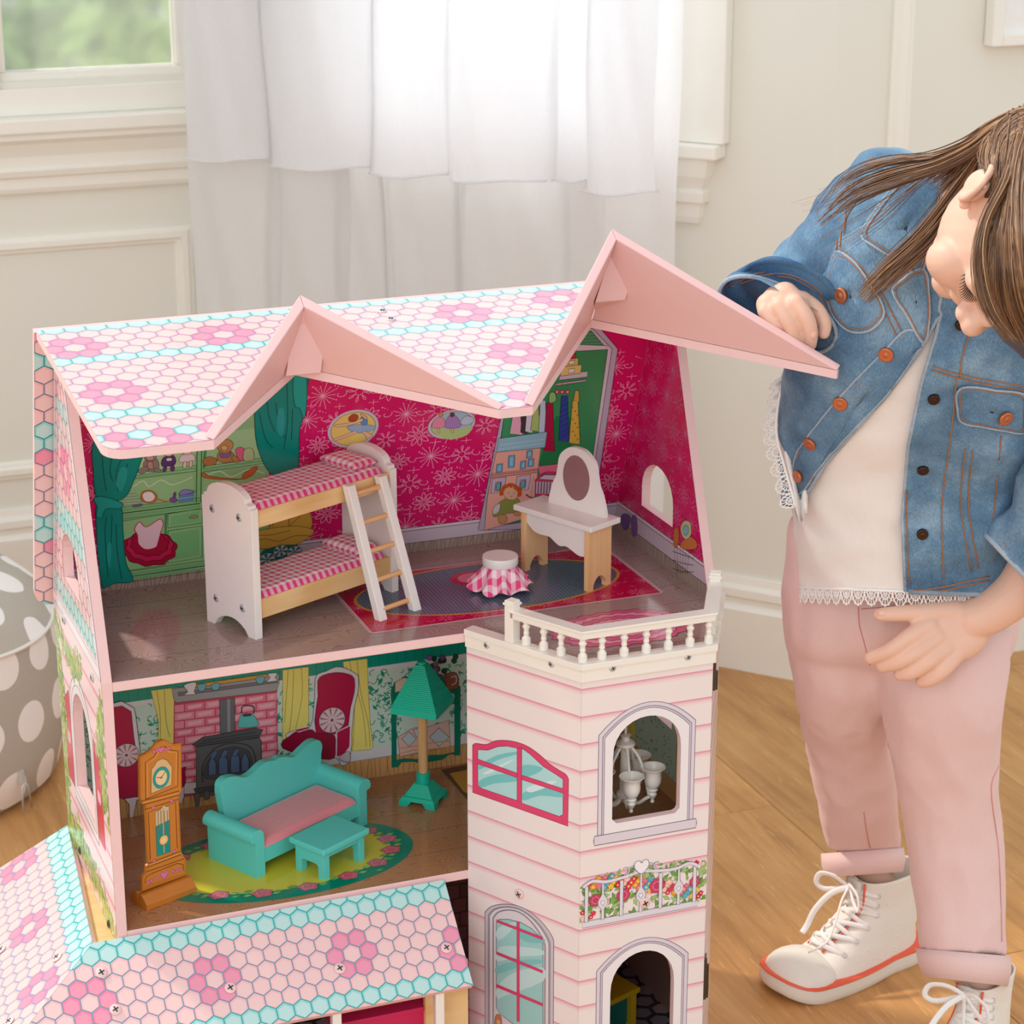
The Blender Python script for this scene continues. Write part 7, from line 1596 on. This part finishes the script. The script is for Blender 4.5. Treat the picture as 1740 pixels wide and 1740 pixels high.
# right hand: palm on the board, fingers hooked down behind its edge
hd_ = dHd
for pts in ([(1305, 518, hd_+.014, .014), (1312, 535, hd_+.010, .012)], [(1320, 508, hd_+.012, .016), (1335, 528, hd_+.006, .0125)], [(1334, 502, hd_+.010, .016), (1358, 520, hd_+.002, .0125)]): chain(m, pts)
for pts in ([(1300, 528, hd_+.006, .0092), (1316, 552, hd_+.004, .0085), (1322, 574, hd_+.010, .0078)], [(1324, 520, hd_-.004, .0098), (1342, 548, hd_-.007, .0090), (1350, 578, hd_+.003, .0080)], [(1352, 514, hd_-.010, .0100), (1371, 540, hd_-.014, .0092), (1378, 566, hd_-.006, .0084), (1376, 586, hd_+.004, .0078)], [(1362, 508, hd_+.010, .0100), (1388, 526, hd_+.012, .0092), (1401, 550, hd_+.010, .0082), (1400, 566, hd_+.012, .0072)]): chain(m, pts, 12)
# left arm and hand hanging in front of the thigh
dl = 2.76
chain(m, [(1770, 480, 2.62, .045), (1800, 700, 2.70, .040), (1790, 880, 2.72, .036), (1745, 985, dl-.01, .031), (1690, 1035, dl, .027), (1652, 1052, dl+.005, .0255)], 20)
E2 = lambda x, y, d, ax, r: ell(m, SP(x, y, d), ax, r, 16)
pd = (SP(1560, 1090, dl)-SP(1650, 1050, dl)).normalized(); pn = (pd.cross(cf)).normalized()
ell(m, SP(1608, 1074, dl+.006), (pd, pn, cf), (.045, .035, .019), 16); ell(m, SP(1630, 1080, dl+.008), (pd, pn, cf), (.038, .031, .02), 16)
for pts in ([(1622, 1040, dl+.004, .0165), (1580, 1040, dl-.002, .0122), (1540, 1042, dl-.004, .0105), (1500, 1044, dl-.002, .0088), (1492, 1044, dl, .007)],
            [(1578, 1062, dl-.004, .0135), (1548, 1080, dl-.010, .0112), (1512, 1104, dl-.008, .0098), (1480, 1118, dl+.004, .0085)],
            [(1592, 1082, dl-.004, .0135), (1562, 1104, dl-.010, .0112), (1528, 1124, dl-.006, .0098), (1500, 1132, dl+.006, .0085)],
            [(1606, 1100, dl-.002, .013), (1580, 1122, dl-.008, .0108), (1550, 1142, dl-.002, .0095), (1530, 1146, dl+.008, .0085)],
            [(1622, 1112, dl+.002, .0125), (1602, 1138, dl-.004, .0102), (1582, 1154, dl+.002, .0092), (1566, 1158, dl+.010, .008)]): chain(m, pts, 14)
for sh_, (xl, xr, y, d) in ((R1, (1420, 1512, 1440, dA1)), (R2, (1595, 1690, 1600, dA2))):
    loft(m, [((xl+14, y-90), (xr-14, y-90), d-.02, .030), ((xl+10, y), (xr-10, y), d, .036), tuple([*(lambda p: ((prj(p)[0]-34, prj(p)[1]), (prj(p)[0]+34, prj(p)[1])))(sh_ @ V((LS1*.21, 0, .075))), depth_of(sh_ @ V((LS1*.21, 0, .075))), .032])], 28)
bm_ = remesh(m, .0024, 3, .5); btree = bvh(bm_); body = place(bm_, 'body', 'skin', smooth='all')
# nails
def nail(x, y, d, ang):
    p, n = hit(btree, x, y, .0002)
    if p is None: return
    m = MB(); a = (cr*cos(ang)+cu*sin(ang)); a = (a-n*a.dot(n)).normalized(); ell(m, p-n*.0012, (a, n.cross(a), n), (.0055, .0042, .0022), 10); place(m, 'nail', 'nail', body, smooth='all')
paint('nail', (240, 190, 172), .3, .02, 0)
nail(1384, 570, 0, -1.4); nail(1498, 1041, 0, 3.1)
# closed eyes and lashes
for s in (1, -1):
    m = MB()
    for k in range(16):
        f = k/15; u = -.002-.010*sin(pi*f)*.6+.0; r_ = s*(.017+.023*f); base = hp_(r_, .0838-.010*(f-.35)**2*4, .001-.006*sin(pi*f)); tip = base+(Fv*.008-Uv*.007+Rv*s*.004*(f-.3))*hk; m.tube([base-Fv*.003, (base+tip)/2+Fv*.0015, tip], [.0007, .0006, .0002], 5)
    m.tube([hp_(s*(.016+.025*f), .0835-.010*(f-.35)**2*4, .001-.006*sin(pi*f)) for f in (i/10 for i in range(11))], .0008, 5); place(m, 'eyelashes', 'lash', body, smooth='all')
m = MB(); ell(m, hp_(0, .0765, -.0495), AX, (.014*hk, .008*hk, .004*hk), 10); ell(m, hp_(0, .0725, -.0575), AX, (.012*hk, .008*hk, .005*hk), 10); place(m, 'lips', 'lip', body, smooth='all')
# ---- shirt ----
tor = [((1358, 998), (1730, 1012), 2.885, .128), ((1354, 930), (1738, 940), 2.855, .126), ((1345, 830), (1750, 840), 2.81, .118), ((1340, 730), (1765, 750), 2.75, .12), ((1352, 630), (1785, 655), 2.70, .12), ((1385, 530), (1795, 565), 2.66, .115), ((1420, 430), (1795, 475), 2.62, .10), ((1460, 340), (1785, 395), 2.59, .082), ((1520, 285), (1750, 330), 2.57, .055)]
m = MB(); shr = loft(m, tor, 96, sub=8, cap=False, wr=.0045, ws=13); stree = bvh(m); shirt = place(m, 'shirt', 'white_jersey', smooth='all', solid=.001)
def lacetrim(pts, nm='lace_trim', depth_=.024, tree=None, dd=None):
    m = MB(); P3 = [] if not isinstance(pts[0], V) else [p-cf*.002 for p in pts]
    for (x, y) in ([] if P3 else smooth(pts, 8)):
        p = hit(tree, x, y, .001)[0] if tree else None; P3.append(p or SP(x, y, dd))
    n = len(P3); k = max(6, int(sum((P3[i+1]-P3[i]).length for i in range(n-1))/.017))
    def at(f): i = min(n-2, int(f*(n-1))); g = f*(n-1)-i; return P3[i].lerp(P3[i+1], g)
    return m, at, k
def scallops(pts, tree, dd, down, size=.02, nm='lace_trim'):
    m, at, k = lacetrim(pts, tree=tree, dd=dd)
    for i in range(k):
        a, b = at(i/k), at((i+1)/k); c = (a+b)/2; w_ = (b-a)/2; dn = down.normalized()*size
        arc = [c+w_*cos(t_)*1.0-(-dn)*sin(t_) for t_ in (pi*j/14 for j in range(15))]; m.tube(arc, .0009, 5)
        arc2 = [c+w_*.62*cos(t_)+dn*.6*sin(t_) for t_ in (pi*j/10 for j in range(11))]; m.tube(arc2, .0008, 5)
        for j in range(1, 14, 2): t_ = pi*j/14; m.tube([c+w_*.18*cos(t_)+dn*.15*sin(t_), c+w_*cos(t_)+dn*sin(t_)], .0007, 4)
        for j in range(1, 14, 2): t_ = pi*j/14; ell(m, c+w_*1.05*cos(t_)+dn*1.05*sin(t_), (cr, cu, cf), (.0013,)*3, 4)
    m.tube([at(i/40) for i in range(41)], .0018, 6); return place(m, nm, 'lace', shirt, smooth='all')
scallops([shr[0][i] for i in range(47, 14, -1)], None, 0, -cu, .018)
scallops([(1332, 640), (1322, 690), (1320, 740), (1335, 800), (1352, 860)], None, 2.735, -cr*.8-cu*.3, .017)
m = MB(); rows = []
for j in range(16):
    f = j/15; y = 630+250*f; row = []
    for i in range(9):
        g = i/8; xl = (1330, 1318, 1322, 1334, 1352)[min(4, int(f*4))]; xs_ = 1330-14*sin(pi*min(1, f*1.3))+24*f*f; row.append(SP(xs_+(1372-xs_)*g, y+8*sin(g*5), 2.745+.012*sin(g*9+f*4)))
    rows.append(row)
m.grid(rows); place(m, 'shirt_tail', 'white_jersey', shirt, smooth='all', solid=.0015)
# ---- denim jacket ----
opening = [(1598, 536), (1590, 570), (1566, 650), (1543, 760), (1533, 880), (1540, 1040), (1250, 1120), (1250, 900), (1361, 846), (1372, 838), (1400, 792), (1450, 735), (1505, 675), (1560, 600), (1580, 564), (1594, 538)]
def inside(p, poly):
    x, y = p; r = False; n = len(poly)
    for i in range(n):
        (x1, y1), (x2, y2) = poly[i], poly[(i+1) % n]
        if (y1 > y) != (y2 > y) and x < (x2-x1)*(y-y1)/(y2-y1)+x1: r = not r
    return r
jt = MB(); NJ = 200; rows = []
for s_ in [unflat(t_) for t_ in smooth([flat_(s) for s in tor], 18)]:
    def jp(ts):
        r_ = ring(s_, 0, .011, k=ts); c = (SP(*s_[0], s_[2])+SP(*s_[1], s_[2]))/2; o_ = []
        for p in r_: q = V((p.x*13, p.y*13, p.z*17)); o_.append(p+(p-c).normalized()*.0062*(NZ.noise(q)+.6*(.35-abs(NZ.noise(q*1.7))*1.6)+.25*NZ.noise(q*4)))
        return o_
    ts = [.02+pi*i/160 for i in range(160)]; fl_ = [inside(prj(p), opening) for p in jp(ts)]
    def bis(a, b, va):
        for _ in range(12):
            m_ = (a+b)/2
            if inside(prj(jp([m_])[0]), opening) == va: a = m_
            else: b = m_
        return (a+b)/2
    if any(fl_):
        i0 = fl_.index(True); i1 = len(fl_)-1-fl_[::-1].index(True)
        tR = bis(ts[max(0, i0-1)], ts[i0], False) if i0 else .05
        tL = bis(ts[i1], ts[i1+1], True) if i1 < len(ts)-1 else pi+.55
    else: tR = tL = min(ts, key=lambda t: abs(prj(jp([t])[0])[0]-1597))
    if (s_[0][1]+s_[1][1])/2 > 1000 and False: continue
    rows.append(jp([tL+(2*pi+tR-tL)*i/(NJ-1) for i in range(NJ)]))
jt.grid(rows); jtree = bvh(jt)
jacket = place(jt, 'denim_jacket', 'denim', smooth='all', fix=False, solid=.0022)
for e_ in (0, -1):
    m = MB(); m.tube([r_[e_] for r_ in rows if prj(r_[e_])[1] > 470 and not (e_ == 0 and prj(r_[e_])[1] > 850)], .0022, 8); place(m, 'edge_piping', 'denim_edge', jacket, smooth='all')
m = MB(); m.tube(rows[0][::2], .0034, 8); place(m, 'waistband_edge', 'denim_edge', jacket, smooth='all')
# sleeves
slR = [((1570, 262), (1610, 430), 2.60, .040), ((1520, 256), (1570, 460), 2.60, .058), ((1468, 264), (1530, 478), 2.60, .062), ((1420, 305), (1480, 510), 2.63, .060), ((1375, 362), (1440, 540), 2.66, .056), ((1335, 412), (1420, 545), 2.68, .052), ((1306, 440), (1414, 535), 2.67, .052), ((1290, 452), (1412, 535), 2.63, .052), ((1272, 466), (1410, 540), (2.6+dHd)/2+.02, .05)]
m = MB(); loft(m, slR, 72, sub=9, cap=True, wr=.007, ws=15); sr = m; srt = bvh(m); place(m, 'sleeve', 'denim', jacket, smooth='all')
cfR = [((1284, 456), (1408, 512), 2.60, .05, 0, .5), ((1262, 468), (1414, 530), (2.6+dHd)/2+.02, .046, 0, .7), ((1240, 480), (1416, 556), dHd+.06, .038, 0, .95), ((1230, 490), (1412, 580), dHd+.040, .032, 0, 1.1)]
m = MB(); r_c = loft(m, cfR, 48, sub=5, grow=.003, cap=False, wr=.002, ws=16)[3]; c_c = sum(r_c, V())/48; m.add([c_c]+r_c, [(0, 1+i, 1+(i+1) % 48) for i in range(48)]); crt = bvh(m); place(m, 'sleeve_cuff', 'denim_dark', jacket, smooth='all', solid=.004)
m = MB(); m.tube(ring(cfR[-1], 48, .004)+ring(cfR[-1], 48, .004)[:1], .0026, 6); place(m, 'cuff_edge', 'denim_edge', jacket, smooth='all')
slL = [((1700, 400), (1860, 430), 2.60, .06), ((1735, 560), (1880, 580), 2.64, .06), ((1745, 720), (1880, 730), 2.67, .058), ((1728, 850), (1868, 880), 2.68, .056), ((1690, 890), (1850, 960), 2.71, .052), ((1672, 905), (1790, 1030), 2.735, .048)]
m = MB(); loft(m, slL, 72, sub=9, cap=False, wr=.007, ws=15); slt = bvh(m); place(m, 'sleeve', 'denim', jacket, smooth='all', solid=.004)
m = MB(); rr_ = ring(slL[-1], 48, .003); m.tube(rr_+rr_[:1], .0034, 8); place(m, 'cuff_edge', 'denim_edge', jacket, smooth='all')
jall = bvh(*[x for x in (jt,)])
def W2(tree): return tree
# trees were built before loc() shift: rebuild in world space
JT, ST_, CT, LT = jtree, srt, crt, slt
joinseams(JT, [[(1375, 825), (1400, 785), (1450, 728), (1500, 668), (1552, 596)], [(1345, 790), (1385, 735), (1435, 680), (1490, 620)], [(1550, 650), (1540, 760), (1540, 880), (1547, 1010)], [(1625, 640), (1615, 740), (1600, 860), (1603, 985)], [(1640, 760), (1632, 860), (1650, 970)], [(1652, 765), (1645, 860), (1662, 965)], [(1700, 740), (1690, 850), (1685, 880)], [(1545, 1004), (1600, 996), (1680, 978)], [(1545, 1010), (1600, 1003), (1680, 985)], [(1568, 616), (1620, 632), (1680, 645), (1740, 655)], [(1566, 622), (1620, 639), (1680, 652), (1740, 662)], [(1650, 560), (1636, 600), (1630, 640)], [(1430, 420), (1436, 380), (1470, 330), (1540, 270)], [(1424, 425), (1430, 380), (1465, 325), (1533, 268)], [(1425, 430), (1450, 450), (1490, 500), (1530, 580), (1560, 610)], [(1430, 424), (1456, 444), (1498, 496), (1538, 575)], [(1487, 410), (1520, 370), (1570, 315)], [(1494, 412), (1526, 375), (1575, 322)]], 'thread', 'orange_stitching', jacket, .0008, .0021)
# flaps: chest pockets and collar, as raised pieces following the jacket
def flap(nm, poly, off, tree=JT, mat='denim', thick=.002, edge=True, sten=True):
    m = MB(); q = smooth(poly, 4, True); c = (sum(p[0] for p in q)/len(q), sum(p[1] for p in q)/len(q)); rings = []
    for k in (1, .8, .55, .3, .05):
        r_ = []
        for x, y in q:
            p, n = hit(tree, c[0]+(x-c[0])*k, c[1]+(y-c[1])*k, off)
            if p is None: p = SP(c[0]+(x-c[0])*k, c[1]+(y-c[1])*k, 2.60); n = -cf
            r_.append(p)
        rings.append(r_)
    m.grid(rings, closed=True); o = place(m, nm, mat, jacket, smooth='all', solid=thick)
    if edge: m = MB(); m.tube(rings[0]+rings[0][:1], .0016, 6); place(m, 'flap_edge', 'denim_edge', jacket, smooth='all')
    if sten:
        m = MB(); r_ = [rings[0][i].lerp(rings[1][i], .45) for i in range(len(q))]; r_ = [p-cf*.0022 for p in r_]; m.tube(r_+r_[:1], .0006, 5); place(m, 'flap_stitching', 'thread', jacket, smooth='all')
    return o
flap('pocket_flap', [(1425, 430), (1412, 470), (1410, 510), (1425, 545), (1450, 562), (1480, 560), (1505, 530), (1480, 480), (1450, 440)], .004)
flap('pocket_flap', [(1632, 655), (1625, 690), (1632, 715), (1665, 722), (1700, 728), (1738, 732), (1742, 700), (1738, 668), (1690, 660)], .004)
flap('collar', [(1470, 400), (1500, 350), (1555, 290), (1600, 300), (1590, 380), (1570, 450), (1560, 470), (1530, 440), (1500, 425)], .006)
flap('collar', [(1518, 490), (1545, 465), (1570, 455), (1580, 500), (1578, 545), (1568, 580), (1545, 540)], .007)
flap('chest_placket', [(1515, 660), (1560, 595), (1572, 575), (1540, 560), (1500, 600), (1440, 660), (1390, 720), (1352, 780), (1360, 838), (1400, 785), (1455, 725)], .0022, sten=False)
joinseams(ST_, [[(1480, 268), (1500, 300), (1520, 330)], [(1440, 350), (1435, 420), (1440, 470)]], 'thread', 'orange_stitching', jacket, .0008, .0021)
joinseams(CT, [[(1236, 482), (1290, 466), (1340, 464), (1385, 486), (1405, 520), (1412, 560)], [(1240, 486), (1290, 471), (1340, 469), (1380, 490), (1399, 522), (1405, 562)]], 'thread', 'orange_stitching', jacket, .0011, .0016)
joinseams(LT, [[(1700, 925), (1735, 985), (1750, 1015)], [(1706, 920), (1738, 975), (1752, 1000)]], 'thread', 'orange_stitching', jacket, .001, .0012)
# buttons
def button(x, y, r, mat, tree=JT, off=.004, asp=0):
    p, n = hit(tree, x, y, off)
    if p is None: p, n = SP(x, y, 2.6), -cf
    mx_ = n.to_track_quat('Z', 'Y').to_matrix().to_4x4(); mx_.translation = p; m = MB(); m.lathe([(r, -.003), (r, .0006), (r*.9, .0016), (r*.74, .0012), (r*.6, .0014), (r*.45, .0008), (r*.3, .0018), (.0003, .0022)], 22); m.v = [tuple(mx_ @ V(v)) for v in m.v]; place(m, 'button', mat, jacket, smooth='all')
for x, y in ((1437, 500), (1507, 600), (1429, 683), (1379, 751), (1360, 808), (1702, 705)): button(x, y, .0088 if x > 1365 else .0075, 'copper', off=.0095 if (x, y) in ((1437, 500), (1702, 705)) else .005)
for x, y in ((1556, 499), (1586, 676), (1568, 796), (1567, 906), (1632, 550)): button(x, y, .0068, 'bronze')
# ---- hair ----
HB_ = rgb((74, 50, 36))
hair_secs = [((1722, 214), (1880, 216), 2.31, .06), ((1712, 262), (1930, 255), 2.27, .10), ((1704, 330), (1960, 335), 2.25, .125), ((1682, 400), (1960, 400), 2.245, .13), ((1674, 470), (1960, 470), 2.25, .125), ((1688, 530), (1940, 530), 2.26, .105), ((1706, 575), (1900, 575), 2.29, .08), ((1745, 610), (1870, 615), 2.32, .05)]
m = MB(); loft(m, hair_secs, 56, sub=6, wr=.003, ws=26)
# cap over the back of the skull
rows = []
for i in range(91):
    ph = -pi/2+pi*i/90; row = []
    for k in range(120):
        t_ = 2*pi*k/120; r_, f_, u_ = .078*cos(ph)*cos(t_), -.016+.096*cos(ph)*sin(t_), .024+.084*sin(ph); row.append((r_, f_, u_))
    rows.append(row)
cap = MB(); cap.grid([[hp_(*p) for p in row] for row in rows], closed=True); lp = [p for row in rows for p in row]
cap.f = [f for f in cap.f if not all(lp[i][2] < -.012+(lp[i][1]+.035)*.95 for i in f)]; cap.c = [None]*len(cap.f); m.add(cap.v, cap.f)
m.c = [HB_]*len(m.f); htree = bvh(m); hair = place(m, 'hair', 'hair', smooth='all')
HC = [rgb(c) for c in ((96, 68, 50), (122, 88, 62), (146, 108, 78), (168, 126, 90), (104, 74, 54), (196, 152, 108))]
r = random.Random(77)
def strands(guides, n, spread, rad, nm, dep_j=.008, lift=0.0, tree=None):
    m = MB()
    for k in range(n):
        g = r.choice(guides) if len(guides) > 2 and not isinstance(guides[0][0], tuple) else None
        i = r.randrange(len(guides)-1) if len(guides) > 1 else 0; f = r.random(); A_, B_ = guides[i], guides[min(i+1, len(guides)-1)]
        ox, oy = r.gauss(0, spread), r.gauss(0, spread); ph = r.uniform(0, 6); pts = []; L_ = len(A_)
        cut = r.uniform(.78, 1.0)
        base = smooth([tuple(a*(1-f)+b*f for a, b in zip(p, q)) for p, q in zip(A_, B_)], 4); dj = r.gauss(0, dep_j)
        N_ = max(4, int(len(base)*cut))
        for j, (x, y, d) in enumerate(base[:N_]):
            g_ = j/(len(base)-1); p = SP(x+ox*(.4+g_)+3*sin(ph+g_*5), y+oy*(.4+g_)+3*cos(ph+g_*4), d+dj)
            if tree is not None:
                h, n_ = hit(tree, x+ox+3*sin(ph+g_*5), y+oy)
                if h is not None: p = h+n_*(.001+abs(dj)*.5)
            pts.append(p)
        m.tube(pts, [rad*(1-.75*(j/(len(pts)-1))**2) for j in range(len(pts))], 4, cap=False, col=r.choice(HC[:4] if r.random() < .8 else HC))
    return tag(place(m, nm, 'hair', hair, smooth='all'), kind='stuff')
# over the crown and down the near side of the head
top_g = [[(1718, 190, 2.3), (1712, 260, 2.24), (1706, 330, 2.21), (1684, 420, 2.2), (1684, 510, 2.2), (1718, 580, 2.22)], [(1760, 185, 2.3), (1740, 260, 2.2), (1730, 340, 2.18), (1735, 430, 2.18), (1750, 520, 2.19), (1780, 600, 2.22)], [(1820, 180, 2.3), (1800, 260, 2.2), (1790, 340, 2.18), (1790, 430, 2.18), (1800, 520, 2.19), (1830, 600, 2.22)]]
strands(top_g, 700, 4, .0010, 'hair_strands', .003, tree=htree)
# swept back over the ear and along the shoulder
back_g = [[(1750, 182, 2.32), (1690, 206, 2.33), (1640, 240, 2.36), (1580, 262, 2.40), (1500, 268, 2.43), (1430, 300, 2.46), (1375, 378, 2.50)], [(1752, 200, 2.30), (1700, 225, 2.31), (1655, 262, 2.34), (1600, 290, 2.38), (1520, 320, 2.42), (1450, 350, 2.45), (1385, 395, 2.49)]]
crown_g = [[(1790, 190, 2.3), (1745, 188, 2.3), (1715, 202, 2.3), (1694, 222, 2.3), (1686, 244, 2.32)], [(1795, 205, 2.29), (1750, 205, 2.29), (1722, 220, 2.29), (1704, 246, 2.29), (1700, 285, 2.3)], [(1800, 225, 2.28), (1760, 228, 2.28), (1732, 245, 2.28), (1716, 275, 2.28), (1706, 318, 2.28)]]
temple_g = [[(1716, 208, 2.3), (1690, 224, 2.3), (1676, 242, 2.3), (1670, 262, 2.3), (1672, 284, 2.3)], [(1724, 216, 2.3), (1704, 236, 2.3), (1696, 262, 2.3), (1694, 300, 2.3), (1700, 345, 2.3)]]
strands(temple_g, 240, 2, .0010, 'hair_strands', .002, tree=htree)
strands(crown_g, 520, 3, .0010, 'hair_strands', .003, tree=htree)
strands(back_g, 120, 2.5, .0008, 'hair_strands', .006)
back_h = [[(1748, 190, 2.31), (1700, 222, 2.33), (1662, 258, 2.37), (1630, 300, 2.42), (1560, 390, 2.45), (1500, 450, 2.46), (1450, 512, 2.48)], [(1750, 215, 2.30), (1706, 240, 2.33), (1680, 270, 2.38), (1652, 330, 2.42), (1600, 400, 2.44), (1520, 470, 2.46), (1462, 520, 2.47)]]
strands(back_h, 260, 3, .0010, 'hair_strands', .008)
fill_g = [[(1760, 178, 2.33), (1700, 204, 2.34), (1650, 238, 2.38), (1605, 268, 2.44), (1560, 290, 2.48)], [(1760, 215, 2.32), (1712, 245, 2.34), (1690, 275, 2.38), (1650, 330, 2.46), (1630, 380, 2.5)]]
strands(fill_g, 380, 3, .0013, 'hair_strands', .010)
# loose strands in front of the cheek
lo = [[(1725, 225, 2.26), (1706, 300, 2.24), (1672, 370, 2.22), (1655, 440, 2.2), (1668, 520, 2.2), (1710, 580, 2.2)], [(1745, 230, 2.25), (1716, 310, 2.23), (1680, 380, 2.21), (1672, 450, 2.19), (1690, 530, 2.19), (1735, 590, 2.2)]]
strands(lo, 120, 2.5, .0007, 'hair_strands', .004)
wisp = [[(1650, 240, 2.38), (1560, 280, 2.42), (1480, 300, 2.44), (1400, 330, 2.47), (1340, 345, 2.5)], [(1640, 260, 2.38), (1560, 320, 2.42), (1500, 380, 2.44), (1430, 430, 2.47), (1380, 470, 2.5)]]
strands(wisp, 26, 6, .00035, 'hair_strands', .006)
bpy.context.view_layer.update()
